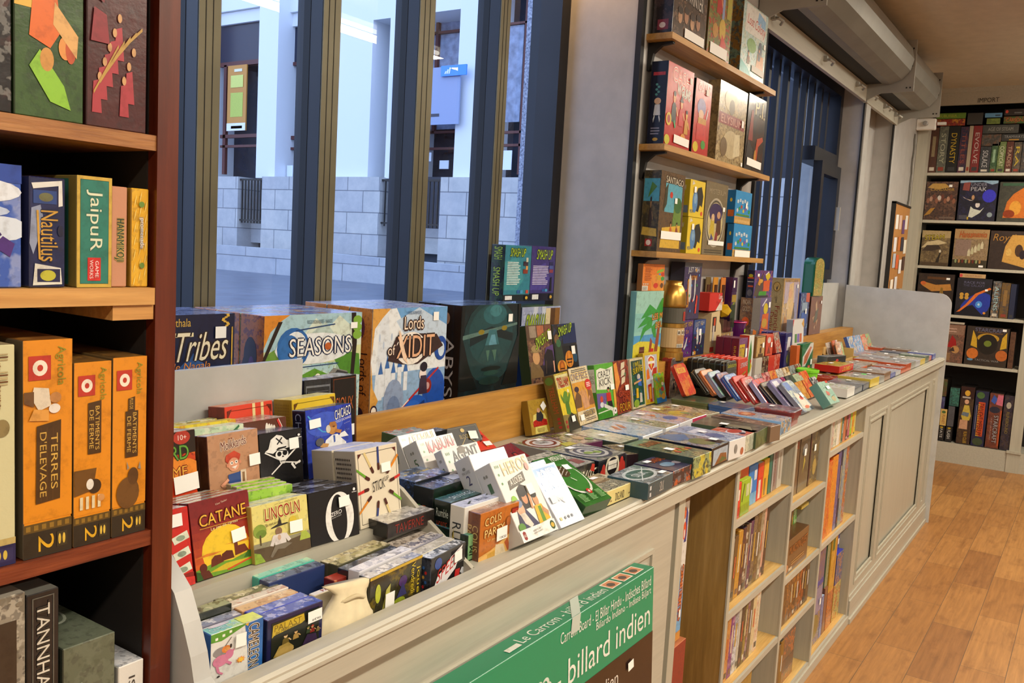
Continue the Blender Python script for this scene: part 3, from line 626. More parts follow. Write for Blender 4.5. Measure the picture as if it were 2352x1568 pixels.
GEO = dict(xidit=(1.488,1.370,1.040,.275,.070,.306,.000,.000),abyss=(1.824,1.370,1.040,.277,.070,.306,.000,.000),seasons=(1.177,1.370,1.040,.277,.070,.300,.000,.000),tribes=(.789,1.350,1.040,.300,.070,.310,.000,.000),smashb1=(2.199,1.500,1.339,.145,.050,.171,.000,.000),smashb2=(2.346,1.500,1.338,.144,.050,.174,.000,.000),smashlow=(2.232,1.450,1.040,.230,.100,.285,.000,.000),smashser=(2.186,1.400,1.105,.080,.030,.164,.000,.150),smash1=(2.163,1.360,1.121,.142,.035,.157,.000,.200),smash2=(2.311,1.360,1.125,.140,.035,.154,.000,.200),money=(.595,.916,1.055,.092,.030,.099,.004,.174),catane=(.692,.919,1.055,.094,.020,.100,.005,.207),lincoln=(.779,.912,1.055,.097,.020,.078,-.048,.162),zero=(.877,.908,1.055,.092,.030,.078,-.092,.140),stickup=(.982,.911,1.055,.095,.047,.122,-.022,.158),greenbk=(.811,.961,1.065,.074,.015,.077,-.139,.150),molk=(.796,1.029,1.100,.092,.020,.108,.001,.120),ardeme=(.679,1.030,1.100,.100,.025,.121,.021,.120),skull=(.888,1.029,1.100,.082,.030,.098,-.068,.120),chicago=(1.011,1.058,1.100,.109,.031,.115,.016,.120),orange=(.914,1.140,1.100,.102,.040,.120,.041,.100),yellow=(1.055,1.140,1.100,.112,.044,.116,.057,.100),fist=(.900,1.080,1.100,.086,.030,.106,-.027,.100),pale=(.796,1.060,1.100,.082,.020,.113,-.107,.100),yband=(.778,1.090,1.100,.110,.020,.114,-.081,.100),redstk=(.720,1.081,1.100,.090,.030,.113,.146,.100),yellow2=(.782,1.120,1.100,.100,.020,.110,-.017,.100),elphi=(1.136,1.200,1.050,.064,.040,.186,-.090,.050),sioux=(1.208,1.200,1.050,.071,.050,.185,.055,.050),camel=(.611,.785,.930,.070,.020,.122,-.060,.000),palast=(.696,.790,.930,.087,.023,.109,-.050,.000),pan=(.796,.815,.930,.060,.011,.103,.000,.000),forest=(.869,.785,.930,.121,.020,.113,.068,.000),speed=(1.001,.785,.930,.099,.021,.105,.098,.000),ultrium=(1.112,.800,.940,.019,.122,.100,-.129,.000),taverne=(1.023,.926,1.010,.110,.033,.020,-.037,.000),colis=(1.123,.786,.990,.105,.033,.086,-.050,.000),heros=(1.255,.785,.995,.110,.039,.151,-.028,.574),airs=(1.361,.772,1.000,.080,.012,.122,-.041,.675),whitebx=(1.114,.811,.990,.102,.030,.093,-.043,.000),greenbx=(1.123,.845,.990,.100,.036,.092,-.011,.000),nox=(1.132,.890,.990,.114,.044,.104,-.004,.000),nox2=(1.133,.930,.990,.103,.038,.108,-.002,.000),glare=(1.250,.830,1.000,.109,.039,.149,-.030,.550),agent=(1.220,.875,1.000,.108,.020,.149,-.030,.550),kabuki=(1.277,.977,1.000,.109,.039,.149,-.030,.550),aramini=(1.280,1.026,1.000,.108,.039,.149,-.030,.550),black=(1.761,1.404,1.000,.133,.030,.076,-.079,.918),ants=(1.711,1.241,1.000,.098,.020,.073,-.147,1.083),dred=(1.685,1.075,1.000,.082,.020,.080,.086,1.159),teal=(1.376,1.263,1.000,.094,.060,.105,-.119,.000),mare=(1.353,1.208,1.000,.127,.030,.112,.032,.000),crown=(1.513,.806,1.000,.099,.030,.154,-.071,1.127),dixland=(1.551,.761,1.003,.080,.100,.030,-.477,.000),city=(1.635,.730,1.003,.132,.094,.035,.021,.000),diab=(1.773,.735,1.003,.123,.098,.035,-.029,.000),brave=(1.659,.859,1.003,.122,.122,.055,-.022,.000),brass=(1.561,.862,1.003,.074,.128,.055,-.178,.000),target=(1.750,1.034,1.003,.123,.121,.030,-.065,.000),duck=(1.865,1.021,1.003,.093,.126,.030,-.160,.000),book=(1.961,.960,1.003,.098,.145,.030,-.040,.000),brown=(1.841,.881,1.003,.065,.102,.035,-.456,.000),white1=(2.079,.954,1.003,.130,.181,.030,.017,.000),m11=(2.231,.956,1.003,.088,.176,.030,.002,.000),m12=(2.330,.958,1.003,.107,.181,.030,.048,.000),m13=(2.432,.964,1.003,.111,.184,.030,-.017,.000),m14=(2.541,.969,1.003,.099,.178,.025,-.128,.000),greenor=(1.866,.728,1.003,.104,.178,.050,-.032,.000),land=(1.996,.735,1.003,.120,.164,.050,.005,.000),wblue=(2.114,.734,1.003,.095,.171,.050,-.089,.000),pink=(2.228,.735,1.003,.108,.100,.045,.005,.000),dbrown=(2.303,.729,1.003,.123,.181,.045,.063,.000),m20=(2.422,.728,1.003,.062,.188,.045,-.158,.000),m21=(2.554,.738,1.003,.107,.183,.040,.018,.000),tingreen=(2.740,1.032,1.003,.130,.133,.030,.108,.000),tinblue=(2.726,.913,1.003,.097,.128,.030,-.120,.000),tinred=(2.680,.740,1.030,.119,.125,.020,.034,.000),kronch=(1.997,1.241,1.000,.086,.025,.095,-.072,.254),trell=(2.102,1.194,1.000,.096,.036,.166,.124,.317),onep=(2.217,1.216,1.000,.130,.030,.169,.081,.311),crazy=(2.339,1.221,1.000,.121,.024,.167,-.004,.178),gameof=(2.467,1.223,1.000,.109,.020,.167,.037,.174),survive=(2.595,1.233,1.000,.105,.020,.164,.031,.156),knight=(2.708,1.240,1.000,.115,.020,.175,-.016,.144),greenthin=(2.770,1.226,1.000,.080,.010,.103,.003,.223),redtin=(2.908,1.244,1.000,.124,.038,.145,.055,.001),lesm=(2.614,1.240,1.130,.238,.070,.257,.000,.000),orangebox=(2.691,1.270,1.389,.185,.060,.085,.000,.000),bang=(2.872,1.250,1.130,.126,.050,.270,.000,.000),djaune1=(3.018,1.260,1.291,.183,.060,.196,.000,.000),djaune2=(3.009,1.240,1.130,.125,.060,.141,.000,.000),djaune3=(3.142,1.240,1.130,.136,.060,.134,.000,.000),comte=(3.318,1.250,1.130,.080,.060,.254,.000,.000),drake=(4.314,1.270,1.130,.279,.078,.301,.000,.000),incan1=(3.800,1.270,1.341,.254,.033,.124,.000,.000),incan2=(3.829,1.250,1.130,.227,.041,.214,.000,.000),brownfar=(4.785,1.270,1.130,.235,.021,.204,.000,.000),bluefar=(4.625,1.280,1.130,.128,.030,.236,.000,.000),kiproll=(4.233,1.200,1.128,.191,.017,.108,.000,.050),purpcup=(3.601,1.270,1.130,.168,.050,.222,.000,.000),brito=(3.230,1.120,1.141,.096,.031,.072,.000,.000),soluti=(2.949,1.060,1.083,.100,.022,.067,.000,.120),redcup=(3.075,1.060,1.077,.110,.022,.071,.000,.100),bluetins=(3.877,1.140,1.133,.090,.030,.066,.000,.000),tgreen=(3.306,.782,1.000,.102,.036,.093,-.079,.690),tfrog=(3.070,.777,1.000,.082,.019,.130,-.017,.885),tred8=(3.060,.953,1.000,.110,.021,.104,-.046,.727),tblack=(3.067,1.056,1.000,.122,.019,.104,.069,.749),torange=(3.101,1.146,1.000,.127,.020,.105,.024,.744),greentin=(3.952,1.100,1.048,.210,.025,.101,.000,.000),blackbox=(4.302,1.115,1.030,.156,.030,.052,-.360,.000),brightcomic=(5.531,1.172,1.003,.482,.030,.094,-.048,.391),whitegrn=(3.322,1.110,1.116,.061,.040,.092,.000,.000),west=(3.414,1.100,1.114,.114,.018,.082,.000,.000),redtri=(3.543,1.100,1.105,.107,.040,.085,.000,.000),limepot=(3.653,1.000,1.035,.168,.100,.041,.000,.000),cardbox=(4.547,1.050,1.040,.243,.100,.046,.000,.000),dobble=(3.995,.970,1.000,.473,.100,.001,.000,.000),dow=(2.724,1.255,2.224,.281,.071,.300,.000,.000),tales=(3.024,1.255,2.237,.222,.050,.300,.000,.000),loony=(3.360,1.255,2.236,.288,.055,.259,.000,.000),cash=(2.720,1.255,1.878,.215,.061,.259,.000,.000),smred=(2.957,1.255,1.880,.150,.050,.247,.000,.000),elys=(3.184,1.255,1.880,.298,.049,.283,.000,.000),pi=(3.499,1.255,1.879,.215,.050,.290,.000,.000),santi=(2.727,1.255,1.525,.199,.063,.260,.000,.000),yel2=(2.977,1.255,1.519,.140,.050,.127,.000,.000),yel1=(2.975,1.255,1.650,.139,.050,.129,.000,.000),grey=(3.125,1.255,1.520,.223,.050,.269,.000,.000),blu2=(3.446,1.255,1.520,.215,.028,.131,.000,.000),blu1=(3.438,1.255,1.656,.191,.036,.129,.000,.000),lgreen=(.409,.800,1.589,.063,.100,.240,.000,.000),ltzu=(.475,.800,1.591,.062,.100,.240,.000,.000),naut=(.422,.800,1.439,.033,.100,.102,.000,.000),jaip=(.466,.800,1.440,.035,.100,.105,.000,.000),lpink=(.502,.800,1.441,.017,.100,.098,.000,.000),lyel=(.528,.800,1.440,.019,.100,.099,.000,.000),sky=(.313,.800,1.440,.100,.100,.109,.000,.000),havre=(.359,.800,1.182,.050,.100,.205,.000,.000),terres=(.416,.800,1.185,.046,.100,.206,.000,.000),bat1=(.464,.800,1.188,.038,.100,.182,.000,.000),bat2=(.504,.800,1.188,.037,.100,.183,.000,.000),tann=(.419,.800,.950,.030,.100,.201,.000,.000),ggreen=(.454,.800,.950,.055,.100,.137,.000,.000),lwhite=(.514,.800,.950,.030,.100,.096,.000,.000),stone=(.368,.800,.950,.050,.100,.204,.000,.000),carrom=(.952,.697,.000,.780,.049,.831,.000,.063))
GROUPS = {}
def body_mesh(w, d, h, cols, bev=.0009, tin=False, key=None):
    me = bpy.data.meshes.new('body')
    bm = bmesh.new()
    if tin:
        r = min(w, h)*.13; q = []
        for cx, cz, a0 in ((w-r, h-r, 0), (r, h-r, PI/2), (r, r, PI), (w-r, r, 1.5*PI)):
            for k in range(5): a = a0+k*PI/8; q.append((cx+r*math.cos(a), cz+r*math.sin(a)))
        def ring(y, s): return [bm.verts.new((w/2+(x-w/2)*s, y, h/2+(z-h/2)*s)) for x, z in q]
        sl = 1-.002/max(w, h)*2
        rs = [ring(d, sl), ring(d*.36, sl), ring(d*.36, 1), ring(.002, 1), ring(0, 1-.006/max(w, h))]
        n = len(q)
        for a, b in zip(rs, rs[1:]):
            for k in range(n): bm.faces.new((a[k], b[k], b[(k+1) % n], a[(k+1) % n]))
        bm.faces.new(rs[-1]); bm.faces.new(rs[0][::-1])
    else:
        bmesh.ops.create_cube(bm, size=1)
        for v in bm.verts: v.co = ((v.co.x+.5)*w, (v.co.y+.5)*d, (v.co.z+.5)*h)
        if bev: bmesh.ops.bevel(bm, geom=bm.edges[:], offset=min(bev, .2*min(w, d, h)), segments=1, affect='EDGES')
    bmesh.ops.recalc_face_normals(bm, faces=bm.faces)
    bm.to_mesh(me); bm.free()
    cc = []
    for p in me.polygons:
        n = p.normal; a = [abs(n.x), abs(n.y), abs(n.z)]; i = a.index(max(a))
        k = 'RL'[n.x < 0] if i == 0 else ('KF'[n.y < 0] if i == 1 else 'TD'[n.z < 0])
        cc.append(cols.get(k, cols['S']))
    paint(me, cc)
    return me
for _k, _g in list(GEO.items()):
    if _g[2] in (.93, .94, .98, .99, 1.055, 1.065, 1.1): _g = GEO[_k] = (*_g[:2], _g[2]+.001, *_g[3:])
    if .05 < _g[7] < 1.4 and _g[2] < 1.05:   # lift leaning boxes so that their rear lower edge rests on the support
        _s = (1.5-_g[2]-_g[4]*math.sin(_g[7]))/(1.5-_g[2]); GEO[_k] = (_g[0]*_s, _g[1]*_s, _g[2]+_g[4]*math.sin(_g[7])+.0005, _g[3]*_s, _g[4]*_s, _g[5]*_s, _g[6], _g[7])
GEO['smash1'] = (2.163, 1.3445, 1.048, .142, .035, .235, 0, .2); GEO['smash2'] = (2.311, 1.3445, 1.048, .140, .035, .232, 0, .2); GEO['smashser'] = (2.215, 1.41, 1.046, .08, .03, .224, 0, .15)
def place(o, g, dy=0.):
    x, y, z, w, d, h, yaw, tilt = g
    m = Matrix.Translation((x, y, z)) @ Matrix.Rotation(yaw, 4, 'Z') @ Matrix.Rotation(-tilt, 4, 'X') @ Matrix.Translation((0, dy, 0))
    o.matrix_world = m
    if tilt > .01:  # keep the lowest edge on its support
        pass
def gbox(key, label, F, L=None, T=None, S=None, art=None, st=(), mat=None, tin=False, n=0, g=None, name='game_box', cat='game box', group=None, copylab=None, gap=.001, roll=0., stc=None, K=None):
    """a boxed game with its printed faces, price stickers and n copies stacked behind it"""
    g = g or GEO[key]; w, d, h = g[3], g[4], g[5]
    S = S or L or (F.split('@')[0].split('/')[0] if isinstance(F, str) else F)
    cols = {'S': pal(S), 'F': pal(F), 'L': pal(L or S), 'T': pal(T or S)}
    if K: cols['K'] = pal(K)
    if key is None and .05 < g[7] < 1.4: g = (g[0], g[1], g[2]+d*math.sin(g[7])+.0005, *g[3:])
    me = body_mesh(w, d, h, cols, tin=tin)
    me.materials.append(mat or (M_TIN if tin else M_WRAP))
    o = bpy.data.objects.new(name, me); COL.objects.link(o); place(o, g)
    if roll: o.matrix_world = o.matrix_world @ Matrix.Rotation(roll, 4, 'Y')
    tag(o, label, cat, group)
    if art:
        for fc, items in art.items():
            mb = MB(); decorate(mb, fc, items, w, d, h)
            c = mb.build({'F': 'cover_print', 'L': 'side_print', 'T': 'top_print', 'K': 'back_print'}[fc], M_INK, o, fix=False)
    for s in st:
        fc, u, v, sw, sh = s[:5]; ti = s[5] if len(s) > 5 else 0.
        asp = {'F': (w, h), 'L': (d, h), 'T': (w, d)}[fc]
        mb = MB(); pts = []
        for a, b in ((0, 0), (1, 0), (1, 1), (0, 1)):
            du, dv = (a-.5)*sw*asp[0], (b-.5)*sh*asp[1]; ca, sa = math.cos(ti), math.sin(ti)
            pts.append((u+sw/2+(du*ca-dv*sa)/asp[0], v+sh/2+(du*sa+dv*ca)/asp[1]))
        pos = {'F': lambda u, v: (u*w, -.0035, v*h), 'L': lambda u, v: (-.0035, d*(1-u), v*h), 'T': lambda u, v: (u*w, v*d, h+.0035)}[fc]
        mb.face([pos(u, v) for u, v in pts]); so = mb.build('price_sticker', M_STICK, o, fix=False)
        if stc:
            mb = MB(); vs, fs = text_mesh(stc); pos2 = lambda u, v: (u*w, -.0037, v*h)
            for x, y in vs: mb.v.append(pos2(u+sw*(.3+.6*x), v+sh*(.12+.2*y)))
            for f in fs: mb.f.append(f); mb.c.append(pal('333')); mb.mi.append(0)
            mb.build('price_print', M_INK, so, fix=False)
    for k in range(n):
        c = o.copy(); COL.objects.link(c); st_ = (k+1)*(d+gap)/math.cos(g[7]); c.matrix_world = Matrix.Translation((-math.sin(g[6])*st_, math.cos(g[6])*st_, 0)) @ o.matrix_world if g[7] > .3 or g[2] < 1.05 else o.matrix_world @ Matrix.Translation((0, (k+1)*(d+gap), 0))
        base = copylab or label
        c['label'] = '%s spare copy behind: %s' % (ORD[k], base)
        if group or n > 0:
            c['group'] = group or ('stacked copies of the '+base)[:60]
    if n and not group: o['group'] = ('stacked copies of the '+(copylab or label))[:60]
    return o
def stackrow(items, where, name='game_box', cat='game box', group=None, mat=None, tin=False):
    """items: (g, palette F, palette L, palette T, sticker?) -> things told apart by colour and order"""
    for k, it in enumerate(items):
        g, F, Ls, Ts = it[:4]
        c = it[5] if len(it) > 5 else cname(F.split('/')[0].split('@')[0])
        gbox(None, '%s %s' % (c, where.replace('#', ORD[k])), F, Ls, Ts, g=g, st=it[4] if len(it) > 4 and it[4] else (), name=name, cat=cat, group=group, mat=mat, tin=tin, art=it[6] if len(it) > 6 else None)

# ================================================================ SILL BOXES BEHIND THE BOARD
gbox('tribes', 'dark blue boxed game with cream brush lettering, half hidden behind the red shelf post', '1a2148/23356a/161a36@.5', '3a2a1c/a5622a@.4', '6f7fae/2a3560/9aa6d0@.5', S='181c30', n=1, copylab='dark blue boxed game by the red post', gap=.004, art={'F': VM([
  R('131a3c', .0, .42, 1, 1), R('1c3564', 0, 0, 1, .42), E('2f5590', .7, .3, .12, .2), P('2f5590', (.66,.45),(.70,.56),(.74,.45)), R('2f5590', .35, 0, 1, .1), P('b0642a', (.9,.0),(1,.0),(1,.4),(.93,.36)),
  T('Bruno Cathala', 'd9b24a', .36, .82, .68, .9), R('e9ddb0', .33, .72, .7, .76), T2('Tribes', 'efe6c6', '2a1a10', .55, .48, .93, .76, 'n', .25), T('les djinns de Naqala', 'd98a3c', .26, .38, .82, .47, 'n', .2),
  [E('d9b24a', .93+.02*math.sin(k), .94-.014*k, .012, .01) for k in range(10)], R('c9a23c', .975, 0, .985, .8)], 0.44, 0.6)}, st=[('F', .85, .855, .08, .07)])
gbox('seasons', 'orange edged boxed game with a green valley picture and white bubble title', 'a9cbd0/cfe0d8/8fb07a@.7', 'b8662a/c47232/43264a@.6', '8fa0cc/c8873c/6a7fb8@.8', S='b3622a', n=2, copylab='green valley boxed game', gap=.004, art={'F': VM([
  R('a8ccd8', 0, .55, 1, 1), P('d8e4d4', (.3,.6),(.5,.95),(.62,.8),(.75,.97),(1,.7),(1,.5),(.2,.5)), P('b9cfc8', (.45,.75),(.6,.9),(.72,.7)), R('d3d9a4', 0, .36, 1, .56), P('6d9a3c', (0,.5),(.1,.58),(.18,.45),(.1,.3),(0,.3)),
  P('5f9a2c', (.35,.0),(.35,.22),(.5,.3),(.65,.2),(.75,.05),(.75,0)), P('4f8a2a', (.7,.4),(.8,.5),(.98,.44),(1,.15),(.8,.2)), P('8a8a86', (.55,.05),(.7,.28),(.85,.22),(.9,.05)), P('3c3c40', (.66,.1),(.74,.25),(.86,.2),(.88,.02)),
  P('d98a2c', (0,1),(.24,1),(.16,.93),(.06,.8),(.0,.6)), P('2a1c14', (.13,.92),(.17,.92),(.05,.55),(.0,.4),(0,.5)), P('231812', (.88,1),(.93,1),(.95,.6),(.92,.0),(.88,.0),(.9,.5)), [E('7fae3c', .95, .9-.1*k, .05, .06) for k in range(3)],
  E('e8eef0', .5, .56, .4, .2), E('2a66ae', .28, .58, .16, .26), E('e6eef2', .3, .6, .11, .19), E('2f6fb8', .24, .57, .1, .18), L('1d3f74', .3, .80, .7, .86, .015), L('1d3f74', .3, .33, .75, .34, .012),
  T2('SEASONS', 'f7f4ea', '1c2c50', .24, .47, .88, .70, 'n', 0, .014), E('c0622a', .63, .575, .035, .05), T('REGIS BONNESSEE - NAIADE', '3a4a5a', .41, .88, .67, .925), E('f2efe0', .53, .18, .03, .05), E('7faa4a', .53, .18, .018, .03)], 0.45, 0.55),
  'L': [E('2a1420', .45, .72, .28, .13), E('2a1420', .25, .6, .18, .12), E('5a2a6a', .5, .66, .12, .06), E('20242e', .45, .22, .36, .14), E('b8c4d0', .45, .22, .2, .08)]}, st=[('F', .865, .885, .075, .045)])
gbox('xidit', 'tall orange-framed boxed game with white castle and blue beast picture', '9dbfe0/dfe9f2/6a8fc0@.5', 'c9853a/d3924a/b5742e@.5', 'aab6dc/d3dae8/8796c8@.7', S='c2803a', n=2, copylab='white castle boxed game', gap=.004, art={'F': [
  R('6fa6dc', 0, .6, 1, 1), P('e9eef2', (0,.5),(0,.98),(.3,1),(.45,.8),(1,.7),(1,.4)), P('c4d6ea', (.3,.9),(.6,1),(1,.85),(1,.7),(.5,.7)), R('8fb2d8', 0, .2, 1, .5), P('dfe6ee', (.05,.3),(.1,.95),(.2,.95),(.3,.35)), [E('b6c6dc', .1+.05*k, .78-.06*(k % 3), .01, .03) for k in range(5)],
  [[R('e2e8f0', .1+.08*k, .3+.05*(k % 3), .15+.08*k, .5+.04*(k % 2)), P('3a6ab0', (.095+.08*k, .5+.04*(k % 2)), (.155+.08*k, .5+.04*(k % 2)), (.125+.08*k, .6+.04*(k % 2)))] for k in range(5)],
  E('8fa2c4', .3, .27, .13, .18), E('6f84ac', .3, .2, .09, .12), P('8a8fb0', (.6,.0),(.75,.22),(1,.3),(1,0)), E('1d4fae', .85, .3, .16, .2), E('1f58bc', .6, .14, .19, .16), E('2a66cc', .56, .16, .13, .1), P('123a86', (.62,.02),(.75,.02),(.72,.25),(.64,.22)), E('1d4aa0', .92, .66, .09, .1), E('cfe0f0', .93, .65, .045, .06),
  L('b82a2a', .22, .1, .9, .5, .018), L('f0e6e0', .3, .15, .5, .27, .012), E('8a2420', .75, .36, .06, .06), E('caa0a0', .75, .36, .03, .03), E('efe0dc', .68, .46, .05, .05), P('3a2a40', (.63,.3),(.75,.3),(.73,.45),(.65,.45)), E('201828', .69, .52, .05, .04),
  P('d9a04c', (0,0),(0,1),(.22,1),(.12,.93),(.03,.85),(.0,.6),(.03,.4),(.1,.3),(.03,.2),(.2,.05),(.3,0)), [E('352438', .05, .22-.1*k, .045, .05) for k in range(2)], [E('f0e6d8', .05, .225-.1*k, .03, .03) for k in range(2)], T('14+', 'f0e6d8', .025, .16, .075, .18), T('3-5', 'f0e6d8', .025, .06, .075, .08),
  P('402a28', (.2,.6),(.3,.78),(.5,.8),(.85,.78),(.95,.68),(.6,.55),(.4,.56)), E('f4eee4', .5, .68, .2, .13), P('3a2826', (.22,.62),(.35,.75),(.8,.76),(.92,.7),(.55,.6)), T2('Lords', 'f6e2cc', '3a2018', .40, .83, .66, .93), T2('of', 'f6e2cc', '3a2018', .2, .64, .29, .72), T2('XIDIT', 'e9b48c', '30201e', .31, .61, .82, .78), P('f3d2b4', (.33,.83),(.36,.8),(.46,.56),(.40,.6),(.34,.72)), T('REGIS BONNESSEE', '34507a', .44, .95, .62, .975)],
  'L': [T('Lords of', '2a1c18', .5, .34, .85, .66, 'd'), E('241a1c', .2, .42, .3, .22), E('352438', .5, .2, .25, .05), E('352438', .5, .1, .25, .05), E('6a3a4a', .4, .85, .3, .1)]}, st=[('F', .79, .89, .075, .07)])
gbox('abyss', 'black boxed game whose cover is one huge dark teal face', '0f1e22/16343a/0a1216@.4', '0b0d10', '3a4a66/7c8cb0/1a2634@.6', S='0c1013', n=1, copylab='dark teal face boxed game', gap=.006, art={'F': VM([
  E('17383c', .5, .55, .46, .5), E('1d464a', .5, .62, .38, .36), E('2a6068', .55, .86, .2, .12), E('3f7c84', .56, .9, .1, .07), P('0f2226', (.15,.62),(.5,.72),(.88,.62),(.88,.52),(.56,.6),(.46,.6),(.15,.5)), P('5a7a74', (.02,.58),(.95,.72),(.95,.75),(.02,.63)), E('8a7a20', .33, .66, .05, .03), E('8a7a20', .72, .69, .05, .03),
  P('3a6f78', (.46,.68),(.58,.68),(.64,.5),(.6,.44),(.44,.44),(.4,.5)), P('5f98ac', (.5,.62),(.56,.62),(.6,.5),(.46,.5)), P('24484a', (.4,.5),(.3,.35),(.42,.28),(.5,.42),(.6,.42),(.66,.28),(.74,.35),(.64,.5)), P('4a7060', (.42,.44),(.46,.3),(.48,.44)), P('4a7060', (.52,.44),(.58,.3),(.6,.44)), E('0c1c1c', .52, .22, .17, .03), E('1f4640', .52, .17, .13, .03), E('16302e', .5, .08, .18, .05),
  P('0b1416', (0,0),(0,1),(.06,1),(.03,.6),(.14,.3),(.3,0)), P('0b1416', (1,0),(1,1),(.95,1),(.97,.6),(.84,.3),(.72,0))], 0.26, 0.76),
  'L': [T('ABYSS', 'b9b8b4', .3, .1, .72, .72, 'd'), E('a07a5a', .35, .88, .12, .05)]}, st=[('F', .77, .84, .075, .07)])
SM = [T2('SMASH UP', 'b4d636', '1a2a18', .14, .86, .8, .97, 'n', .2)]
gbox('smashb1', 'back of a card game box with teal text panel, on the stack by the pier', '3a8f9a/2a6f88/58b0a8@.6', '131a18/2a4a2a@.6', S='14201e', art={'F': [R('2f8298', 0, 0, 1, 1), P('3f94a0', (.0,.2),(.0,.7),(.5,.8),(.75,.4),(.5,.2)), R('12202a', .0, 0, 1, .12), lines('e6f2ee', .1, .3, .62, .72, 14), T2('SMASH UP', 'b4d636', '16221a', .18, .8, .75, .95, 'n', .2), R('e8ecf0', .06, .03, .32, .1), [R(c, .7+.1*(k % 2), .5+.07*k, .88, .58+.07*k) for k, c in enumerate(('8a3a2a', 'd9a05a', '3a2a3a', 'c8c8b0'))], R('2a5aa0', .5, .14, .6, .2), R('4a9ad0', .62, .14, .72, .2), R('c84a3a', .84, .14, .94, .2), E('1a1a1a', .88, .06, .09, .06), E('d9b23a', .88, .06, .05, .03)], 'L': [T('SMASH UP', 'b4d636', .2, .1, .7, .6, 'd'), T('SMASH', 'b4d636', .2, .74, .8, .96, 'd')]})
gbox('smashb2', 'back of a card game box with purple text panel, beside the teal one', '5a4a9a/3a2f6a/7a6ac0@.6', '14122a', S='16142a', art={'F': [R('40367c', 0, 0, 1, 1), P('4f449a', (.0,.2),(.1,.6),(.6,.7),(.8,.4),(.6,.2)), R('15122a', 0, 0, 1, .14), lines('d8d4ee', .08, .3, .78, .66, 12), T2('SMASH UP', 'b4d636', '1a1a2a', .2, .76, .85, .94, 'n', .2), R('e8ecf0', .1, .03, .36, .12), R('2a5aa0', .5, .17, .6, .22), R('4a9ad0', .62, .17, .72, .22), [R(c, .76, .52+.07*k, .92, .58+.07*k) for k, c in enumerate(('8a3a4a', '4a5aa0', '2a2a5a'))], P('14101e', (.8,.18),(.9,.18),(.88,.45),(.82,.42)), E('1a1a1a', .88, .07, .09, .06), E('d9b23a', .88, .07, .05, .03)]})
gbox('smashlow', 'wide pale lilac card game box under the two reversed ones by the pier', '9aa6c8/8890b8/c0c8dc@.4', '1c2430', '4a7a40/2a3a30/8aa040@.8', art={'F': [P('c6cfe2', (0,.2),(.3,1),(.4,1),(.2,.2)), P('c6cfe2', (.5,.2),(.5,1),(.6,1),(.65,.2)), T2('SMASH UP', 'b4d636', '16221a', .06, .58, .6, .92, 'n', .2), R('d9c8a0', .6, .7, .72, .98), R('5a3a1c', .72, .6, .84, .98), R('8a6030', .84, .66, .97, .98)]})
gbox('smashser', 'blue card game box tilted behind the detective card games by the pier', '2a5a9a/1a3a6a/7a2a4a@.7', '162a4a', art={'F': VM([E('a83a6a', .2, .86, .25, .08), R('244f8e', .1, .3, 1, .7), T('SMASH UP', '9ac03a', .1, .5, .9, .6, 'n', .2), T('SERIES', 'c8d0dc', .2, .4, .9, .46)], 0.3, 0.7)})
gbox('smash1', 'leaning card game box with a detective in a tan hat and green title', '6a4a3a/3a2a30/8a6a50@.8', '3a4428', '6a7a3a', art={'F': VM([R('5a4436', 0, .72, 1, 1), [R(c, .12+.3*k, .76, .38+.3*k, .98) for k, c in enumerate(('9a8a78', 'b06a48', '7a4a38'))], P('5a3f7a', (.5,.2),(.7,.55),(1,.6),(1,.2)), R('2a2028', 0, 0, 1, .22), P('7a6240', (.0,0),(.05,.3),(.3,.32),(.5,.1),(.5,0)), E('c89a6a', .28, .38, .14, .13), E('8a7450', .3, .5, .22, .03), E('a08a5c', .28, .55, .16, .07), P('1c1820', (.55,0),(.6,.4),(.75,.52),(.95,.48),(1,.2),(1,0)), L('4a3a30', .62, .05, .66, .3, .03), R('d09a80', .93, .06, .98, .28), T2('SMASH UP', 'b8d83a', '1a2414', .3, .52, .9, .74, .12, .2)], 0.332, 0.668)}, st=[('F', .8, .8, .15, .11)])
gbox('smash2', 'leaning card game box with orange pumpkin heads and green title', '1c2430/2a3a5a/3a2a20@.8', '2a3a20', '5a7a3a', art={'F': VM([R('1a2c5a', .4, .6, 1, 1), R('14161c', 0, 0, 1, .55), E('7a5a3a', .14, .7, .1, .1), P('2a3a2a', (.02,.2),(.05,.62),(.3,.62),(.4,.2)), E('3a6a4a', .2, .62, .1, .08), E('d98a2a', .6, .28, .18, .17), E('b0641a', .6, .28, .1, .17), E('d98a2a', .6, .28, .06, .17), R('2a1408', .48, .26, .72, .29), R('2a1408', .5, .2, .7, .225), E('e0a03a', .25, .14, .2, .14), E('a8581a', .25, .14, .12, .14), E('d07a24', .25, .12, .07, .1), R('2a1408', .16, .1, .34, .12), T2('SMASH UP', 'b8d83a', '1a2414', .22, .74, .82, .93, .06, .2), E('1a4a6a', .85, .3, .1, .1)], 0.332, 0.668)}, st=[('F', .7, .58, .16, .11)])
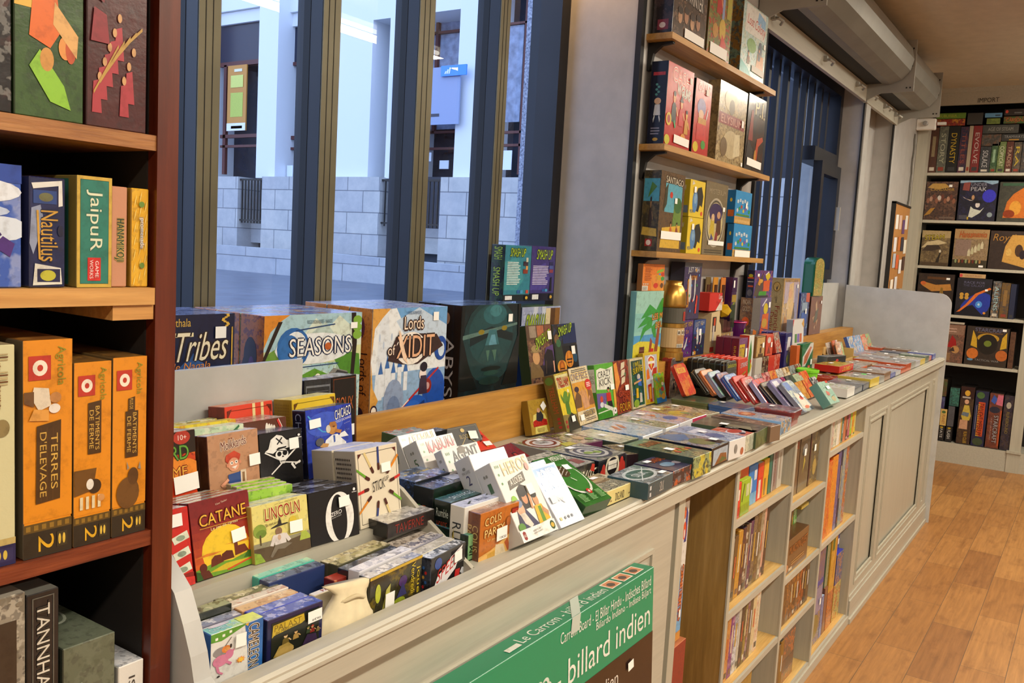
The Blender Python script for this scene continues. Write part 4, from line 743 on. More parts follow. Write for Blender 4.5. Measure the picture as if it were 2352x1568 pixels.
# ================================================================ LEFT BIN
MT = M_CARD
gbox('money', 'red card game box with yellow letters and flying banknotes, cut off by the post', 'c9271f/b01d1a/d8402a@.2', '7a1512', 'd8d4d0/b8a8a8/8a4a4a@.8', S='a01a16', n=1, copylab='red banknote card game', art={'F': [R('8f2014', 0, 0, 1, .16), [P('dfe3cf', (.7,.64-.2*k),(.95,.7-.2*k),(.98,.6-.2*k),(.74,.55-.2*k)) for k in range(3)], [E('8fa08a', .84, .62-.2*k, .07, .035) for k in range(3)], T2('VITE', 'e8c040', '6a1010', .1, .58, .66, .74), T2('DU', 'e8c040', '6a1010', .3, .36, .62, .52), T2('FRIC', 'e8c040', '6a1010', .05, .2, .6, .34), P('d8322a', (.75,0),(1,0),(1,.1),(.85,.12))]}, st=[('F', .42, .78, .45, .16)])
gbox('catane', 'dark red card game box with a big yellow sun over village roofs', '8c2a1c', '6a1614', 'cfcabc/9a8a7a/b8a050@.9', S='7a1a18', n=3, copylab='dark red sun card game', gap=.003, art={'F': [
  [R(c, 0, 1-.1*k, 1, 1-.1*(k+1)) for k, c in enumerate(('7a1c1e', '7c1e1e', '84211e', '8c261e', '982e1e', 'a8381e', 'b8441e', 'c4501e', 'cc5c20', 'b89a2a'))], E('e8c22c', .52, .31, .40, .31), P('d8802a', (.0,.28),(.3,.27),(.45,.29),(.2,.31)), P('d8882a', (.5,.36),(.9,.33),(1,.35),(1,.37)),
  P('6a9a2a', (0,0),(0,.13),(.3,.17),(.6,.14),(1,.2),(1,0)), P('c8b02a', (.2,.06),(.5,.12),(.9,.1),(.6,.03)), P('6a2a12', (.24,.12),(.26,.22),(.32,.26),(.42,.25),(.46,.15)), P('5a2410', (.42,.16),(.44,.25),(.52,.28),(.62,.26),(.64,.16)), P('6a2a14', (.66,.18),(.66,.36),(.69,.4),(.72,.36),(.72,.3),(.84,.3),(.9,.2)), P('3a6a20', (.8,.12),(.88,.2),(1,.2),(1,.1)), E('5a2010', .12, .14, .06, .06), P('5a2412', (.04,0),(.06,.1),(.2,.1),(.26,0)), P('2f5a1c', (0,0),(0,.12),(.06,.1),(.1,0)), L('c84a20', .5, .03, .98, .1, .02),
  T('Klaus Teuber', 'e0c8b0', .42, .895, .62, .92, .03), T2('CATANE', 'ecb93a', '5a1008', .13, .66, .92, .81, .03), R('e0b040', .12, .635, .94, .642), T('Le jeu de cartes', 'eadfa8', .3, .575, .76, .625, .03)]}, st=[('F', .62, .36, .24, .165, .08)])
gbox('lincoln', 'pale yellow card game box with a seated man in a pointed hat', 'd8cd78/cfc068/dcd58c@.3', 'b89a4a', 'e0dcb8/c8c8a0/9a9a80@.7', S='b8a050', n=1, copylab='pale yellow western card game', mat=MT, art={'F': [
  P('c8bc5a', (.6,.3),(.68,.66),(.8,.68),(.9,.3)), R('8f8a70', 0, .2, 1, .34), P('5a4a34', (0,.0),(0,.26),(.4,.24),(.9,.3),(1,.2),(1,0)), E('8aa040', .12, .55, .11, .12), E('6f8a34', .14, .5, .09, .07), L('5a4a2a', .12, .3, .12, .48, .025), P('8aa83a', (0,0),(0,.2),(.1,.16),(.18,0)), P('a8b84a', (.8,.2),(.84,.34),(.92,.36),(1,.25),(1,.2)),
  E('8a6a50', .44, .47, .06, .07), P('2e2a26', (.3,.54),(.62,.57),(.6,.59),(.5,.59),(.47,.72),(.43,.6),(.32,.56)), P('d8d0cc', (.34,.42),(.54,.42),(.56,.24),(.36,.24)), L('d8d0cc', .36, .4, .3, .24, .06), L('d8d0cc', .54, .4, .62, .26, .06), P('7a7060', (.36,.24),(.56,.24),(.66,.2),(.52,.14),(.4,.16),(.3,.04),(.26,.06)), E('c8a890', .44, .36, .03, .05),
  E('d0b83a', .7, .58, .07, .1), T2('LINCOLN', '9a1c16', 'e0d890', .22, .70, .84, .92, .02), T('Se met au vert', '3a2a1a', .22, .60, .5, .65, .03), T('un jeu de cartes', '5a4a2a', .4, .945, .8, .97, .02)]}, st=[('F', .62, .38, .23, .21, -.02)])
gbox('zero', 'black card game box with a huge white numeral', '101012', '0c0c0e', '26262c/9aa0b0/4a4a55@.9', S='0a0a0c', n=2, copylab='black card game with huge numeral', gap=.003, art={'F': [E('e9e8e4', .60, .42, .29, .49, 0, 36), E('101012', .585, .42, .16, .45, .06, 36), T('ZERO', 'f2f2f2', .42, .46, .64, .54, .04), T('REINER KNIZIA', 'c8c8c8', .43, .42, .63, .44, .04), E('e8e8e8', .92, .9, .025, .03), R('c0c0c0', .87, .84, .97, .855)]}, st=[('F', .57, .62, .22, .2, .04)], mat=M_WRAP)
mt = []
for k, (a, c) in enumerate(((88, '2a3a7a'), (118, 'd8c48a'), (150, '6aa82c'), (185, 'c82a24'), (215, 'dd8a24'), (258, '2a3a7a'), (292, 'd8c48a'), (330, '6aa82c'), (8, 'c82a24'), (42, 'dd8a24'))):
    a = math.radians(a); ca, sa = math.cos(a), math.sin(a); f = lambda r: (.5+.66*r*ca*1.25, .5+.66*r*sa)
    p0, p1 = f(.36), f(.78); mt += [L(c, *p0, *p1, .045, 1.25)]
    q0 = f(.33); q1 = f(.44); mt += [L('4a1e14', *q0, *q1, .055, 1.25), E('4a1e14', *q0, .027, .022)]
gbox('stickup', 'tall cream card game box ringed with coloured matchsticks', 'd9cfb8', 'a8a090', 'c8c8d8/dcd8d0/a8b0cc@.4', S='b0a894', n=1, copylab='cream matchstick card game', mat=M_CARD, gap=.004, art={'F': [frame_('3a3430', .05, .006), P('5a2018', (.06,.95),(.14,.95),(.06,.89)), P('5a2018', (.94,.95),(.86,.95),(.94,.89)), mt, T('STICK', '2a2624', .33, .43, .62, .56, .03), T('UP', '2a2624', .62, .54, .72, .6)],
  'L': [[E('3a302a', .12+.095*i+(.045 if j % 2 else 0), .08+.058*j, .032, .017, 0, 6) for i in range(9) for j in range(15)]]}, st=[('F', .55, .66, .22, .12, .03)])
GEO['greenbk'] = (*GEO['greenbk'][:2], GEO['greenbk'][2]-.016, GEO['greenbk'][3], .013, GEO['greenbk'][5]+.012, GEO['greenbk'][6], .10)
gbox('greenbk', 'lime green card game box with white dice, standing behind the pale yellow one', '8fc03a/a8d050/6aa02a@.6', '9a9a80', 'd8d6b0/e8e4d0/c8b850@.6', S='d8d4b0', n=3, copylab='pale edged card game behind the yellow western box', gap=.002, art={'F': [P('d8e0b0', (.0,.0),(.1,.35),(.25,.2),(.2,0)), P('e0e4c0', (.76,.5),(.9,.65),(.98,.4),(.84,.28)), P('5a8a2a', (.4,.15),(.6,.3),(.75,.15),(.6,0))]}, st=[('F', .32, .22, .28, .55)])
gbox('molk', 'tan card game box with a grinning red-capped boy and brown lettering', 'b98a68/b08260/c09474@.3', '5e2f20/8a5a38/4a2418@.3', 'c8c4c4/e2dcd6/a88a78@.6', S='6a3a26', n=1, copylab='tan boy card game', mat=M_CARD, art={'F': VM([
  T2('Molkkards', '6a2418', 'e0d0bc', .25, .70, .74, .86, .05), E('6a2418', .42, .90, .012, .01), E('6a2418', .46, .905, .012, .01), E('b8402a', .46, .55, .14, .1), P('c84a32', (.32,.5),(.34,.62),(.5,.68),(.62,.6),(.6,.52),(.4,.56)), E('e0a080', .48, .44, .11, .12), E('f4f0e8', .44, .47, .03, .03), E('f4f0e8', .53, .48, .03, .03), E('201a18', .445, .47, .012, .014), E('201a18', .53, .48, .012, .014), P('f0e8e0', (.43,.40),(.55,.42),(.5,.36)), E('d89070', .36, .44, .025, .035), E('d89070', .6, .47, .025, .035), P('2a4a8a', (.36,.0),(.36,.28),(.62,.3),(.64,.0)), R('e0d0b8', .6, .06, .71, .32), R('8a6a48', .63, .1, .68, .28), L('e0a080', .36, .2, .22, .1, .05)], 0.22, 0.78)}, st=[('F', .77, .5, .22, .16, .02)])
gbox('ardeme', 'red and orange flame card game box with green script, partly behind the post', 'c8441c/e07a24/7a1c12@.9', '2a1410', 'd8d0c4/8a8a80@.7', S='2a1812', n=1, copylab='flame card game with green script', art={'F': [R('2a1c12', 0, .74, 1, 1), E('e88a2a', .7, .5, .4, .2), E('d8401a', .6, .25, .4, .2), E('b83a2a', .78, .93, .14, .08), T('10+', 'f4e8e0', .72, .9, .86, .96), T2('LEZARD', '6aa83c', '1c3a14', .05, .68, .88, .84), T2('SUPREME', 'e8b040', '8a2a10', .02, .48, .84, .6), [star('e8c04a', .3, .3, .18, .08, 7), E('b8301a', .3, .3, .09, .05)]]}, st=[('F', .6, .3, .4, .2, .06)])
gbox('skull', 'black card game box with a white pirate skull and crossed sabres', '111113', '0b0b0d', '2a2a30/707888@.7', S='0c0c0e', n=1, copylab='pirate skull card game', art={'F': VM([
  L('ecebe6', .12, .60, .55, .30, .03), L('ecebe6', .55, .30, .92, .22, .03), L('ecebe6', .88, .64, .55, .33, .035), L('ecebe6', .55, .33, .25, .05, .03), P('ecebe6', (.74,.26),(.82,.1),(.78,.08),(.7,.22)), L('ecebe6', .8, .2, .93, .26, .05),
  P('ecebe6', (.12,.62),(.2,.68),(.26,.9),(.4,1),(.52,.96),(.62,.84),(.78,.82),(.84,.66),(.62,.64),(.4,.62),(.3,.55)), P('111113', (.36,.62),(.42,.68),(.62,.69),(.6,.65)), L('111113', .38, .92, .52, .76, .03), L('111113', .52, .92, .4, .76, .03), E('ecebe6', .5, .5, .15, .14), P('ecebe6', (.42,.42),(.46,.27),(.56,.27),(.6,.42)), E('111113', .44, .52, .05, .06), E('111113', .57, .53, .055, .065), L('111113', .4, .62, .66, .56, .02), P('111113', (.49,.43),(.52,.48),(.55,.43)), R('111113', .455, .33, .57, .345), [R('111113', .47+.03*k, .27, .475+.03*k, .35) for k in range(4)], E('e8e8e8', .91, .92, .03, .03), R('c8c8c8', .86, .85, .97, .87)], 0.31, 0.64)}, st=[('F', .66, .69, .22, .18, .04)])
gbox('chicago', 'blue card game box with a worried man in a white shirt', '2a3fae/2436a0/3a50b8@.5', '141830', '202434/8890a8@.6', S='10142c', art={'F': VM([
  E('3f5ac8', .4, .6, .4, .3), L('4aa0d8', .05, .86, .2, .6, .03), L('4aa0d8', .2, .6, .34, .42, .03), L('4aa0d8', .34, .42, .44, .4, .03), T2('CHICAGO', 'f2f2ee', '1a2460', .62, .64, .98, .88, .06, .0), T('STOCK EXCHANGE', 'e8e8f0', .62, .56, .98, .62, .05), T('by CAYLUS', 'c8c8e0', .82, .51, .95, .535, .02),
  P('e9ecf0', (.34,.0),(.4,.2),(.54,.3),(.66,.3),(.74,.18),(.84,.06),(.84,.0)), P('e9ecf0', (.66,.2),(.9,.2),(.82,.34),(.72,.3)), E('c08a4a', .55, .46, .1, .15), P('a87038', (.47,.5),(.5,.62),(.62,.62),(.66,.5)), E('d8d0c0', .46, .46, .05, .1), L('b87c40', .6, .4, .74, .34, .08), E('6a3a1c', .58, .5, .03, .02), P('3a5ab0', (.56,.28),(.6,.28),(.6,.12),(.57,.1)), E('5a5a60', .27, .18, .09, .1), P('c89858', (.26,.06),(.34,.14),(.46,.1),(.42,0)), T('780 2.', '5a70c8', .16, .3, .34, .35), T('-4.54', '5a70c8', .78, .34, .92, .39)], 0.4, 0.6),
  'L': [T('CHICAGO', '8a90a8', .25, .2, .7, .95, 'd')]}, st=[('F', .05, .73, .24, .13, .05)])
gbox('orange', 'orange-red slip case card game with two cream stripes, lying against the grey back panel', 'd8432a', '9a3a24/6a2a1c@.3', 'd88a6a/e8c0a8@.5', S='a83c24', mat=M_CARD, art={'F': [R('e6d49a', .56, 0, .62, 1), R('e6d49a', .74, 0, .80, 1), P('6a2414', (.04,.94),(.14,.96),(.04,.82)), P('6a2414', (.97,.95),(.86,.96),(.97,.84)), frame_('8a3018', .06, .008), ], 'L': [R('6a2a18', .1, .55, .9, .62), R('6a2a18', .1, .68, .9, .74), R('6a2a18', .1, .8, .9, .86)]})
gbox('yellow', 'bright yellow slip case card game with dotted side, right of the orange one', 'dcbc2a', 'a88a24', 'e0d488/f0e8c0@.5', S='b89a24', mat=M_CARD, art={'F': [P('6a3a14', (.04,.93),(.14,.95),(.04,.82)), P('6a3a14', (.97,.95),(.86,.96),(.97,.84)), frame_('7a6a1c', .06, .008)], 'L': [[P('8a6a1c', (.08+.1*i, .55+.045*j), (.14+.1*i, .55+.045*j), (.11+.1*i, .585+.045*j)) for i in range(9) for j in range(9)]]})
gbox('fist', 'dark brown card game box with a white cartoon fist', '5c2f1c', '4a2414', 'c8b8a8/8a6a50@.6', S='4a2616', n=1, copylab='dark brown fist card game', art={'F': [[E('ece6da', .53+.055*k, .86-.015*k, .035, .09) for k in range(4)], E('ece6da', .6, .7, .12, .12), L('ece6da', .34, .66, .9, .74, .05), L('c8302a', .78, .98, .98, .66, .05), L('ece6da', .8, .99, .99, .70, .012), T('POING D OR', '8aa83c', .28, .80, .48, .86)]})
gbox('pale', 'pale mint card game box with dark green scribbles, behind the tan boy box', 'b8d0b0/a0c09a/e0e0c8@.5', '8aa890', 'd8dccc/c0d0b0@.5', S='a8c0a4', n=1, copylab='mint card game', art={'F': [L('2a6a3a', .75, .9, .9, .98, .03), L('2a6a3a', .72, .8, .97, .9, .03), E('3a7a44', .85, .9, .05, .04), P('5a9a5a', (0,.6),(.15,.8),(.3,.7),(.2,.6))]})
gbox('yband', 'card game box with a yellow and red top edge behind the mint one', 'dcc832/c8b020/c83a2a@.4', 'c8b030', 'e0d040/d8c830/d83a40@.3', S='d0bc30')
gbox('redstk', 'crimson edged card game at the far left of the bin', 'b03a4a/e0c8cc/8a2a3a@.9', '8a2030', 'c85a6a/e8dada/a83a4a@.9', S='8a2a38')
gbox('yellow2', 'mustard edged card game at the back of the bin behind the crimson edged one', 'b8a030/dcd8b0/6a8a3a@.9', '8a7a2a', 'c8b848/e8e4c8/7aa04a@.9', S='a89a38')
gbox('elphi', 'small black card game box with grey lettering, beside the grey back panel', '1e1f22/2a2c30@.6', '151618', '9aa0b0/505868/d0d4e0@.9', S='151618', art={'F': [frame_('70747c', .06, .02), frame_('50545a', .12, .01), T('DELPHI', 'a8acb4', .2, .36, .85, .5)]})
gbox('sioux', 'small black card game box with orange lettering left of the white castle box', '1f1a18', '121214', '9098a8/3a3e48@.8', S='141210', art={'F': [frame_('7a4022', .05, .02, .4), T('SIOUX', 'b8622c', .15, .64, .85, .78), T('David Parlett', 'b8622c', .35, .55, .65, .58)]}, st=[('F', .45, .36, .4, .12)])
# ---- front tier
gbox('camel', 'small white box with a pink beast, sun and blue lettered strip, front left corner', 'dcdcda', '2a5a9a', '7fc0b8/6ab0a8/c8d84a@.5', S='5a9a4a', mat=M_CARD, art={'F': VM([R('d9d9d6', 0, 0, 1, 1), P('5a9a3a', (0,.84),(0,1),(.66,1),(.66,.97),(.2,.82)), [R('e8ece0', .08+.13*k, .86+.03*k, .13+.13*k, .91+.03*k) for k in range(3)], P('2c6ab4', (.64,.98),(1,1),(1,0),(.72,0),(.70,.5)), P('dcb03a', (.64,.98),(.72,1),(.70,.93)), T2('CAMELEON', '1c1c20', 'e4d8c0', .72, .08, .92, .94, 'd'),
   E('8a8688', .18, .62, .14, .09), E('d8803a', .28, .64, .08, .07), E('e0a060', .3, .63, .05, .04), E('2a2626', .37, .67, .02, .04), L('4a4444', .26, .7, .38, .84, .012), E('cc7a9a', .18, .45, .15, .11), E('c87496', .34, .52, .08, .09), P('c87496', (.38,.58),(.44,.6),(.42,.54)), L('cc7a9a', .1, .4, .14, .24, .05), L('cc7a9a', .14, .24, .22, .18, .035), L('c87496', .28, .4, .38, .32, .05), E('3a3434', .14, .16, .03, .02), star('e8962c', .56, .33, .1, .055, 9, .7), E('ecc040', .56, .33, .045, .035)], 0.5, 0.5),
  'T': [R('d4dc50', .62, 0, 1, 1), T('CAMELEON', 'c8e4e8', .06, .25, .58, .6), E('c8c4d0', .3, .8, .2, .15)]}, st=[('F', .44, .80, .2, .13, -.05)])
gbox('palast', 'dark blue framed card game box with a yellow banner and old masters style crowd', '1c1e4a', '1a1e4c', '4a5cb0/8090d0/b8bce0@.7', S='161a44', art={'F': VM([R('20241c', .07, 0, .93, .9), P('c8ac2c', (.08,.56),(.1,.84),(.64,.87),(.66,.7),(.6,.66),(.12,.6)), T('PALAST', '7a6414', .12, .68, .6, .83), T('des Maharadscha', '2a241c', .14, .60, .56, .68, .02), man(.32, .3, .13, 'd8b888', '6a5a2a'), man(.5, .34, .11, 'd8b078', 'a8884a'), man(.8, .34, .09, 'c8a070', '8a2a24', 'b83a2a'), man(.72, .36, .08, 'c8a070', '3a4a30', '6a7a3a'), man(.9, .32, .07, 'c8a070', '7a6a3a'), P('a8904a', (.1,.1),(.2,.32),(.36,.34),(.46,.2),(.3,.05)), E('b89c58', .3, .16, .16, .1), P('3a2a4a', (.6,.1),(.7,.34),(.86,.3),(.9,.1))], 0.5, 0.5)}, st=[('F', .69, .80, .26, .14, .03)], stc='6€90')
# stacks behind the front pair
g0 = GEO['palast']
def behind(base, items, where, grp, gap=.001):
    x, y, z, w, d, h, yaw, tilt = base; dy = d+gap
    for k, (F, Tp, dd, dh, dx) in enumerate(items):
        g = (x+dx-math.sin(yaw)*dy, y+dy*math.cos(yaw), z, w-dx*.2, dd, h+dh, yaw, tilt); dy += dd+gap
        gbox(None, '%s edged card game, %s back in stack %s' % (cname(Tp.split('/')[0]), ORD[k], where), F, F, Tp, g=g, group=grp)
behind(g0, [('3a4ab0', '5a6cc0/98a4dc/c8cce8@.7', .019, 0, -.002), ('b89068', 'd8b890/e8d4b8/b07a5a@.5', .017, .0, -.004), ('d8cfc4', 'ded8d0/c8b8a8/b86a4a@.5', .015, .002, -.006), ('4a4a3a', 'b8b490/6a6a50/e0dcc0@.9', .02, .001, -.008)], 'behind the blue framed box', 'flush card games in the front tray')
g0 = GEO['camel']
behind((g0[0], g0[1], g0[2], g0[3]*.98, g0[4], g0[5]-.004, g0[6], 0), [('5a6a90', 'a8b0c8/e0dcd8/7a86a8@.9', .016, -.004, .0), ('6a6a80', 'b0b0bc/8088a0/d8d8dc@.9', .016, -.003, .0), ('20261c', '8a9a80/c8ccb0/4a5a4a@.9', .02, .006, -.003)], 'behind the pink beast box', 'flush card games in the corner of the tray')
gbox('pan', 'white and cream card box with dark red capital letters, behind the cloth pouch', 'dcd0b0', 'd8d0bc', 'e4e0e0', S='d8ccac', mat=M_CARD, art={'T': [T('PAN', 'a02a2a', .3, .2, .6, .8)], 'F': [L('3a2a1a', .82, .7, .84, .8, .015), E('b83a2a', .88, .62, .05, .05)]})
gbox(None, 'dark red card box beside the white and cream one in the front tray', '8a2a20/a04030/d08a5a@.6', '6a1a14', 'a83a2c', g=(.846, .83, .931, .04, .02, .105, 0, 0))
GEO['g2'] = (.765, .855, .931, .098, .012, .115, -.03, 0)
behind(GEO['g2'], [('2a3a6a', '6a7a9a/a8b0c0/404a6a@.9', .02, 0, 0), ('4ab0a0', '8ad0c0/6ac0b0/c8e0b0@.5', .017, .001, .0), ('5a6a5a', 'a8a890/c8c4a8/7a8a70@.9', .017, .001, .002), ('5a5a44', 'b0a888/d0c8a8/6a6a50@.9', .017, .0, .004)], 'behind the white and cream box', 'flush card games in the middle of the tray')
gbox('forest', 'dark card game box with golden plants and yellow lettering, behind the front rail', '2a2614/6a5a1c/3a3a24@.9', '24241c', 'c8c4c0/8a8ea0/e8e4e0@.9', S='20201a', art={'F': VM([R('c8a83c', .0, .94, 1, 1), E('b8c03a', .15, .6, .05, .2), P('b8b45a', (.2,.0),(.3,.6),(.38,.7),(.36,.3),(.3,0)), E('4a2a6a', .62, .62, .08, .12), P('3a3a6a', (.5,.3),(.62,.6),(.7,.3)), T('Vendredi', 'd8c030', .78, .25, .86, .92, 'd'), T('joue', 'd8c030', .88, .2, .96, .8, 'd'), E('8a9a2a', .55, .2, .12, .1), R('d87a2a', .03, .1, .07, .2), E('8a7a3a', .4, .15, .1, .1)], 0.4, 0.6)}, st=[('F', .26, .5, .17, .22, -.03)])
behind(GEO['forest'], [('c8c8d0', 'd8d8e4/b0b4c8/f0f0f4@.7', .02, .004, .002), ('1a1e2a', '3a4254/8890a0/20283a@.9', .02, .0, .004), ('4a4a34', 'b8b080/d8d0b0/7a7450@.9', .018, .002, .006), ('5a5444', 'c8bc90/a89c78/e0dcc0@.9', .016, .0, .008)], 'behind the dark box with golden plants', 'flush card games behind the golden plants box')
gbox('speed', 'black card game box with a red scrawl on a white splash', '18181a', '26282e/5a6070@.4', 'a8aeb8/50565e/e4e8ee@.9', S='141416', art={'F': VM([P('e8e8ea', (.08,.2),(.2,.5),(.4,.6),(.55,.8),(.9,.98),(.8,.7),(.7,.45),(.5,.3),(.25,.05)), T('SPEED', 'c02a24', .16, .3, .8, .62, .18, .2), E('2a4a9a', .2, .8, .1, .14), P('e07a24', (.3,.0),(.32,.2),(.45,.22),(.5,.05)), P('cc2a2a', (.68,.2),(.7,.42),(.84,.4),(.82,.15)), P('d8dce4', (.84,.3),(.9,.4),(1,.35),(1,.1))], 0.4, 0.6), 'L': [[E(('c8302a','3a6ab0','d8a03a')[k % 3], .4+.2*(k % 2), .15+.07*k, .1, .025) for k in range(11)]]}, st=[('F', .62, .78, .22, .16, .06)])
behind(GEO['speed'], [('c8c4b0', 'd8d4c8/b0aca0/e8e6e0@.6', .022, .0, .002), ('8a8a98', 'b8b8c4/e0dcd8/70748a@.9', .024, .002, .004), ('7a6a58', 'c0b4a8/d8ccc0/8a8078@.8', .03, -.002, .006)], 'behind the red scrawl box', 'flush card games behind the scrawl box')
gbox('ultrium', 'narrow dark green card game box standing end-on with upright green lettering', '7fae78/a8c890/5a8a60@.4', '1a2c24/2a4a3a@.6', '4f9a80/3a7a66/2a5a4c@.4', S='1c3028', art={'F': [T('ULTRIUM', '0c1a12', .22, .1, .8, .82, 'u')], 'T': [[E('1a2a28', .5, .22+.15*k, .36, .055) for k in range(4)], [E('c8d8d0', .5, .22+.15*k, .28, .042) for k in range(4)], [E('2a3a38', .5, .22+.15*k, .2, .03) for k in range(4)]]})
gbox('taverne', 'flat black card box with dark red lettering lying across the stacks below the matchstick box', '26221f/3a2a26@.5', '1c1a1a', 'b8b4ac/8a8680/d8d4cc@.8', S='1a1816', art={'F': [T('TAVERNE', '8a2a22', .15, .2, .75, .8)]}, g=(1.0, .872, 1.046, .112, .045, .024, -.02, 0))
# cream cloth pouch with red letters
def pouch():
    mb = MB(); n, m = 20, 18
    for j in range(m+1):
        t = j/m; z = t*.118
        wd = .048*(1-.55*max(0, (t-.62)/.38)**.7 if t < .86 else .5+.6*(t-.86)/.14)*(.75+.25*min(1, t*6)); dp = .017*(1-.6*max(0, (t-.55)/.45))*(.5+.5*min(1, t*5))
        for k in range(n):
            a = 2*PI*k/n; rr = 1+.05*math.sin(5*a+9*t)+.03*math.sin(11*a-14*t)
            mb.v.append((wd*math.cos(a)*rr+.010*t, dp*math.sin(a)*rr, z))
    for j in range(m):
        for k in range(n): mb.f.append((j*n+k, j*n+(k+1) % n, (j+1)*n+(k+1) % n, (j+1)*n+k)); mb.c.append(None); mb.mi.append(0)
    mb.f.append(tuple(range(n))[::-1]); mb.f.append(tuple(m*n+k for k in range(n))); mb.c += [None]*2; mb.mi += [0]*2
    o = mb.build('cloth_pouch', plain('cream_cotton', 'd9ccaa', .9, var=.08, scale=60), smooth=True)
    o.location = (.818, .789, .931); o.rotation_euler = (-.05, .12, -.05)
    tag(o, 'cream cotton drawstring pouch with upright red lettering in the front tray', 'pouch')
    c = []
    for k in range(25): a = 2*PI*k/24; c.append((.024*math.cos(a)+.008, .0125*math.sin(a), .098+.003*math.sin(3*a)))
    MB().tube(c, .0028, 6).build('drawstring', plain('cord', 'c8ba98', .9), o, smooth=True)
    mb = MB()
    for txt, col, x0, x1, z0, z1 in (('GANG', 'a02a22', -.028, -.008, .006, .06), ('OF FOUR', 'a02a22', .0, .012, .01, .062), ('JEU', '2a2420', .02, .03, .02, .06)):
        vs, fs = text_mesh(txt); b = len(mb.v)
        for u, v in vs: mb.v.append((x0+(x1-x0)*v*-1+(x1-x0), -.0200+abs((x0+x1)/2)*.10, z0+(z1-z0)*u))
        for f in fs: mb.f.append(tuple(b+q for q in f)); mb.c.append(pal(col)); mb.mi.append(0)
    mb.build('pouch_print', M_INK, o, fix=False)
pouch()
# ---- stacks right of the bin
gbox('colis', 'orange-brown parcel themed card game box with yellow lettering and a stamp', 'b86a28/b06024/c27632@.3', '7a4a34/8a5a44/5a3424@.4', 'a87a60/c8a890/8a5a44@.6', S='8a4a24', art={'F': [P('e0b060', (0,0),(0,.16),(.3,.22),(.5,.3),(.75,.42),(1,.55),(1,0)), P('d8c8a8', (.4,.0),(.42,.3),(.62,.26),(.7,.05)), P('c89a3c', (.2,.0),(.22,.16),(.4,.2),(.42,0)), E('7a3a24', .83, .36, .06, .1), P('3a2a2a', (.74,.12),(.82,.32),(.94,.4),(.98,.25),(.9,.1)), P('b85a2a', (.64,.28),(.72,.36),(.8,.12),(.74,.1)), T2('COLIS', 'ecd28a', '8a4a18', .12, .72, .53, .87, .04), T2('PARTY', 'ecd28a', '8a4a18', .12, .5, .62, .65, .04), T('LE JEU', 'e0c078', .2, .4, .42, .45), R('7a1c18', .79, .6, .965, .92), R('a8302a', .81, .63, .945, .89), L('e0c8b0', .83, .68, .92, .84, .02), E('8f5020', .72, .69, .07, .1), E('b2642a', .72, .69, .055, .08)],
  'T': [T('COLIS', 'e8dcd0', .55, .55, .8, .85, 'i'), T('PARTY', 'e8dcd0', .35, .45, .62, .75, 'i')], 'L': [T('COLIS', 'd8b878', .55, .25, .9, .75, 'd'), T('PARTY', 'd8b878', .15, .2, .5, .75, 'd')]}, st=[('F', .4, .37, .27, .25, .04)], stc='10€50')
gbox('whitebx', 'white card game box with dark brush marks, just behind the parcel box', 'dcdcd8', 'd8d6cc', 'c8cce0/d8dae8/b0b8d4@.5', S='d0d0cc', art={'T': [L('2a3a34', .2, .3, .35, .6, .06), T('VITESSE', '3a4a6a', .45, .3, .75, .6, 'i'), L('2a3a34', .8, .7, .9, .85, .05)], 'L': [T('RUSH', '1c2426', .2, .1, .8, .7, 'd'), P('c8b03a', (.2,.2),(.3,.6),(.4,.2))]})
gbox('greenbx', 'dark green patterned card game box, second behind the parcel box', '1c2c20/2a4a34/12201a@.8', '161c18/1f2c22@.6', '2a5a5a/20444a/4a7a78@.8', S='1a2a22', art={'T': [T('SAUVAGES', 'c8d8dc', .2, .3, .8, .65)], 'L': [T('Rumble', 'c8d0c4', .15, .7, .85, .85), T('HORDE', 'a8402a', .2, .48, .8, .62), E('8a3a1c', .5, .28, .3, .12)]})
gbox('nox', 'dark green-black card game box with glowing green outlined title', '141f1a/1a3324@.6', '1a1e20/24282a@.5', '20263c/3a4a80/8a94b8@.9', S='15191a', art={'F': [T2('NOX', '0c1410', '3fae3c', .2, .3, .78, .82, .02, .1), R('5aa83a', .82, .76, .96, .94), T('8+', 'e8f0e0', .86, .8, .93, .88)], 'T': [T('NOX', '9ab0e0', .3, .2, .6, .6), R('c8d0e4', .62, .3, .92, .9)], 'L': [R('5a9a3a', .25, .62, .4, .7), R('c86a3a', .5, .64, .65, .7), E('c8ccd4', .5, .3, .3, .1), E('1a1e20', .5, .3, .2, .06)]})
gbox('nox2', 'second dark card game box with blue sky edge, behind the glowing green title', '141c20', '1e2634/3a5a9a@.5', '26304a/5a74b0/a8b4d8@.9', S='151a20')
gbox('nox3', 'third dark card game box in the stack beside the matchstick box', '141c20', '1c2430/3a5a8a@.5', '3a4a60/8a9aae/c8b060@.9', S='151a20', g=(1.132, .971, .99, .10, .03, .107, 0, 0))
WH = 'e2e0da'
def mini(key, label, num, title, tcol, extra=(), st=(), n=0, sub=None, ttl2=None):
    a = [[E('5a8a5a', .08+.04*k, .93, .012, .02) for k in range(3)], E('4a8a4a', .1, .83, .02, .016), E('4a8a4a', .1, .72, .02, .016)]
    if title: a += T2(title, tcol, tcol, .22, .80, .93, .95, .03, 0, .004)
    return gbox(key, label, WH, 'c4c4c2', 'ced4e4/e4e6ee@.4', S='d8d6d0', mat=M_CARD, n=n, gap=.004, copylab=label, st=st, art={'F': flat([a, list(extra)]), 'L': [T(num, '4a6a4a', .4, .66, .62, .78), E('8a8a84', .4, .87, .06, .02), E('8a8a84', .55, .87, .06, .02), T(title or 'MINI', tcol, .12, .36, .88, .5)]})
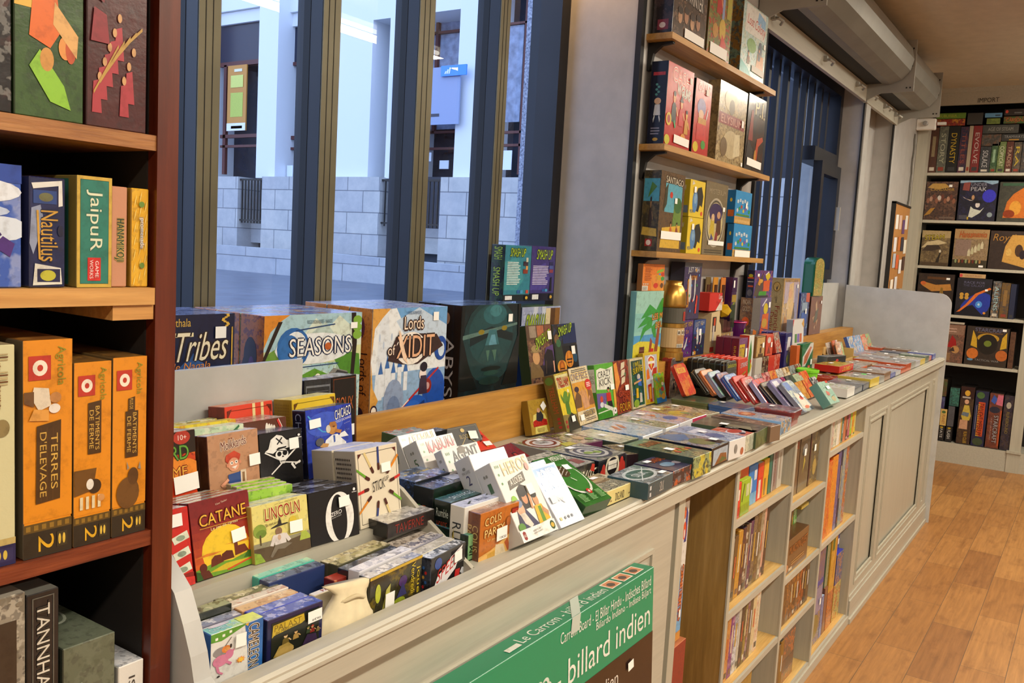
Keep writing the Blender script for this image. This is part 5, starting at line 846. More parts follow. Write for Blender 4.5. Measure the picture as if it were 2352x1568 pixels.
mini('heros', 'white card game box leaning back with a bearded wizard and dark banner title', '1', 'HEROS', 'd8c49a', [P('5a564c', (.22,.62),(.25,.73),(.72,.8),(.7,.68)), T('A LOUER', 'eeeae0', .29, .665, .66, .74, .03), E('8ac03a', .22, .47, .08, .08), P('2a2624', (.34,.35),(.36,.6),(.5,.66),(.62,.62),(.6,.36)), E('d09068', .48, .48, .07, .07), E('1c1a1a', .47, .56, .1, .06), P('3a3a5a', (.1,.2),(.2,.42),(.34,.42),(.5,.25),(.6,.14),(.2,.14)), E('d8a888', .27, .37, .1, .09), E('7a8aa8', .27, .44, .1, .05), P('d8d0c4', (.2,.32),(.34,.32),(.44,.16),(.36,.13),(.24,.2)), E('c8946a', .74, .42, .07, .08), E('1a1614', .74, .49, .075, .04), P('d8b02a', (.6,.14),(.64,.36),(.84,.36),(.94,.16)), P('5a8a2a', (.7,.15),(.72,.34),(.8,.34),(.8,.15)), L('c8946a', .82, .3, .94, .22, .07), L('c8946a', .58, .34, .62, .52, .06), E('5a8a3a', .12, .17, .09, .05), R('efeee9', 0, 0, 1, .14), E('c09088', .87, .84, .05, .05), P('8a2a2a', (.06,.03),(.06,.11),(.1,.125),(.14,.11),(.14,.03),(.1,.015)), T('AEG', 'f0e8e0', .07, .055, .13, .085), E('2a4a2a', .9, .075, .065, .055), E('c8a83a', .9, .075, .045, .03), T('RECRUTEZ UNE', '6a6a66', .34, .075, .56, .095, .01), T('EQUIPE DE HEROS', '6a6a66', .34, .045, .6, .065, .01)], st=[('F', .62, .5, .18, .13, .05)], n=0)
GEO['glare'] = (GEO['glare'][0]+.005, GEO['heros'][1]+.050, *GEO['glare'][2:]); GEO['agent'] = (GEO['agent'][0]+.03, GEO['agent'][1]+.02, *GEO['agent'][2:])
gbox('glare', 'plain white card game box leaning back, bright with glare, behind the wizard box', 'f2f2f0', 'c4c4c2', 'd4d8e8', S='d8d6d0', mat=M_CARD, art={'L': [T('2', '4a4a6a', .4, .66, .62, .78), E('8a8a84', .45, .87, .1, .02), T('MINI GAMES', '8a8a84', .25, .8, .75, .84)]})
mini('agent', 'white card game box leaning back with thick grey capital title', '3', 'AGENT', '4a4c50', [P('4a3a20', (.4,.97),(.5,1),(.6,.97),(.58,.9),(.42,.9)), R('3a3a3a', .3, .4, .7, .6)])
mini('kabuki', 'white card game box leaning back with a red winged title', '5', 'KABUKI', 'b03040', [P('b03040', (.22,.86),(.3,.95),(.3,.78)), P('b03040', (.97,.9),(.9,.98),(.9,.82)), P('c05060', (.55,.97),(.6,1),(.65,.97)), E('5a2026', .4, .5, .12, .08), E('3a1c20', .8, .48, .08, .06), T('VINCENT', '5a8a5a', .75, .96, .92, .98)])
mini('aramini', 'white card game box leaning back with an orange title, rearmost of the white ones', '7', 'ARAMINI', 'd89a2a', [T('D. Sunder Games', '5a5a5a', .3, .96, .6, .985)])
for k, (gx, c) in enumerate(((1.262, '7'), (1.282, '5'))):
    pass
gbox('airs', 'pale blue card game box in a clear sleeve leaning at the front edge', 'b8cce8/c8d8ee/e0e8f4@.5', 'd8dce4', 'e4e8f0', S='dce0e8', art={'F': [R('d4dde9', 0, 0, 1, 1), R('6a9ad8', .04, .56, .96, .97), [P('dfe8f4', (.1+.2*k, .62), (.16+.2*k, .94), (.3+.2*k, .9), (.26+.2*k, .6)) for k in range(4)], T2('AIR', 'e8eef8', '4a78b8', .2, .78, .8, .94), T2('SURFER', 'e8eef8', '4a78b8', .12, .6, .92, .75), [E('8a94a8', .4+.05*k, .45-.03*(k % 2), .05, .04) for k in range(5)], L('6a7488', .35, .5, .6, .34, .02), R('a8a03a', .1, .1, .18, .15), [E('4a5468', .32+.14*k, .125, .035, .025) for k in range(3)]]}, st=[('F', .1, .38, .24, .12)])
gbox('airs2', 'second pale blue sleeved card game box directly behind the first one', 'b8cce8/c8d8ee/e0e8f4@.5', 'd8dce4', 'c8d4ec', S='dce0e8', g=(1.372, .80, 1.0, .078, .012, .122, -.04, .675))
gbox('crown', 'dark green card game box with a crowd pitch picture, leaning low at the front edge', '2f6a2a/3a7a34/285a24@.3', '244a20', '2a5a2a', S='24481f', art={'F': [E('6a3a24', .3, .72, .25, .16), [E('e8e4dc', .15+.02*k % .3, .62+.013*(k*7 % 17), .01, .008, 0, 5) for k in range(30)], E('d8dcd0', .5, .5, .42, .32), E('357a30', .5, .52, .39, .30), E('4a3a24', .44, .66, .2, .12), [E('f0ece4', .25+.018*(k*5 % 19), .58+.01*(k*3 % 17), .009, .008, 0, 5) for k in range(40)], T('IMPERIALIUMS', 'e8ecdc', .45, .86, .98, .95, .0), [lines('8ac080', .05+.3*k, .05, .28+.3*k, .2, 7) for k in range(3)], E('c8302a', .5, .2, .07, .05), E('f0e0dc', .5, .2, .03, .022), L('d8e0c8', .42, .5, .5, .42, .02)]}, st=[('F', .6, .66, .2, .1, -.1)])
gbox('black', 'black and gold card game box leaning on the wooden board', '1c1c1c', '121212', '3a3a3a', S='141414', mat=M_CARD, art={'F': [frame_('6a5a2a', .04, .012), T2('BLACK', 'b89a3a', '1c1c1c', .2, .05, .9, .3), L('b89a3a', .2, .3, .5, .62, .015), L('b89a3a', .9, .3, .6, .62, .015), T('BLOODY', '9a8434', .35, .62, .72, .74), E('b89a3a', .5, .86, .06, .06)]}, st=[('F', .62, .55, .24, .24, -.1)], g=(1.61, 1.20, 1.0, .12, .012, .086, -.06, .60))
gbox('ants', 'bright red card game box with dark insects, leaning behind the white boxes', 'd8402c', 'b83424', 'e06a50', S='b02c20', mat=M_CARD, art={'F': [[[E('5a1c14', .55+.14*k, .55-.12*k+.3*(k > 1), .05, .03, .5), E('5a1c14', .6+.14*k, .62-.12*k+.3*(k > 1), .03, .03), L('5a1c14', .5+.14*k, .5-.12*k+.3*(k > 1), .66+.14*k, .6-.12*k+.3*(k > 1), .012), L('5a1c14', .5+.14*k, .62-.12*k+.3*(k > 1), .64+.14*k, .48-.12*k+.3*(k > 1), .012)] for k in range(3)], T('MICRO MONDE', 'f0d0c8', .3, .9, .55, .95), P('e89a3a', (.7,.1),(.75,.2),(.8,.1))]}, st=[('F', .68, .12, .24, .22, -.05)])
gbox('dred', 'dark wine red card game box lying tilted beside the red insect box', '7a1c20/641418/8a2a28@.4', '5a1216', '7a2a28', S='5a1418', art={'F': [R('3a2020', .4, .3, .62, .6), R('b03a34', .44, .35, .58, .55)]})
gbox('teal', 'dark teal card game box with red emblem on its end, by the wooden board', '1c5a4a', '1e5a44', '5a8ea0/9ac0d0/c84a4a@.8', S='1c5444', art={'L': [E('2a1a1a', .5, .45, .36, .4), [E('a82a34', .5+.18*math.cos(a), .45+.2*math.sin(a), .15, .17) for a in (PI/2, PI*7/6, PI*11/6)]]}, g=(1.376, 1.175, 1.0, .094, .06, .100, -.119, 0))
gbox('mare', 'black card game box with white capitals on its front, before the dark teal one', '17181a', '141618/2a2c30@.5', '1c1e22/5a6068/b0b8c4@.9', S='141416', art={'F': [T('MARE BALTICUM', 'e0e0e0', .12, .62, .9, .76), R('e8e8e8', .05, .5, .95, .53), T('NOSTRUM', 'f0f0f0', .2, .2, .95, .46)]}, g=(1.353, 1.13, 1.0, .127, .03, .108, .032, 0))
# ================================================================ FLAT BOXES ON THE COUNTER
def fbox(key, label, Tp, S, art=None, st=(.5, .5), F=None, Fart=None, Lx=None, z=None, **k):
    a = {}
    if art: a['T'] = art
    if Fart: a['F'] = Fart
    g = list(GEO[key])
    if z is not None: g[2] = z
    s = [('T', st[0], st[1], .2, .13)] if st else ()
    return gbox(key, label, F or S, Lx or S, Tp, S=S, art=a, st=s, g=tuple(g), group=k.pop('group', None), **k)
GEO['dixland'] = (1.535, .772, 1.003, .118, .088, .03, -.02, 0)
fbox('dixland', 'cream flat game box with black capitals near the front edge of the counter', 'c9c0a0/b0a684/8a7a5c@.9', 'd8c884', [P('8a7450', (.1,.6),(.3,.9),(.7,.8),(.8,.5),(.5,.45)), E('b8a078', .5, .66, .25, .1), T2('OSTRALIA', '2a2622', 'd8d0b0', .25, .28, .95, .44), T2('DIGLAND', '2a2622', 'd8d0b0', .15, .03, .95, .26)], st=(.42, .7), F='d8c884', Fart=[T('DIGLAND', '3a3028', .3, .15, .62, .7), man(.15, .2, .06, 'c89a6a', '8a6a3a', None, 1.2), man(.8, .3, .05, 'c89a6a', '6a5a3a', None, 1.2)], mat=M_CARD)
fbox('city', 'flat game box with a dark teal oval among white swirls', '6a7478/a8a8a8/4a5458@.8', '2a4a54', [E('c8ccc8', .45, .5, .44, .34), E('1c4a48', .45, .5, .36, .27), T2('SILK', 'dfe4e0', '1c3a3a', .24, .4, .64, .6), L('d8dcd8', .1, .2, .9, .75, .02), L('c8ccc8', .15, .75, .9, .25, .015)], st=(.7, .1), F='34505a', Fart=[T('SILK', 'c8c0b8', .45, .2, .62, .8), R('c8ccd0', .06, .55, .12, .8), R('c8ccd0', .06, .15, .12, .4)])
fbox('diab', 'flat dark violet game box with orange capitals along its back edge', '453a52/5a5064/3a4a5a@.8', '241a34', [T2('DIABALLIK', 'c8642a', '2a1a24', .3, .66, .98, .88), E('7a9ab0', .4, .4, .2, .15), E('a89a9a', .7, .35, .12, .1)], st=(.1, .72), F='3a2a30/b85a34/6a6a70@.9')
fbox('brave', 'flat dark game box with a grinning white-toothed face on its front side', '8a8478/b8b09c/5a6a4a@.9', '1c1c22', [[E(('4a4a54','c8c4b8')[k % 2], .5, .5, .44-.07*k, .44-.07*k) for k in range(6)], E('8aa040', .4, .45, .12, .08), E('8aa040', .6, .38, .1, .08)], st=(.3, .78), F='18181c', Fart=[[E('b8382c', .12+.06*k, .3+.2*(k % 2), .07, .3) for k in range(3)], [E('b8382c', .78+.07*k, .35+.2*(k % 2), .08, .35) for k in range(3)], E('d0c8b0', .5, .55, .26, .62), E('1a1616', .5, .62, .2, .36), R('f0ece0', .34, .5, .66, .86), [R('1a1616', .36+.05*k, .5, .365+.05*k, .86) for k in range(6)], R('1a1616', .34, .67, .66, .69), E('b84a2a', .5, .12, .08, .12)])
GEO['brass'] = (1.532, .868, 1.003, .118, .122, .055, -.03, 0)
fbox('brass', 'flat cream and black game box with brush lettering, left of the grinning face', 'a8a090/c8c0ac/6a7060@.9', '2a2622', [E('6a7a8a', .3, .6, .25, .15), P('8a3a2a', (.6,.1),(.7,.4),(.9,.35),(.85,.1))], st=None, F='26221e/4a4638@.6', Fart=[T('CRASSE', 'd8d4c0', .3, .2, .92, .75, 'n', .3), P('b83a2a', (.85,.7),(.9,.95),(1,.9),(1,.6))])
fbox('target', 'flat game box with a big red and white ring design, back left', 'a0a088/c0b8a0/7a8a4a@.8', '8a8478', [E('7a2a22', .5, .55, .46, .40), E('d8d4d0', .5, .55, .40, .34), E('7a2a22', .5, .55, .32, .26), E('dcd8d4', .5, .55, .25, .2), T2('TRAIT', '3a3a34', 'd0ccc4', .34, .5, .68, .64), P('b8b040', (.6,.05),(.7,.3),(1,.25),(1,.05))], st=(.48, .66))
fbox('duck', 'flat game box with a purple border behind the ring design', '9a8a78/b8a890/6a7a4a@.9', '5a2a4a', [frame_('6a3a5a', .02, .04), T2('DUCK', 'a8a040', '4a2a3a', .06, .74, .5, .92), E('b89a70', .6, .4, .16, .12), E('7a9a4a', .84, .26, .12, .1)], st=(.55, .6))
fbox('book', 'flat pale green game box with a clear glossy edge band, middle of the table', 'b8b89c/9a9a7a/d0cdb4@.8', '3a4434', [E('d0ccb0', .4, .6, .3, .2), R('e0d8b8', .56, .0, .64, 1)], st=(.3, .45))
fbox('brown', 'flat brown game box half covered by neighbours in the middle of the table', '8a7a58/6a5a40/a89a74@.9', '3a2a24', st=(.4, .6), F='2a1c20')
fbox('white1', 'flat white-edged game box with orange animals, longest of the white pair', 'a8b8c8/c8c0b0/8a9ab0@.8', 'd0d4dc', [[E(('b86a3a','a85a3a','c88a4a')[k % 3], .3+.08*k, .5+.06*(k % 3), .05, .06) for k in range(6)]], st=None, F='dcdcd8', Lx='4a7aa8/c8d4e0@.5')
fbox('m11', 'flat white-edged game box with green animals, second from the pale blue one', 'a09a80/b8b49c/6a8a6a@.9', 'd4d4d0', [[E(('5a7a4a','3a6aa0','c8a04a')[k % 3], .3+.1*k, .4+.1*(k % 3), .06, .05) for k in range(5)]], st=(.4, .6), F='dcdcd8')
fbox('m12', 'flat lilac-edged game box with a blue and orange picture, third of the back row', 'b8a8a8/a0b0c8/c8a888@.9', 'd0ccd8', [E('4a6aa8', .62, .3, .25, .12), P('c8703a', (.4,.5),(.5,.7),(.7,.6))], st=(.3, .7), F='dcdce0')
fbox('m13', 'flat game box with a crimson side in the back row', 'a8986a/c8b458/8a5a48@.9', 'b02a44', [E('c8b43a', .5, .4, .3, .14), E('5a8a4a', .65, .3, .14, .08)], st=(.3, .68), F='b8304a')
fbox('m14', 'flat tan game box with dark branches, last of the back row beside the green tin', 'b0a484/c8bc9c/8a6a4a@.8', '9a9278', [L('3a2a20', .3, .5, .7, .6, .02), L('3a2a20', .6, .3, .85, .5, .02), L('3a2a20', .2, .75, .4, .7, .015), E('a84a2a', .25, .8, .1, .05)], st=(.52, .7))
fbox('greenor', 'flat green game box with orange letters in the front row of the table', '6a7a5a/9a9064/4a5c48@.9', '2a3a30', [T2('BOHNANZA', 'c86a34', '3a4a34', .2, .7, .9, .86), [E(('b84a2a','c8902a','7a8a3a')[k % 3], .3+.09*k, .3+.08*(k % 2), .07, .05) for k in range(7)]], st=(.2, .36), F='8a9a6a/c8b83a/3a4a40@.9')
fbox('land', 'flat black-edged game box with a landscape picture in the front row', '8a8a88/a8a48c/6a7e98@.9', '1a1c28', [P('5a7aa0', (.1,.6),(.2,.95),(.6,.9),(.9,.7),(.5,.5)), E('6a7a4a', .5, .3, .3, .2), R('3a2a24', .62, .05, .9, .3)], st=(.72, .14), F='1c1e24', Fart=[R('a8b8c8', .1, .1, .92, .86), P('8a5a34', (.2,.1),(.5,.6),(.85,.5),(.9,.1)), P('5a6a3a', (.4,.1),(.6,.4),(.9,.2))])
fbox('wblue', 'flat white and pale blue game box with long white side in the front row', '9aa8c0/c8ccd8/7a88a8@.8', 'd4d6da', [R('d8dae4', .1, .6, .9, .75), E('5a6a98', .4, .35, .25, .15)], st=(.3, .5), F='dcdcda', Fart=[E('8a8a86', .4, .5, .1, .25), E('b86a4a', .8, .3, .1, .2)])
fbox('pink', 'flat red and pink game box with a white curve in the front row', 'b85848/d89a90/c84a3a@.8', 'c8c8b8', [E('d8d0d4', .4, .4, .35, .25), E('c0483a', .45, .45, .28, .18), E('2a2a44', .35, .2, .12, .08)], st=None, F='c8c8b4/8a9a8a@.5')
fbox('dbrown', 'flat dark brown map game box in the front row', '605a4a/7a7464/4a4a40@.9', '3a4a30', [T2('PAGES', 'b8b4a4', '2a2820', .1, .3, .5, .5), P('8a846a', (.2,.1),(.3,.5),(.5,.6),(.6,.2))], st=(.28, .5), F='4a5a38/6a7a4a@.6')
fbox('m20', 'flat brown game box with dark treasure picture, second from end of front row', '8a6a54/a88a70/4a3430@.9', '7a6450', [R('3a2428', .1, .6, .6, .9)], st=None)
fbox('m21', 'flat light blue edged game box with an orange creature, last of the front row', 'a8a8b0/c8b8a8/8a98b8@.8', '8ab8e0', [E('b8603a', .45, .65, .3, .14), E('d8986a', .45, .66, .2, .08), E('c8b4a4', .55, .3, .25, .12)], st=None, F='a8c0d8/5a7a98/c8a05a@.9')
def flattin(key, label, Tp, F, L_, st=(.45, .7), z=None):
    g = GEO[key]; x, y, zz, w, d, h, yaw, t = g
    # a tin lying on its back: build upright (w x h=d) and tip it over
    gg = (x, y, (z or zz)+h, w, h, d, yaw, PI/2)
    o = gbox(None, label, Tp, F, F, S=F, g=gg, tin=True, name='game_tin', cat='game tin', st=[('F', st[0], st[1], .2, .12)], K=L_)
flattin('tingreen', 'olive green metal game tin lying flat behind the rows of tins', '4a5a40/6a6a48/3a5a4c@.7', '5a5c34', '4a4c2c')
flattin('tinblue', 'blue metal game tin lying flat right of the olive one', '4a5a78/6a6a80/8a7a5a@.8', '3a5a8c', '2a4a7c')
flattin('tinred', 'wine red metal game tin lying flat on top at the front edge', '6a5a64/8a3430/a8a0a8@.8', '7a2420', '6a1c1a', (.4, .6), z=1.034)
GEO['tinred2'] = (2.70, .752, 1.003, .115, .12, .028, .05, 0)
flattin('tinred2', 'wrapped rust coloured game tin under the wine red one', '8a3a30/a05040@.5', '8a3028', '7a2a24', (.3, .3))

# ================================================================ GAMES LEANING ON THE BACK BOARD
gbox('kronch', 'small gold card game box with a bald judge figure, leftmost leaning on the wooden board', 'a8872e/b8963c/947424@.3', '8a6c22', 'c8b070', S='8a6c24', art={'F': [P('d8cc70', (.18,.02),(.22,.2),(.12,.35),(.2,.56),(.5,.62),(.8,.56),(.9,.35),(.82,.2),(.86,.02)), P('2e2e34', (.3,.35),(.38,.62),(.6,.66),(.72,.52),(.7,.33)), E('c89a78', .5, .68, .09, .07), P('b8241c', (.14,.22),(.14,.38),(.3,.42),(.5,.3),(.7,.42),(.88,.38),(.88,.22)), T2('KRONCH', 'e83a2a', '5a1410', .18, .23, .84, .36), lines('8a7a3a', .3, .06, .76, .18, 3)]}, st=[('F', .62, .68, .24, .2, .6)])
gbox('trell', 'tall thick card game box with a green frog creature on yellow', 'c8b048/d8c43a/8a8a3a@.5', '6a5422', 'a08a48', S='6a5424', art={'F': [R('8a7a3c', 0, 0, 1, .3), P('e0c82a', (0,.3),(0,.7),(.4,.95),(1,.9),(1,.25)), R('d8d098', .05, .74, .95, .97), T2('TRELLHAM', 'c8502a', '6a2010', .1, .76, .92, .92, .0, .1), E('5f8a2c', .45, .55, .18, .1), E('5f8a2c', .5, .63, .14, .05), L('5f8a2c', .3, .5, .15, .62, .08), L('5f8a2c', .6, .5, .8, .62, .08), P('4a7a24', (.3,.3),(.35,.5),(.6,.5),(.6,.25)), E('e8e4c0', .72, .67, .07, .03), P('2e2e20', (.2,0),(.3,.22),(.62,.3),(.9,.22),(1,0)), E('a82a20', .15, .17, .07, .03), E('a82a20', .15, .09, .07, .03)], 'L': [E('5a7a2c', .5, .9, .36, .07), T('TRELLHAM', 'b04a24', .3, .35, .75, .8, 'd'), [E('a82a20', .6, .25-.07*k, .16, .025) for k in range(3)]]}, st=[('F', .5, .14, .24, .1)])
gbox('onep', 'tall cream card game box with an open hand and a red round badge', 'd9cba8/e0d4b4/c8a05a@.4', '8a6a3a', 'dcd4bc', S='c8b890', mat=M_WRAP, art={'F': [lines('4a4440', .12, .92, .9, .98, 2), T2('ONE PIECE', '3a5aa0', 'e8c050', .04, .78, .92, .9, .0), R('d89a34', .02, .24, .98, .74), P('6a4a2a', (.0,.45),(.2,.6),(.35,.5),(.3,.3),(.0,.3)), P('8a5a30', (.7,.3),(.75,.6),(.95,.55),(1,.3)), E('3a2a3a', .2, .62, .12, .05), P('d09a70', (.38,.26),(.36,.44),(.66,.46),(.7,.28)), [L('d09a70', .40+.08*k, .42, .36+.09*k, .58+.02*(k % 2), .06, 1.4) for k in range(4)], L('d09a70', .66, .36, .8, .46, .06, 1.4), T2('EXTENSION', 'e8c83a', '2a3a7a', .3, .12, .88, .2, .02), lines('6a6460', .35, .05, .9, .11, 2), E('cc2a2a', .84, .66, .17, .1), [R('f0e4e0', .74, .625+.03*k, .94, .64+.03*k) for k in range(3)]]}, st=[('F', .06, .08, .2, .1)])
gbox('crazy', 'tall green and white card game box with a football player and black capitals', '5aa838/6ab848/4a9a30@.2', '4a8a34', 'b8d0a0', S='4f9038', art={'F': [P('e4e4d4', (.04,.55),(.08,.9),(.3,.93),(.6,.89),(.95,.93),(.96,.56),(.5,.52)), T2('CRAZY', '1c1c1c', 'e0e0d0', .14, .74, .84, .86, .03), T2('KICK', '1c1c1c', 'e0e0d0', .18, .59, .8, .72, .03), P('6a5a9a', (0,.2),(0,.48),(.5,.46),(.45,.22)), R('3a8a2c', 0, 0, 1, .2), L('d8e8d0', 0, .12, 1, .16, .02), R('d8a83a', .88, .15, 1, .5), P('c83028', (.5,.3),(.5,.46),(.72,.46),(.74,.3)), E('c08a60', .62, .51, .06, .04), E('241c1a', .62, .54, .06, .025), P('1c1c1c', (.54,.2),(.54,.3),(.76,.3),(.8,.18),(.7,.2)), L('d8d8d0', .34, .24, .76, .14, .07), L('d8d8d0', .76, .14, .8, .02, .07), E('f0f0f0', .9, .1, .09, .06), E('2a2a2a', .9, .1, .03, .02), E('c84a3a', .22, .36, .08, .06), E('d8d8e0', .22, .26, .1, .05)], 'L': [R('dcdccc', .05, .5, .95, .92), T('CRAZY', '2a2a2a', .2, .74, .9, .8), T('KICK', '2a2a2a', .2, .66, .8, .72)]}, st=[('F', .72, .5, .2, .1)])
gbox('gameof', 'tall dark red card game box with yellow lettering and scattered playing cards', '7a2a1a/a84a20/5a1c14@.7', '6a2016', '8a4a34', S='5a1a14', art={'F': [P('e0903a', (.05,.4),(.0,.95),(.2,.98),(.35,.6)), [P('d8ccb0', (.45-.02*k,.82-.14*k),(.72-.02*k,.86-.14*k),(.78-.02*k,.97-.14*k),(.52-.02*k,.95-.14*k)) for k in range(3)], T('9', '3a8a5a', .66, .66, .78, .76), T2('GAME', 'c8502a', '4a120c', .2, .32, .9, .43), T2('OF', 'c8502a', '4a120c', .42, .21, .68, .3), T2('FOUR', 'dda02c', '4a1a0c', .2, .04, .92, .19)]}, st=[('F', .62, .42, .24, .1)])
gbox('survive', 'tall dark green jungle card game box with yellow lettering and pale frame', '1f4a3a/2f6a44/3a5a8a@.7', 'c8bc98', 'd8d0b8', S='c8bc98', art={'F': [frame_('ccc09c', 0, .07, .6), T2('I WILL', 'e8d02a', '1a2a1a', .26, .82, .8, .92, .02), T2('SURVIVE', 'e8d02a', '1a2a1a', .2, .68, .9, .8, .05), E('c8c0b8', .58, .62, .12, .06), P('3a6ac8', (.5,.45),(.55,.58),(.75,.58),(.78,.42)), L('c89a6a', .2, .5, .8, .55, .04), P('d8b02a', (.3,.2),(.35,.4),(.5,.4),(.5,.2)), P('c8c4b8', (.55,.1),(.6,.3),(.75,.28),(.75,.1)), E('8aa83a', .3, .1, .2, .08)]})
gbox('knight', 'tall yellow framed card game box with knights and a shield emblem, in a clear sleeve', 'c8aa2a', 'b09424', 'd8c060', S='b09424', art={'F': [R('b8bcc8', .1, .04, .9, .95), P('e8e4e0', (.28,.9),(.28,.74),(.5,.6),(.74,.74),(.74,.9),(.5,.96)), P('c83a2a', (.32,.88),(.32,.75),(.5,.64),(.7,.75),(.7,.88),(.5,.93)), P('e0c03a', (.38,.86),(.5,.9),(.64,.86),(.5,.68)), R('e8e4e0', .3, .78, .72, .83), P('d8702a', (.14,.48),(.18,.66),(.3,.7),(.36,.5)), E('c8ccd4', .24, .42, .12, .06), P('b02a20', (.24,.04),(.2,.38),(.44,.4),(.46,.04)), P('d89a2a', (.28,.1),(.28,.34),(.4,.34),(.4,.1)), P('c03a28', (.5,.55),(.6,.68),(.86,.7),(.8,.5)), P('dcdce0', (.5,.3),(.5,.5),(.62,.52),(.66,.3)), P('b83a30', (.52,.05),(.5,.3),(.72,.34),(.8,.05)), E('c89a70', .6, .46, .05, .03), R('c8a02a', .1, .04, .3, .1)]}, st=[('F', .62, .12, .24, .1)])
gbox('greenthin', 'thin lime green booklet box between the yellow framed box and the red tin', '8ab82c/3a8ac8/d8602a@.6', '6a9a24', 'a8c860', S='6a9a24', art={'F': [R('2f7ac0', 0, 0, 1, .18), E('d8a03a', .7, .2, .2, .1), E('c84a3a', .7, .45, .15, .08), E('f0e0c0', .75, .62, .12, .06)]})
gbox('redtin', 'tall wine red metal game tin with a grey crowd picture, standing by the wooden board', '6a5a50/8a7a6c/3a3030@.9', '7a1c1a', '8a2420', S='7a1c1a', tin=True, name='game_tin', cat='game tin', art={'F': [T2('PERUDO', '8a8490', '2a2024', .12, .8, .9, .92), man(.3, .2, .14, 'b08a6a', '2a2028'), man(.6, .15, .14, 'b08a6a', '6a2a24'), man(.45, .1, .12, 'b08a6a', '8a7a5a')], 'L': [T('PERUDO', '4a1010', .3, .5, .6, .9, 'd')]}, st=[('F', .14, .58, .26, .12)])
# ================================================================ TIN ROWS
tl = 'leaning metal tin, # from the back in the slanted row'
ys = [1.19, 1.165, 1.135, 1.10, 1.065, 1.03, .995, .96, .915, .875, .825, .782]
tc = [('c8301f/d8a02a@.4', 'b8281c', 'd83a28'), ('2a2a26/3a3a30@.4', '22221e', '34342c'), ('c86a28/d88a3a@.4', 'b8622a', 'd08040'), ('8aa0c8/6ab030@.5', '8a98b8', 'a8b8d8'), ('3a2c6a/c86a3a@.3', '16161a', '3a3060'), ('4a7ac0/d8d8d8@.3', '2a5ab0', '6a98d8'), ('c8281f/d84030@.3', 'b02420', 'd03a30'), ('cc2c22/e8e0d8@.2', 'b02420', 'd04038'), ('d84a30/8a8ac0@.3', '9a9ccc', 'b0b0dc'), ('6a5a44/8a7454/3a342c@.9', '181c2c', '4a4438'), ('6a5a9a/dcd4d8@.3', '8a86a8', '7a6ab0'), ('8a98a8/c8d4c0/5a7aa8@.8', '8a8a98', 'a8b0b8')]
for k, (y, (F, S, Tp)) in enumerate(zip(ys, tc)):
    sc_ = .93+.07*k/11; x0 = 3.10-.012*k if k else 2.96
    g = (x0*sc_, (y if k else 1.20)*sc_, 1.5-.5*sc_, (.118 if k else .1)*sc_, .0178*sc_, (.106 if k < 10 else .128)*sc_, 0, .72 if k < 9 else .80)
    if k == 0: g = (*g[:5], .115, 0, .5)
    art = None
    if k == 7: art = {'F': [T2('MIXTRIO', 'f0e8e4', 'a02018', .18, .7, .85, .88), R('e8dcd8', .3, .58, .6, .62)], 'L': [R('e0d0c0', .45, .05, .52, .95), T('MIXTRIO', 'd8c0b8', .6, .1, .9, .5, 'd')]}
    elif k == 10: art = {'F': [R('d8d0dc', .12, .72, .55, .93), E('e4dce0', .5, .3, .36, .22), E('2f6a3a', .3, .34, .07, .04), E('2f6a3a', .62, .26, .07, .04), E('5a4a50', .72, .1, .2, .1)]}
    elif k == 11: art = {'F': [R('3a6ab8', .05, .7, .5, .95), P('e0d8c8', (.1,.1),(.3,.6),(.8,.5),(.9,.1)), E('c83a2a', .6, .4, .16, .06), E('d86a3a', .5, .12, .2, .05), E('2a2a30', .85, .05, .15, .06)]}
    elif k == 4: art = {'F': [T2('SUDOKU', 'd86a3a', '2a1c4a', .15, .72, .9, .9)]}
    elif k == 0: art = {'F': [R('dba83a', .05, .7, .8, .86), T('RISK', 'c82a1c', .2, .72, .7, .84)]}
    else: art = {'L': [R('d8d0c0', .44, .08, .50, .92)]}
    lab = {0: 'thin red and yellow', 3: 'pale blue and lime', 8: 'lavender sided red', 9: 'navy sided brown', 10: 'purple edged white doll', 11: 'grey and white cartoon'}.get(k, cname(F.split('/')[0]))
    gbox(None, lab+' '+tl.replace('#', ORD[k]), F, S, Tp, S=S, g=g, tin=True, name='game_tin', cat='game tin', group='slanted game tins', art=art, st=[('F', .62, .4, .2, .14)] if k in (10, 9, 11) else ())
gbox('tgreen', 'pale sea green game box with grey drawings, leaning at the front edge', '9ac0b0/8ab0a0/b8d0c4@.4', '6a9a90', 'a8ccc0', S='7aa89c', art={'F': [R('d0402a', .78, .9, 1, 1), P('c8786a', (.2,.4),(.3,.6),(.55,.5),(.45,.35)), E('b8b08a', .6, .2, .2, .12), L('4a6a60', .2, .7, .7, .75, .02), L('4a6a60', .5, .3, .9, .35, .02)]}, st=[('F', .5, .62, .3, .14)])
GEO['fieldgrn'] = (3.42, .90, 1.0, .1, .03, .10, 0, .7)
gbox('fieldgrn', 'sage green game box with grey drawings directly behind the sea green one', 'a0b090/8aa07c/c8d0b0@.5', '7a9078', 'b0c0a0', S='7a9078', art={'F': [R('d0402a', .8, .88, 1, 1)]})
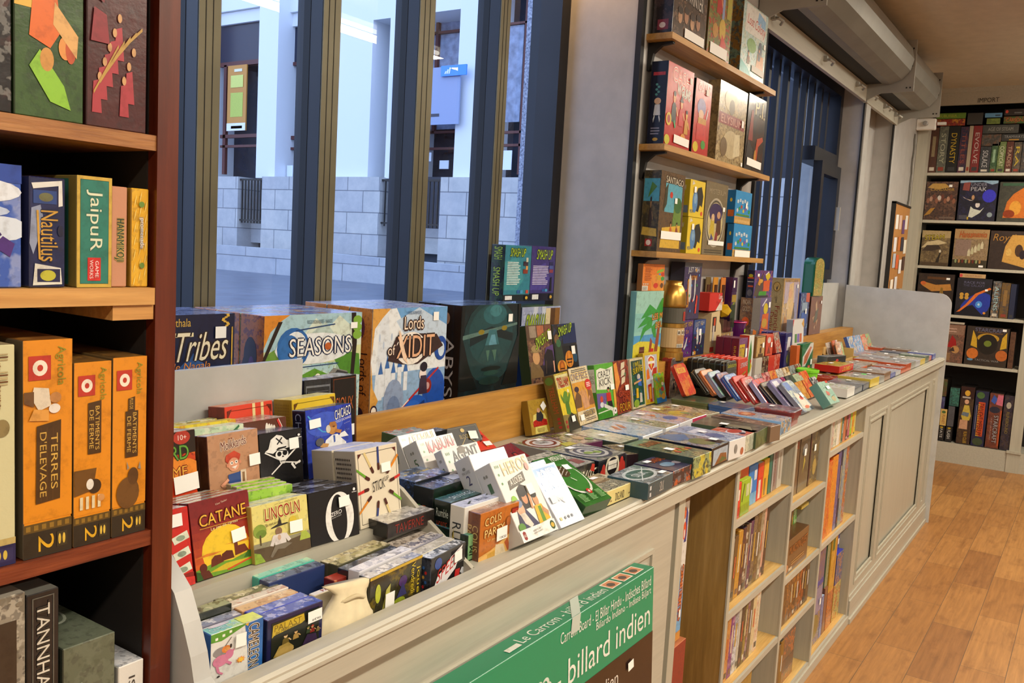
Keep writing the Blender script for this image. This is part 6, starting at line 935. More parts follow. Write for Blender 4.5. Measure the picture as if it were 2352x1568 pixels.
# raised tins: a low riser carries the second tier, shadow put into its colour
M_RISE = plain('shadow_tone_riser', '2a2724', .7)
tag(MB().box(3.05, 1.085, .999, 3.86, 1.246, 1.029).build('display_riser', M_RISE), 'low riser in painted shadow tone under the black tins and purple boxes', 'riser')
tag(MB().box(2.74, .985, 1.034, 3.02, 1.16, 1.036).build('display_mat', M_RISE), 'thin dark mat under the rear slanted tins', 'mat') if 0 else None
def copies(key, n, label, F, L_, Tp, tin, art=None, st=(), dy=.0, **k):
    g = GEO[key]
    return gbox(key, label, F, L_, Tp, S=L_, n=n, tin=tin, art=art, st=st, name='game_tin' if tin else 'game_box', cat='game tin' if tin else 'game box', g=g, gap=.0015, **k)
GEO['soluti'] = (3.062, 1.092, 1.030, .105, .0205, .108, 0, .06)
copies('soluti', 6, 'black metal game tin with yellow title and grey figure, front of its stack', '3a3c38/4a4c44@.5', '1a1a18', '2a2a28', True, {'F': [T2('Solutions', 'c8c44a', '1a1a18', .08, .78, .95, .93), E('8a8278', .45, .3, .28, .28), P('6a6460', (.3,.0),(.35,.4),(.6,.4),(.65,0)), E('b8a898', .48, .5, .1, .1)], 'L': [R('c8b890', .42, .02, .5, .98)]}, copylab='black metal game tin')
GEO['redcup'] = (3.185, 1.092, 1.030, .108, .0205, .110, 0, .06)
copies('redcup', 6, 'red metal game tin with white slanted letters, front of its stack', 'cc3824/d84a30@.3', 'c8301f', 'dc4a34', True, {'F': [T2('STRIKE', 'd8d8e0', 'a82418', .2, .66, .9, .82, .05, .2), L('8a9a3a', .3, .4, .75, .52, .05), L('f0d8d0', .3, .3, .7, .38, .04), E('e8e8e8', .8, .1, .1, .08)]}, copylab='red metal game tin')
GEO['brito'] = (3.325, 1.150, 1.030, .099, .0305, .172, 0, 0)
copies('brito', 2, 'purple and maroon card game box with yellow lettering, front of three', '7a4a78/8a5a88/5a2a58@.4', '6a1c34', '8a5060', False, {'F': [R('d8b82a', .08, .5, .7, .86), T('BRITO', '5a2a58', .14, .56, .64, .8), P('c8b890', (.6,0),(.9,.3),(1,.1),(1,0)), E('c8a86a', .4, .3, .2, .1)], 'L': [T('BRITO', 'c8a02a', .35, .4, .65, .82, 'd'), P('c8b090', (.0,0),(.0,.2),(.3,0))]}, [('F', .72, .56, .22, .2)], copylab='purple and maroon card game box')
gbox('whitegrn', 'narrow white card box with a green leaf picture, right of the purple boxes', 'd8d8d0', 'c83a28', 'c8b890', g=(3.44, 1.15, 1.030, .062, .04, .178, 0, 0), mat=M_CARD, art={'F': [P('3a8a3a', (.2,.1),(.1,.5),(.4,.9),(.7,.6),(.6,.2)), E('c83a2a', .6, .4, .14, .06), P('c8b82a', (.5,.1),(.6,.4),(.9,.3))]})
gbox('west', 'tan wanted-poster style card box with a dark figure', 'c8a468/b8925a@.4', '8a6a3c', '5a4a38', g=(3.52, 1.145, 1.112, .112, .045, .088, 0, 0), S='7a5c34', mat=M_CARD, art={'F': [frame_('3a2c1c', .02, .03), man(.5, .2, .22, 'b88a58', '4a3424', '2a1c14'), R('4a3424', .25, .05, .8, .18)]}, st=[('F', .6, .45, .2, .24)])
gbox('redtri', 'red card box with a white animal head, right of the tan poster box', 'c84a34/d86a4a@.4', 'b83a28', 'd86a50', g=(3.645, 1.145, 1.112, .09, .04, .088, 0, 0), mat=M_CARD, art={'F': [E('e0d0c8', .4, .75, .25, .15), P('8a3424', (.2,.1),(.4,.5),(.7,.1))]}, st=[('F', .6, .4, .2, .24)])
gbox(None, 'slanted red card box with a grey picture, leaning against its neighbour', 'b85a4a/8a8a80/c8b8a8@.8', 'a83a2c', 'c84a3a', g=(3.745, 1.13, 1.112, .08, .03, .088, 0, .25))
GEO['bluetins'] = (3.885, 1.135, 1.003, .09, .027, .196, 0, 0)
copies('bluetins', 3, 'tall dark blue metal game tin with a white figure, front of its stack', '2a2a6a/4a4a90@.4', '24246a', '3a3a8a', True, {'F': [P('d8d8dc', (.2,.6),(.3,.9),(.8,.9),(.7,.6)), E('8a9a3a', .5, .4, .2, .1), R('7a78a8', .0, .0, 1, .18)]}, [('F', .5, .55, .22, .14)], copylab='dark blue metal game tin')
gbox('greentin', 'dark green square game tin with a diagonal white banner', '1c6a40/2a7a4a@.3', '14562f', '2a7a4a', g=(3.97, 1.08, 1.003, .175, .03, .148, 0, .02), tin=True, name='game_tin', cat='game tin', art={'F': [P('d0d0cc', (.05,.3),(.05,.6),(.7,.98),(.98,.98),(.98,.8),(.3,.3)), P('b86a4a', (.15,.35),(.2,.6),(.7,.88),(.85,.85),(.4,.4)), P('d8503a', (.5,.02),(.55,.3),(.75,.3),(.8,.02)), E('e8dcd0', .65, .2, .05, .06)]}, st=[('F', .74, .32, .12, .16)])
gbox(None, 'orange edged flat box standing just left of the green square tin', 'c8602a', 'c8662c', 'd88a50', g=(3.92, 1.09, 1.003, .045, .03, .142, 0, .02))
gbox('kiproll', 'upright white game box with rows of coloured cups, in a clear sleeve', 'd8d4d0', '9aa0a8', 'c8c8cc', g=(4.235, 1.20, 1.003, .185, .03, .235, 0, .05), mat=M_WRAP, art={'F': [[R(('c83a3a','b84ab8','d8a03a','4a8a3a','7a5ab0','c8602a')[k], .2+.22*(k % 3), .3+.22*(k//3), .38+.22*(k % 3), .48+.22*(k//3)) for k in range(6)], T('KIPROLL', '5a6a7a', .3, .08, .75, .18), P('d8a03a', (.8,.9),(1,1),(1,.8)), P('c83a4a', (0,.85),(.1,1),(0,1))]})
gbox('blackbox', 'low black card box with a tiny red crest near the far end', '1a1c1c', '5a5c60', '3a3c3c', g=(4.16, 1.02, 1.035, .175, .05, .052, -.25, 0), art={'F': [P('b8302a', (.44,.6),(.5,.75),(.56,.75),(.62,.6),(.53,.52))]})
tag(MB().lathe([(.036,0),(.043,.055),(.047,.056),(.048,.066),(.044,.068),(.043,.064)], n=24).build('tub', plain('lime_plastic', '7fd02a', .35), smooth=False), 'lime green round plastic tub among the small boxes', 'tub').location = (3.73, .99, 1.003)
o = MB().box(0, 0, 0, .24, .10, .006).box(0, 0, 0, .006, .10, .05).box(.234, 0, 0, .24, .10, .075).box(0, 0, 0, .24, .006, .03).box(0, .094, 0, .24, .10, .085).build('card_tray', plain('kraft_card', 'c09a5c', .8)); tag(o, 'open kraft cardboard display tray of booklets at the back of the far end', 'display tray'); o.location = (4.62, 1.06, 1.003)
for k, (c, dx) in enumerate((('d8a078', .02), ('a8c890', .12), ('d86a3a', .10), ('c8c0b4', .04))):
    gbox(None, '%s booklet %s in the kraft display tray' % (cname(c), ORD[k]), c+'/e0d8c8/8a8a98@.8', c, c, g=(4.63+dx, 1.075+.018*k, 1.01, .1, .006, .11-.01*(k % 2), 0, .3), name='booklet', cat='booklet', group='booklets in the kraft tray')
# little boxes fanned in front of the risers
for k, (c, wd) in enumerate((('c8c4b8', .10), ('3a2c20/b8a888@.5', .11), ('c83a2c', .09), ('b83428/d8a090@.4', .09))):
    gbox(None, 'low %s box under the tan poster box row, %s from the left' % (cname(c.split('/')[0]), ORD[k]), c, c, c.split('/')[0], g=(3.515+(0, .085, .165, .245)[k], 1.14, 1.030, .08, .09, .081, 0, 0), group='low boxes under the poster boxes')
fan = [('a89a98/d8d0d0/4a4a50@.9', 'd0c8c8'), ('b83a30/d8a09a/8a2a3a@.9', 'a83a34'), ('d87a34/e0a050/c83a3a@.8', 'c86a30'), ('c8beb0/8a8a88/e0d8cc@.8', 'b8b0a0'), ('c8a468/e0d4bc/6a4a2c@.8', 'b89460'), ('7a8288/9aa0a0/5a5a54@.8', '6a7074'), ('8a3a2c/c8c0a8/4a5a3a@.9', '7a3428')]
for k, (F, S) in enumerate(fan):
    gbox(None, 'small leaning card box, %s from left, back row beside the red tins' % ORD[k], F, S, S, g=(3.20+.085*k, 1.005, 1.0, .078, .016, .085, 0, .42), group='small leaning card boxes, back row', st=[('F', .6, .4, .25, .15)] if k in (4, 5) else ())
fan = [('6a1c4a/8a3a6a/c84a7a@.7', '5a1c3c'), ('3a3c3c/5a5a54/2a2a2a@.7', '2a2c2c'), ('3a3a6a/c8a83a/d85a2a@.8', '2a2a50'), ('d0482a/e0903a@.6', 'b83a24')]
for k, (F, S) in enumerate(fan):
    gbox(None, 'small leaning card box, %s from left, middle row beside the slanted tins' % ORD[k], F, S, S, g=(3.26+.10*k, .935, 1.0, .088, .02, .075, 0, .55), group='small leaning card boxes, middle row')
fan = [('c8923c/d8a850/c8502a@.6', 'b8802c'), ('c85030/d8983a@.6', 'a84428'), ('3a3a3c/8a8a90/d8d8d8@.8', '2a2a2c'), ('9a9a78/b8b894/6a7a5a@.7', '8a8a6a')]
for k, (F, S) in enumerate(fan):
    gbox(None, 'small leaning card box, %s from left, front row beside the slanted tins' % ORD[k], F, S, S, g=(3.235+.095*k, .86, 1.0, .085, .022, .072, 0, .6), group='small leaning card boxes, front row') if k < 3 else None
# ---- far end: shrink-wrapped flat games in three rows
random.seed(21)
fp = [('8a8a84/b0aea4/6a6c70@.8', '9a9a94'), ('a8a8ac/c4c4c8/8a90a0@.8', 'b0b0b4'), ('9a8a7a/c0b4a4/7a6a5c@.8', '8a6a50'), ('7a8290/a0a4a8/5a606c@.8', '4a5060'), ('b0a890/c8c4b0/8a8a6a@.8', 'c8b040'), ('888c80/a8aca0/3a8a3a@.7', '5a6a5a'), ('a09894/bcb8b4/a85a3a@.7', 'b8502a'), ('9aa0a8/b8bcc4/4a5aa0@.7', '3a4a9a')]
special = {(0, 0): ('d8d8d8/4a9a3a/c8b83a@.5', 'dcdcd8'), (0, 1): ('6a6e74/8a8e94/5a5a60@.8', '6a7078'), (1, 0): ('8a2420/a84a3a/c8b08a@.7', 'a82820'), (1, 1): ('c89a3a/d8b850/8a8a9a@.7', '3a3a90'), (2, 0): ('6a9a3a/5a7aa8/c8b83a@.6', '3a6ab0'), (2, 1): ('8a3a5a/c8a83a/7a9a4a@.7', 'c8a82a'), (0, 3): ('a8a498/c0bcb0/8a8a80@.7', 'd0b84a'), (2, 3): ('c86a4a/b8b0b0/d88a6a@.6', 'c85a34'), (1, 4): ('a8a8a0/c0c0b8/c86a4a@.5', 'c8602c')}
RN = ['front', 'middle', 'back']
for r, (y0, dd) in enumerate(((.772, .135), (.915, .13), (1.052, .13))):
    x = (3.50, 3.86, 4.28)[r]; k = 0
    if r == 2: x = 3.98
    while x < 5.60:
        wd = random.uniform(.115, .155); hh = random.choice((.022, .026, .03, .036)); F, S = special.get((r, k), fp[random.randrange(len(fp))])
        if r == 2 and 3.9 < x < 4.90: x += wd*.0; hh = .03
        gbox(None, '%s edged wrapped flat game, %s from the left in the %s row, far end' % (cname(S), ORD[k], RN[r]), S, S, F, S=S, g=(x, y0, 1.003 if r < 2 or x > 4.88 else 1.003, wd-.004, dd, hh, random.uniform(-.03, .03), 0), group='flat wrapped games at the far end, %s row' % RN[r], st=[('T', random.uniform(.2, .6), random.uniform(.3, .7), .22, .14)])
        x += wd; k += 1
        if r == 2 and 4.08 < x < 4.9: x = 4.9
tag(MB().box(4.06, .83, 1.0362, 4.10, .85, 1.0368).build('round_sticker', plain('neon_green', '3fe040', .6)), 'neon green sticker lying on a flat wrapped game at the far end', 'sticker')
gbox('dobble', 'flat red and yellow game box with yellow script title in the middle row', 'c8302a', 'b82820', 'c8b03a/c83a2a/d8c050@.6', g=(4.02, .93, 1.034, .215, .11, .03, -.05, 0), S='c8302a', art={'F': [T('DOBBLE', 'e0c83a', .2, .2, .8, .8, 'n', .2)]}, st=[('T', .3, .5, .2, .15)])
for k, (c, dx) in enumerate((('5a8ac8/c8b8a0/d8c89a@.8', 0), ('6a9ac8/b8c4d8/d89a7a@.8', .13), ('c85a3a/e0a088/8ab878@.8', .26), ('8ab880/d86a4a@.7', .37))):
    gbox(None, '%s comic cover box leaning by the end panel, %s from the left' % (cname(c.split('/')[0]), ORD[k]), c, '3a5a98', 'c8c8d0', g=(5.16+dx, 1.13-.006*k, 1.003, .125 if k < 3 else .08, .02, .11, -.05, .39), group='comic cover boxes by the end panel')
# ================================================================ PLANK TIER ITEMS
gbox('lesm', 'large upright game box with a palm tree on a yellow island', '8fc4bc', '6aa0a0', '9ccac0', S='7ab0ac', mat=M_CARD, g=(2.672, 1.286, 1.1315, .218, .022, .250, 0, 0), art={'F': [R('9accc0', 0, .7, 1, 1), R('84c0bc', 0, .45, 1, .7), R('4a9ad0', 0, .24, 1, .4), P('d8cc3a', (0,0),(0,.28),(.2,.32),(.6,.3),(1,.2),(1,0)), P('2f9a3c', (.2,.62),(.5,.82),(.75,.74),(.85,.6),(.6,.68)), P('2f9a3c', (.1,.5),(.4,.66),(.7,.62),(.5,.56)), P('2f9a3c', (.2,.3),(.3,.5),(.65,.62),(.62,.5),(.4,.45)), P('2f9a3c', (.7,.7),(.95,.9),(1,.9),(1,.66),(.85,.56)), P('2f9a3c', (.6,.5),(.72,.36),(.82,.34),(.75,.56)), P('96482c', (.74,.0),(.8,.3),(.86,.55),(.94,.56),(.92,.3),(.86,.0)), P('96482c', (.56,.12),(.6,.36),(.68,.3),(.64,.1)), R('5a1c1c', .22, .12, .4, .24), P('cc2a24', (.6,.05),(.64,.2),(.74,.2),(.76,.05)), T2('LES M', 'e0a84a', '8a4a1a', .62, .6, .99, .68, .02), T2('DE L', 'e0b04a', '8a4a1a', .76, .48, .99, .56, .02), T('CE', '3a3a2a', .25, .02, .34, .05)]})
gbox('orangebox', 'orange game box with small cartoon fruits standing on the palm tree box', 'd8762a/e08a34@.3', '8a5a30', 'd88a4a', S='b8642a', mat=M_CARD, g=(2.712, 1.288, 1.382, .175, .02, .092, 0, 0), art={'F': [R('e09038', .4, .0, 1, .6), P('8ab83a', (.62,.66),(.66,.76),(.95,.84),(.95,.74)), E('c8402a', .92, .62, .08, .08), E('4a8ac8', .78, .62, .05, .04), E('c8a02a', .75, .5, .12, .1), E('3a9a4a', .92, .46, .08, .08), E('cc342a', .62, .2, .11, .1), E('5a3a2a', .9, .2, .07, .1), R('d8d4c8', .0, .02, .26, .2), [R('3a3a3a', .04+.03*k, .04, .05+.03*k, .17) for k in range(6)], [E('c8c4bc', .06+.09*k, .26, .03, .03) for k in range(3)], lines('a8541c', .1, .4, .4, .9, 8)]})
# bullet-shaped tin
M_BRASS = plain('brushed_brass', 'c89a4c', .28, .85, .08, 30)
t = empty('bullet_tin', (2.975, 1.288, 1.1315), 'bullet shaped brass game tin with grey windows and red letters', 'game tin')
MB().lathe([(.050,0),(.052,.002),(.052,.030),(.047,.034),(.047,.045),(.050,.047)], n=32).build('base', M_BRASS, t, smooth=False)
MB().lathe([(.048,.0465),(.050,.048),(.050,.118),(.047,.119)], n=32).build('paper_band', print_mat('band', .45, .1, 0) if False else plain('tan_band', 'c8a878', .5), t)
MB().lathe([(.050,.1195),(.050,.134),(.047,.1345)], n=32).build('ring', M_BRASS, t)
MB().lathe([(.048,.135),(.049,.136),(.049,.19),(.047,.191)], n=32).build('window_band', plain('smoked_window', '5a5850', .2), t)
MB().lathe([(.051,.1915),(.051,.205),(.049,.232),(.044,.252),(.034,.268),(.030,.274),(.030,.286),(.002,.287)], n=32).build('dome', M_BRASS, t, smooth=True)
m = MB()
def cyl(mb, r, a0, a1, z0, z1, c, n=6):
    for k in range(n):
        p, q2 = a0+(a1-a0)*k/n, a0+(a1-a0)*(k+1)/n
        mb.face([(r*math.cos(p), r*math.sin(p), z0), (r*math.cos(q2), r*math.sin(q2), z0), (r*math.cos(q2), r*math.sin(q2), z1), (r*math.cos(p), r*math.sin(p), z1)], pal(c), 0)
for a in (-1.75, -1.35): cyl(m, .0505, a, a+.3, .145, .178, 'b03a2c')
for k, a in enumerate((-2.2, -1.85, -1.5)): cyl(m, .0515, a, a+.25, .095, .112, 'd8d0c0'); cyl(m, .0517, a+.05, a+.2, .098, .108, '6a5a48')
for k in range(6): cyl(m, .0515, -2.2, -1.3, .065+.005*k, .067+.005*k, 'b0703c')
cyl(m, .0515, -2.2, -1.6, .049, .062, 'e0dcd0')
for k in range(7): cyl(m, .0517, -2.15+.07*k, -2.12+.07*k, .050, .061, '2a2a2a', 1)
m.build('band_print', M_INK, t, fix=False)
fish = lambda c1='c8c8c8': [P(c1, (.28,.75),(.34,.8),(.42,.7),(.46,.4),(.4,.3),(.34,.32),(.28,.5)), P(c1, (.6,.72),(.66,.74),(.7,.5),(.66,.34),(.56,.3),(.62,.42)), [E(('c8302a','3a8ad0','3a9a4a','d8a02a')[k % 4], .15+.1*(k*3 % 8), .15+.09*(k*5 % 9), .03, .025) for k in range(12)]]
gbox('djaune1', 'tall dark violet game box with white capitals and two cartoon fish', '3a2f5a/2a2a44/4a3a6a@.5', '2a2a3a', '4a4a58', S='28243c', g=(3.035, 1.275, 1.2735, .165, .055, .212, 0, 0), art={'F': [R('4a4a54', 0, .92, 1, 1), T2('JUST FISH', 'd8d8dc', '2a2440', .2, .8, .84, .92, .0), T2('ULTIME', 'd8982a', '7a3a1a', .38, .7, .74, .77), P('b8742a', (.2,.68),(.26,.72),(.36,.5),(.34,.2),(.26,.3)), fish(), R('d8a03a', .03, .03, .18, .13), P('d83a24', (.72,.1),(.76,.44),(.84,.4),(.8,.1))]})
gbox('djaune2', 'violet game box with yellow title and a white cartoon fish, under the tall violet one', '4a2a72/3a2060/5a3a84@.5', '2a1a48', '4a3a68', S='2c1c48', g=(3.040, 1.275, 1.1315, .118, .055, .14, 0, 0), art={'F': [T2('JUST FISH', 'd8b02a', '3a1c5a', .1, .76, .9, .92, .04), T('2.0', 'd8982a', .42, .64, .62, .73), P('d0d0d4', (.5,.5),(.58,.55),(.5,.3),(.36,.2),(.3,.24)), P('d0d0d4', (.16,.62),(.22,.66),(.24,.45),(.18,.44)), [E(('c8302a','3a8ad0','3a9a4a')[k % 3], .2+.09*k, .12+.1*(k*3 % 5), .03, .025) for k in range(7)], R('d8d4d0', .05, .03, .14, .12), R('d8a03a', .16, .03, .28, .14)]}, st=[('F', .1, .6, .15, .15)])
gbox('djaune3', 'dark blue game box with silver title and cartoon fish, right of the violet one', '24304a/2a3a62/1c2238@.5', '1c2238', '3a3e58', S='1c2034', g=(3.163, 1.275, 1.1315, .118, .055, .138, 0, 0), art={'F': [R('2a4a8a', 0, .6, 1, 1), T2('JUST FISH', 'c0c4d0', '24304a', .1, .76, .86, .93, .04), fish('d8d8d8'), R('d8d4d0', .04, .03, .12, .12), R('d8a03a', .14, .03, .28, .13)]}, st=[('F', .42, .56, .18, .18)])
t = empty('counter_display', (3.37, 1.30, 1.1315), 'beige curved display box with a red top panel and white script', 'display box')
def tp(mb, nm, mat):
    o = mb.build(nm, mat); o.parent = t; o.matrix_parent_inverse = Matrix.Translation((-3.37, -1.30, -1.1315)); return o
tp(MB().prism([(3.33,1.1315),(3.45,1.1315),(3.455,1.20),(3.44,1.24),(3.42,1.255),(3.42,1.30),(3.33,1.29)], 1.272, 1.33, 'y'), 'body', plain('beige_card', 'c8b48a', .6))
tp(MB().box(3.29, 1.270, 1.30, 3.425, 1.332, 1.37), 'header', plain('red_card', 'c42c22', .5))
m = MB(); X0 = 1.2715
def fq(c, x0, x1, z0, z1, y=1.2693): m.face([(x0,y,z0),(x1,y,z0),(x1,y,z1),(x0,y,z1)], pal(c))
m.face([(3.36,1.2692,1.30),(3.43,1.2692,1.30),(3.43,1.2692,1.35),(3.38,1.2692,1.315)], pal('e4dcd0'))
fq('3a2a24', 3.345, 3.385, 1.215, 1.275, 1.2713); fq('d8502a', 3.36, 3.375, 1.24, 1.27, 1.2710); fq('c8c0b8', 3.35, 3.37, 1.17, 1.24, 1.2707); fq('c8302a', 3.335, 3.375, 1.135, 1.155, 1.2713); fq('8a5a3a', 3.40, 3.43, 1.15, 1.2, 1.2713); fq('b83a2a', 3.405, 3.42, 1.14, 1.17, 1.271)
for txt, x0, x1, z0, z1, c in (('Game', 3.385, 3.425, 1.345, 1.365, 'f0e4e0'), ('Party', 3.37, 3.425, 1.32, 1.34, 'c83028')):
    vs, fs = text_mesh(txt); b = len(m.v); m.v += [(x0+(x1-x0)*u, 1.2688, z0+(z1-z0)*v) for u, v in vs]
    for f in fs: m.f.append(tuple(b+q for q in f)); m.c.append(pal(c)); m.mi.append(0)
tp(m, 'display_print', M_INK)
for k, (c, x) in enumerate((('6a5a34', 3.38), ('c88a2a', 3.43), ('c8782c', 3.485))):
    g = MB().box(x, 1.325-.012*k, 1.31, x+.05, 1.328-.012*k, 1.43)
    o = g.build('hanging_card', plain('blister_card_%d' % k, c, .5)); tag(o, '%s blister card standing at the back above the beige display, %s from the left' % (cname(c), ORD[k]), 'blister pack', 'blister cards above the beige display')
    MB().box(x+.012, 1.322-.012*k, 1.33, x+.04, 1.325-.012*k, 1.40).build('blister', plain('blister_dark_%d' % k, '4a2a1c', .2), o)
# yellow twenty-sided die on a clear dice box
bm = bmesh.new(); bmesh.ops.create_icosphere(bm, subdivisions=1, radius=.031)
me = bpy.data.meshes.new('die'); bm.to_mesh(me); bm.free(); me.materials.append(plain('yellow_plastic', 'cfa81c', .3))
o = bpy.data.objects.new('big_die', me); COL.objects.link(o); o.location = (3.50, 1.285, 1.2945); o.rotation_euler = (.3, .4, .2); tag(o, 'big yellow twenty-sided die on top of the clear dice box', 'die')
vs, fs = text_mesh('20')
m = MB(); m.v += [(-.01+.02*u, -.0305+.002*v, -.008+.016*v) for u, v in vs]
for f in fs: m.f.append(f); m.c.append(pal('2a2010')); m.mi.append(0)
d = m.build('die_number', M_INK, o, fix=False)
o = MB().box(3.46, 1.268, 1.205, 3.56, 1.325, 1.265).build('dice_box', M_CLEAR); tag(o, 'clear plastic dice box with a brown insert under the yellow die', 'dice box')
MB().box(3.468, 1.273, 1.208, 3.512, 1.32, 1.258).box(3.518, 1.273, 1.208, 3.552, 1.32, 1.25).build('insert', plain('brown_insert', '5a2c24', .5), o)
gbox(None, 'tan boxed dice game with scattered silver pieces under the clear dice box', 'b89a64/a88650/8a8a88@.8', '9a7a44', 'b89a6a', g=(3.455, 1.27, 1.1315, .13, .058, .075, 0, 0), art={'F': [[E('c8c4bc', .5+.05*(k % 5), .15+.12*k, .04, .05) for k in range(7)], E('8a2a24', .25, .2, .06, .06)]})
tag(MB().lathe([(.034,0),(.045,.108),(.046,.108),(.047,.114),(.043,.114),(.033,.004)], n=28).build('plastic_cup', plain('purple_plastic', '4a1450', .25)), 'dark purple plastic cup with a pink rim', 'cup').location = (3.66, 1.29, 1.1315)
c = bpy.data.objects['plastic_cup']; q_ = [(.0465*math.cos(a), .0465*math.sin(a), .1125) for a in [2*PI*k/28 for k in range(29)]]
MB().tube(q_, .003, 6).build('rim', plain('pink_plastic', 'd02a78', .3), c)
m = MB(); cyl(m, .0445, -1.75, -1.45, .07, .085, '9ac02a'); cyl(m, .043, -1.9, -1.3, .02, .045, '3a3a5a'); m.build('cup_print', M_INK, c, fix=False)
gbox(None, 'small violet box with a green label on the back shelf behind the blister cards', '4a1c5a/8a9a2a/2a3a24@.8', '3a1448', '5a2a68', g=(3.56, 1.28, 1.1315, .055, .045, .30, 0, 0), art={'F': [R('3a1048', 0, .8, 1, 1), R('a88a2a', .1, .66, 1, .76), R('2a3a20', 0, .3, 1, .62)]}, st=[('F', .1, .86, .3, .1)])
gbox('incan1', 'violet boxed game with a yellow-haired figure, upper of the two violet window display boxes', '5a4488/4a3a6a/c8642a@.5', '26284a', '4a4aa0', S='2a2a50', art={'F': [P('5a4a44', (.0,.0),(.1,.5),(.3,.7),(.45,.9),(.5,.5),(.4,.1)), man(.72, .25, .22, 'd8b02a', 'd8642a', 'd8c83a'), P('d8602a', (.5,.25),(.5,.62),(.85,.66),(.9,.3)), E('d8c02a', .72, .8, .13, .12), L('e8e4e8', .58, .84, .76, .96, .04), P('d8902a', (.2,.5),(.25,.75),(.38,.6),(.3,.45)), E('d8a84a', .36, .62, .1, .07), P('4a9a34', (.25,.1),(.3,.25),(.7,.25),(.68,.1)), R('3a3440', .2, 0, .8, .1), E('2a5ad0', .08, .05, .03, .03), R('3a4aa0', .85, .3, .95, .6)], 'L': [E('b8b02a', .5, .8, .3, .06), R('c8502a', .1, .7, .9, .75), R('d8d8dc', .1, .58, .9, .6), R('c8502a', .2, .4, .9, .46), E('5a5a6a', .5, .2, .35, .12)]}, st=[('F', .12, .78, .1, .1)])
gbox('incan2', 'violet boxed game with a yellow-haired figure, lower of the two violet window display boxes', '5a4478/5a5448/6a5a5a@.6', '8a6a50/6a4a3a/5a4a4a@.8', '6a5a6a', S='5a4a5a', g=(3.80, 1.268, 1.1315, .255, .055, .212, 0, 0), art={'F': [R('6a5a88', .4, .5, 1, 1), P('6a6460', (.0,.0),(.0,1),(.4,1),(.45,.4),(.3,.0)), E('d8c02a', .72, .76, .12, .12), L('e8e4e8', .52, .82, .74, .97, .04), P('d8642a', (.52,.35),(.56,.64),(.9,.66),(.92,.3)), E('c8a040', .7, .45, .14, .1), P('d8502a', (.45,.05),(.5,.35),(.7,.3),(.66,.02)), P('c8702a', (.1,.05),(.12,.35),(.3,.3),(.32,.05))], 'L': [T('INCAN', 'c8b8a0', .2, .86, .8, .96), T('GOLD', 'b8a890', .2, .72, .8, .82), E('d8602a', .5, .5, .3, .1)]}, st=[('F', .84, .78, .1, .12)])
tag(MB().box(3.69, 1.272, 1.1315, 3.795, 1.33, 1.165).build('dark_wood_box', plain('dark_wood', '3a1e1a', .5)), 'small dark brown wooden box between the purple cup and the violet box', 'box')
gbox('drake', 'tall parchment coloured game box with dark red script and a sailing picture', 'c8aa78/b89a80/8a90b0@.6', 'b09a6a/a08a5a@.3', 'c8c4d0/b8a890@.5', S='a88e5c', g=(4.235, 1.27, 1.1315, .265, .066, .300, 0, 0), art={'F': [R('c8a468', 0, 0, .05, 1), frame_('b89054', 0, .025), R('b8a8b8', .08, .6, .95, .94), P('d8b884', (.3,.2),(.35,.9),(.6,.94),(.7,.5),(.6,.1)), E('d8a880', .45, .75, .12, .08), P('8a8ab0', (.7,.1),(.75,.9),(.95,.9),(.95,.05)), P('6a5a4a', (.6,.3),(.7,.55),(.8,.4),(.7,.2)), P('c8946a', (.1,.05),(.2,.4),(.4,.3),(.5,.05)), P('d8c0a0', (.2,.5),(.3,.66),(.4,.5)), T('FRANCIS DRAKE', 'b8926a', .1, .94, .9, .98)], 'L': [E('8a6a34', .5, .86, .28, .08), E('c8a45c', .5, .86, .22, .065), P('26283c', (.4,.9),(.5,.84),(.62,.9),(.56,.82),(.5,.8)), T('QWS', '3a342c', .42, .6, .6, .7, 'd'), T2('Francis', '8a2a1c', 'b09a6a', .5, .14, .82, .55, 'd'), T2('Drake', '8a2a1c', 'b09a6a', .12, .14, .45, .45, 'd')]}, st=[('F', .8, .84, .08, .06)])
gbox('bluefar', 'dark blue game box with red end, half hidden behind the parchment box', '2a3a7a/6a8aa8/1a2a5a@.8', '24306a', '3a4a8a', g=(4.56, 1.275, 1.1315, .16, .055, .225, 0, 0), art={'F': [P('c8502a', (.6,.8),(.6,1),(1,1),(1,.78)), R('8aa0b8', .2, .6, .8, .78), R('2a5ab0', .2, .3, .8, .55)]}, st=[('F', .55, .52, .14, .12)])
gbox('brownfar', 'brown wooden looking game box with a pale flower pattern, farthest on the back shelf', '7a4a34/6a4030/8a5a3c@.4', '3a2418/4a3020@.4', '8a5a40', S='4a2c1c', g=(4.745, 1.272, 1.1315, .225, .055, .205, 0, 0), art={'F': [P('b89a78', (.4,.8),(.5,.9),(.6,.6),(.5,.5)), P('5a5a4a', (.35,.3),(.45,.6),(.7,.7),(.6,.35)), P('a88a68', (.3,.35),(.2,.45),(.4,.5)), P('b8946c', (.6,.2),(.7,.4),(.55,.35)), P('c8a888', (.45,.12),(.5,.25),(.4,.2))]}, st=[('F', .82, .8, .08, .08)])
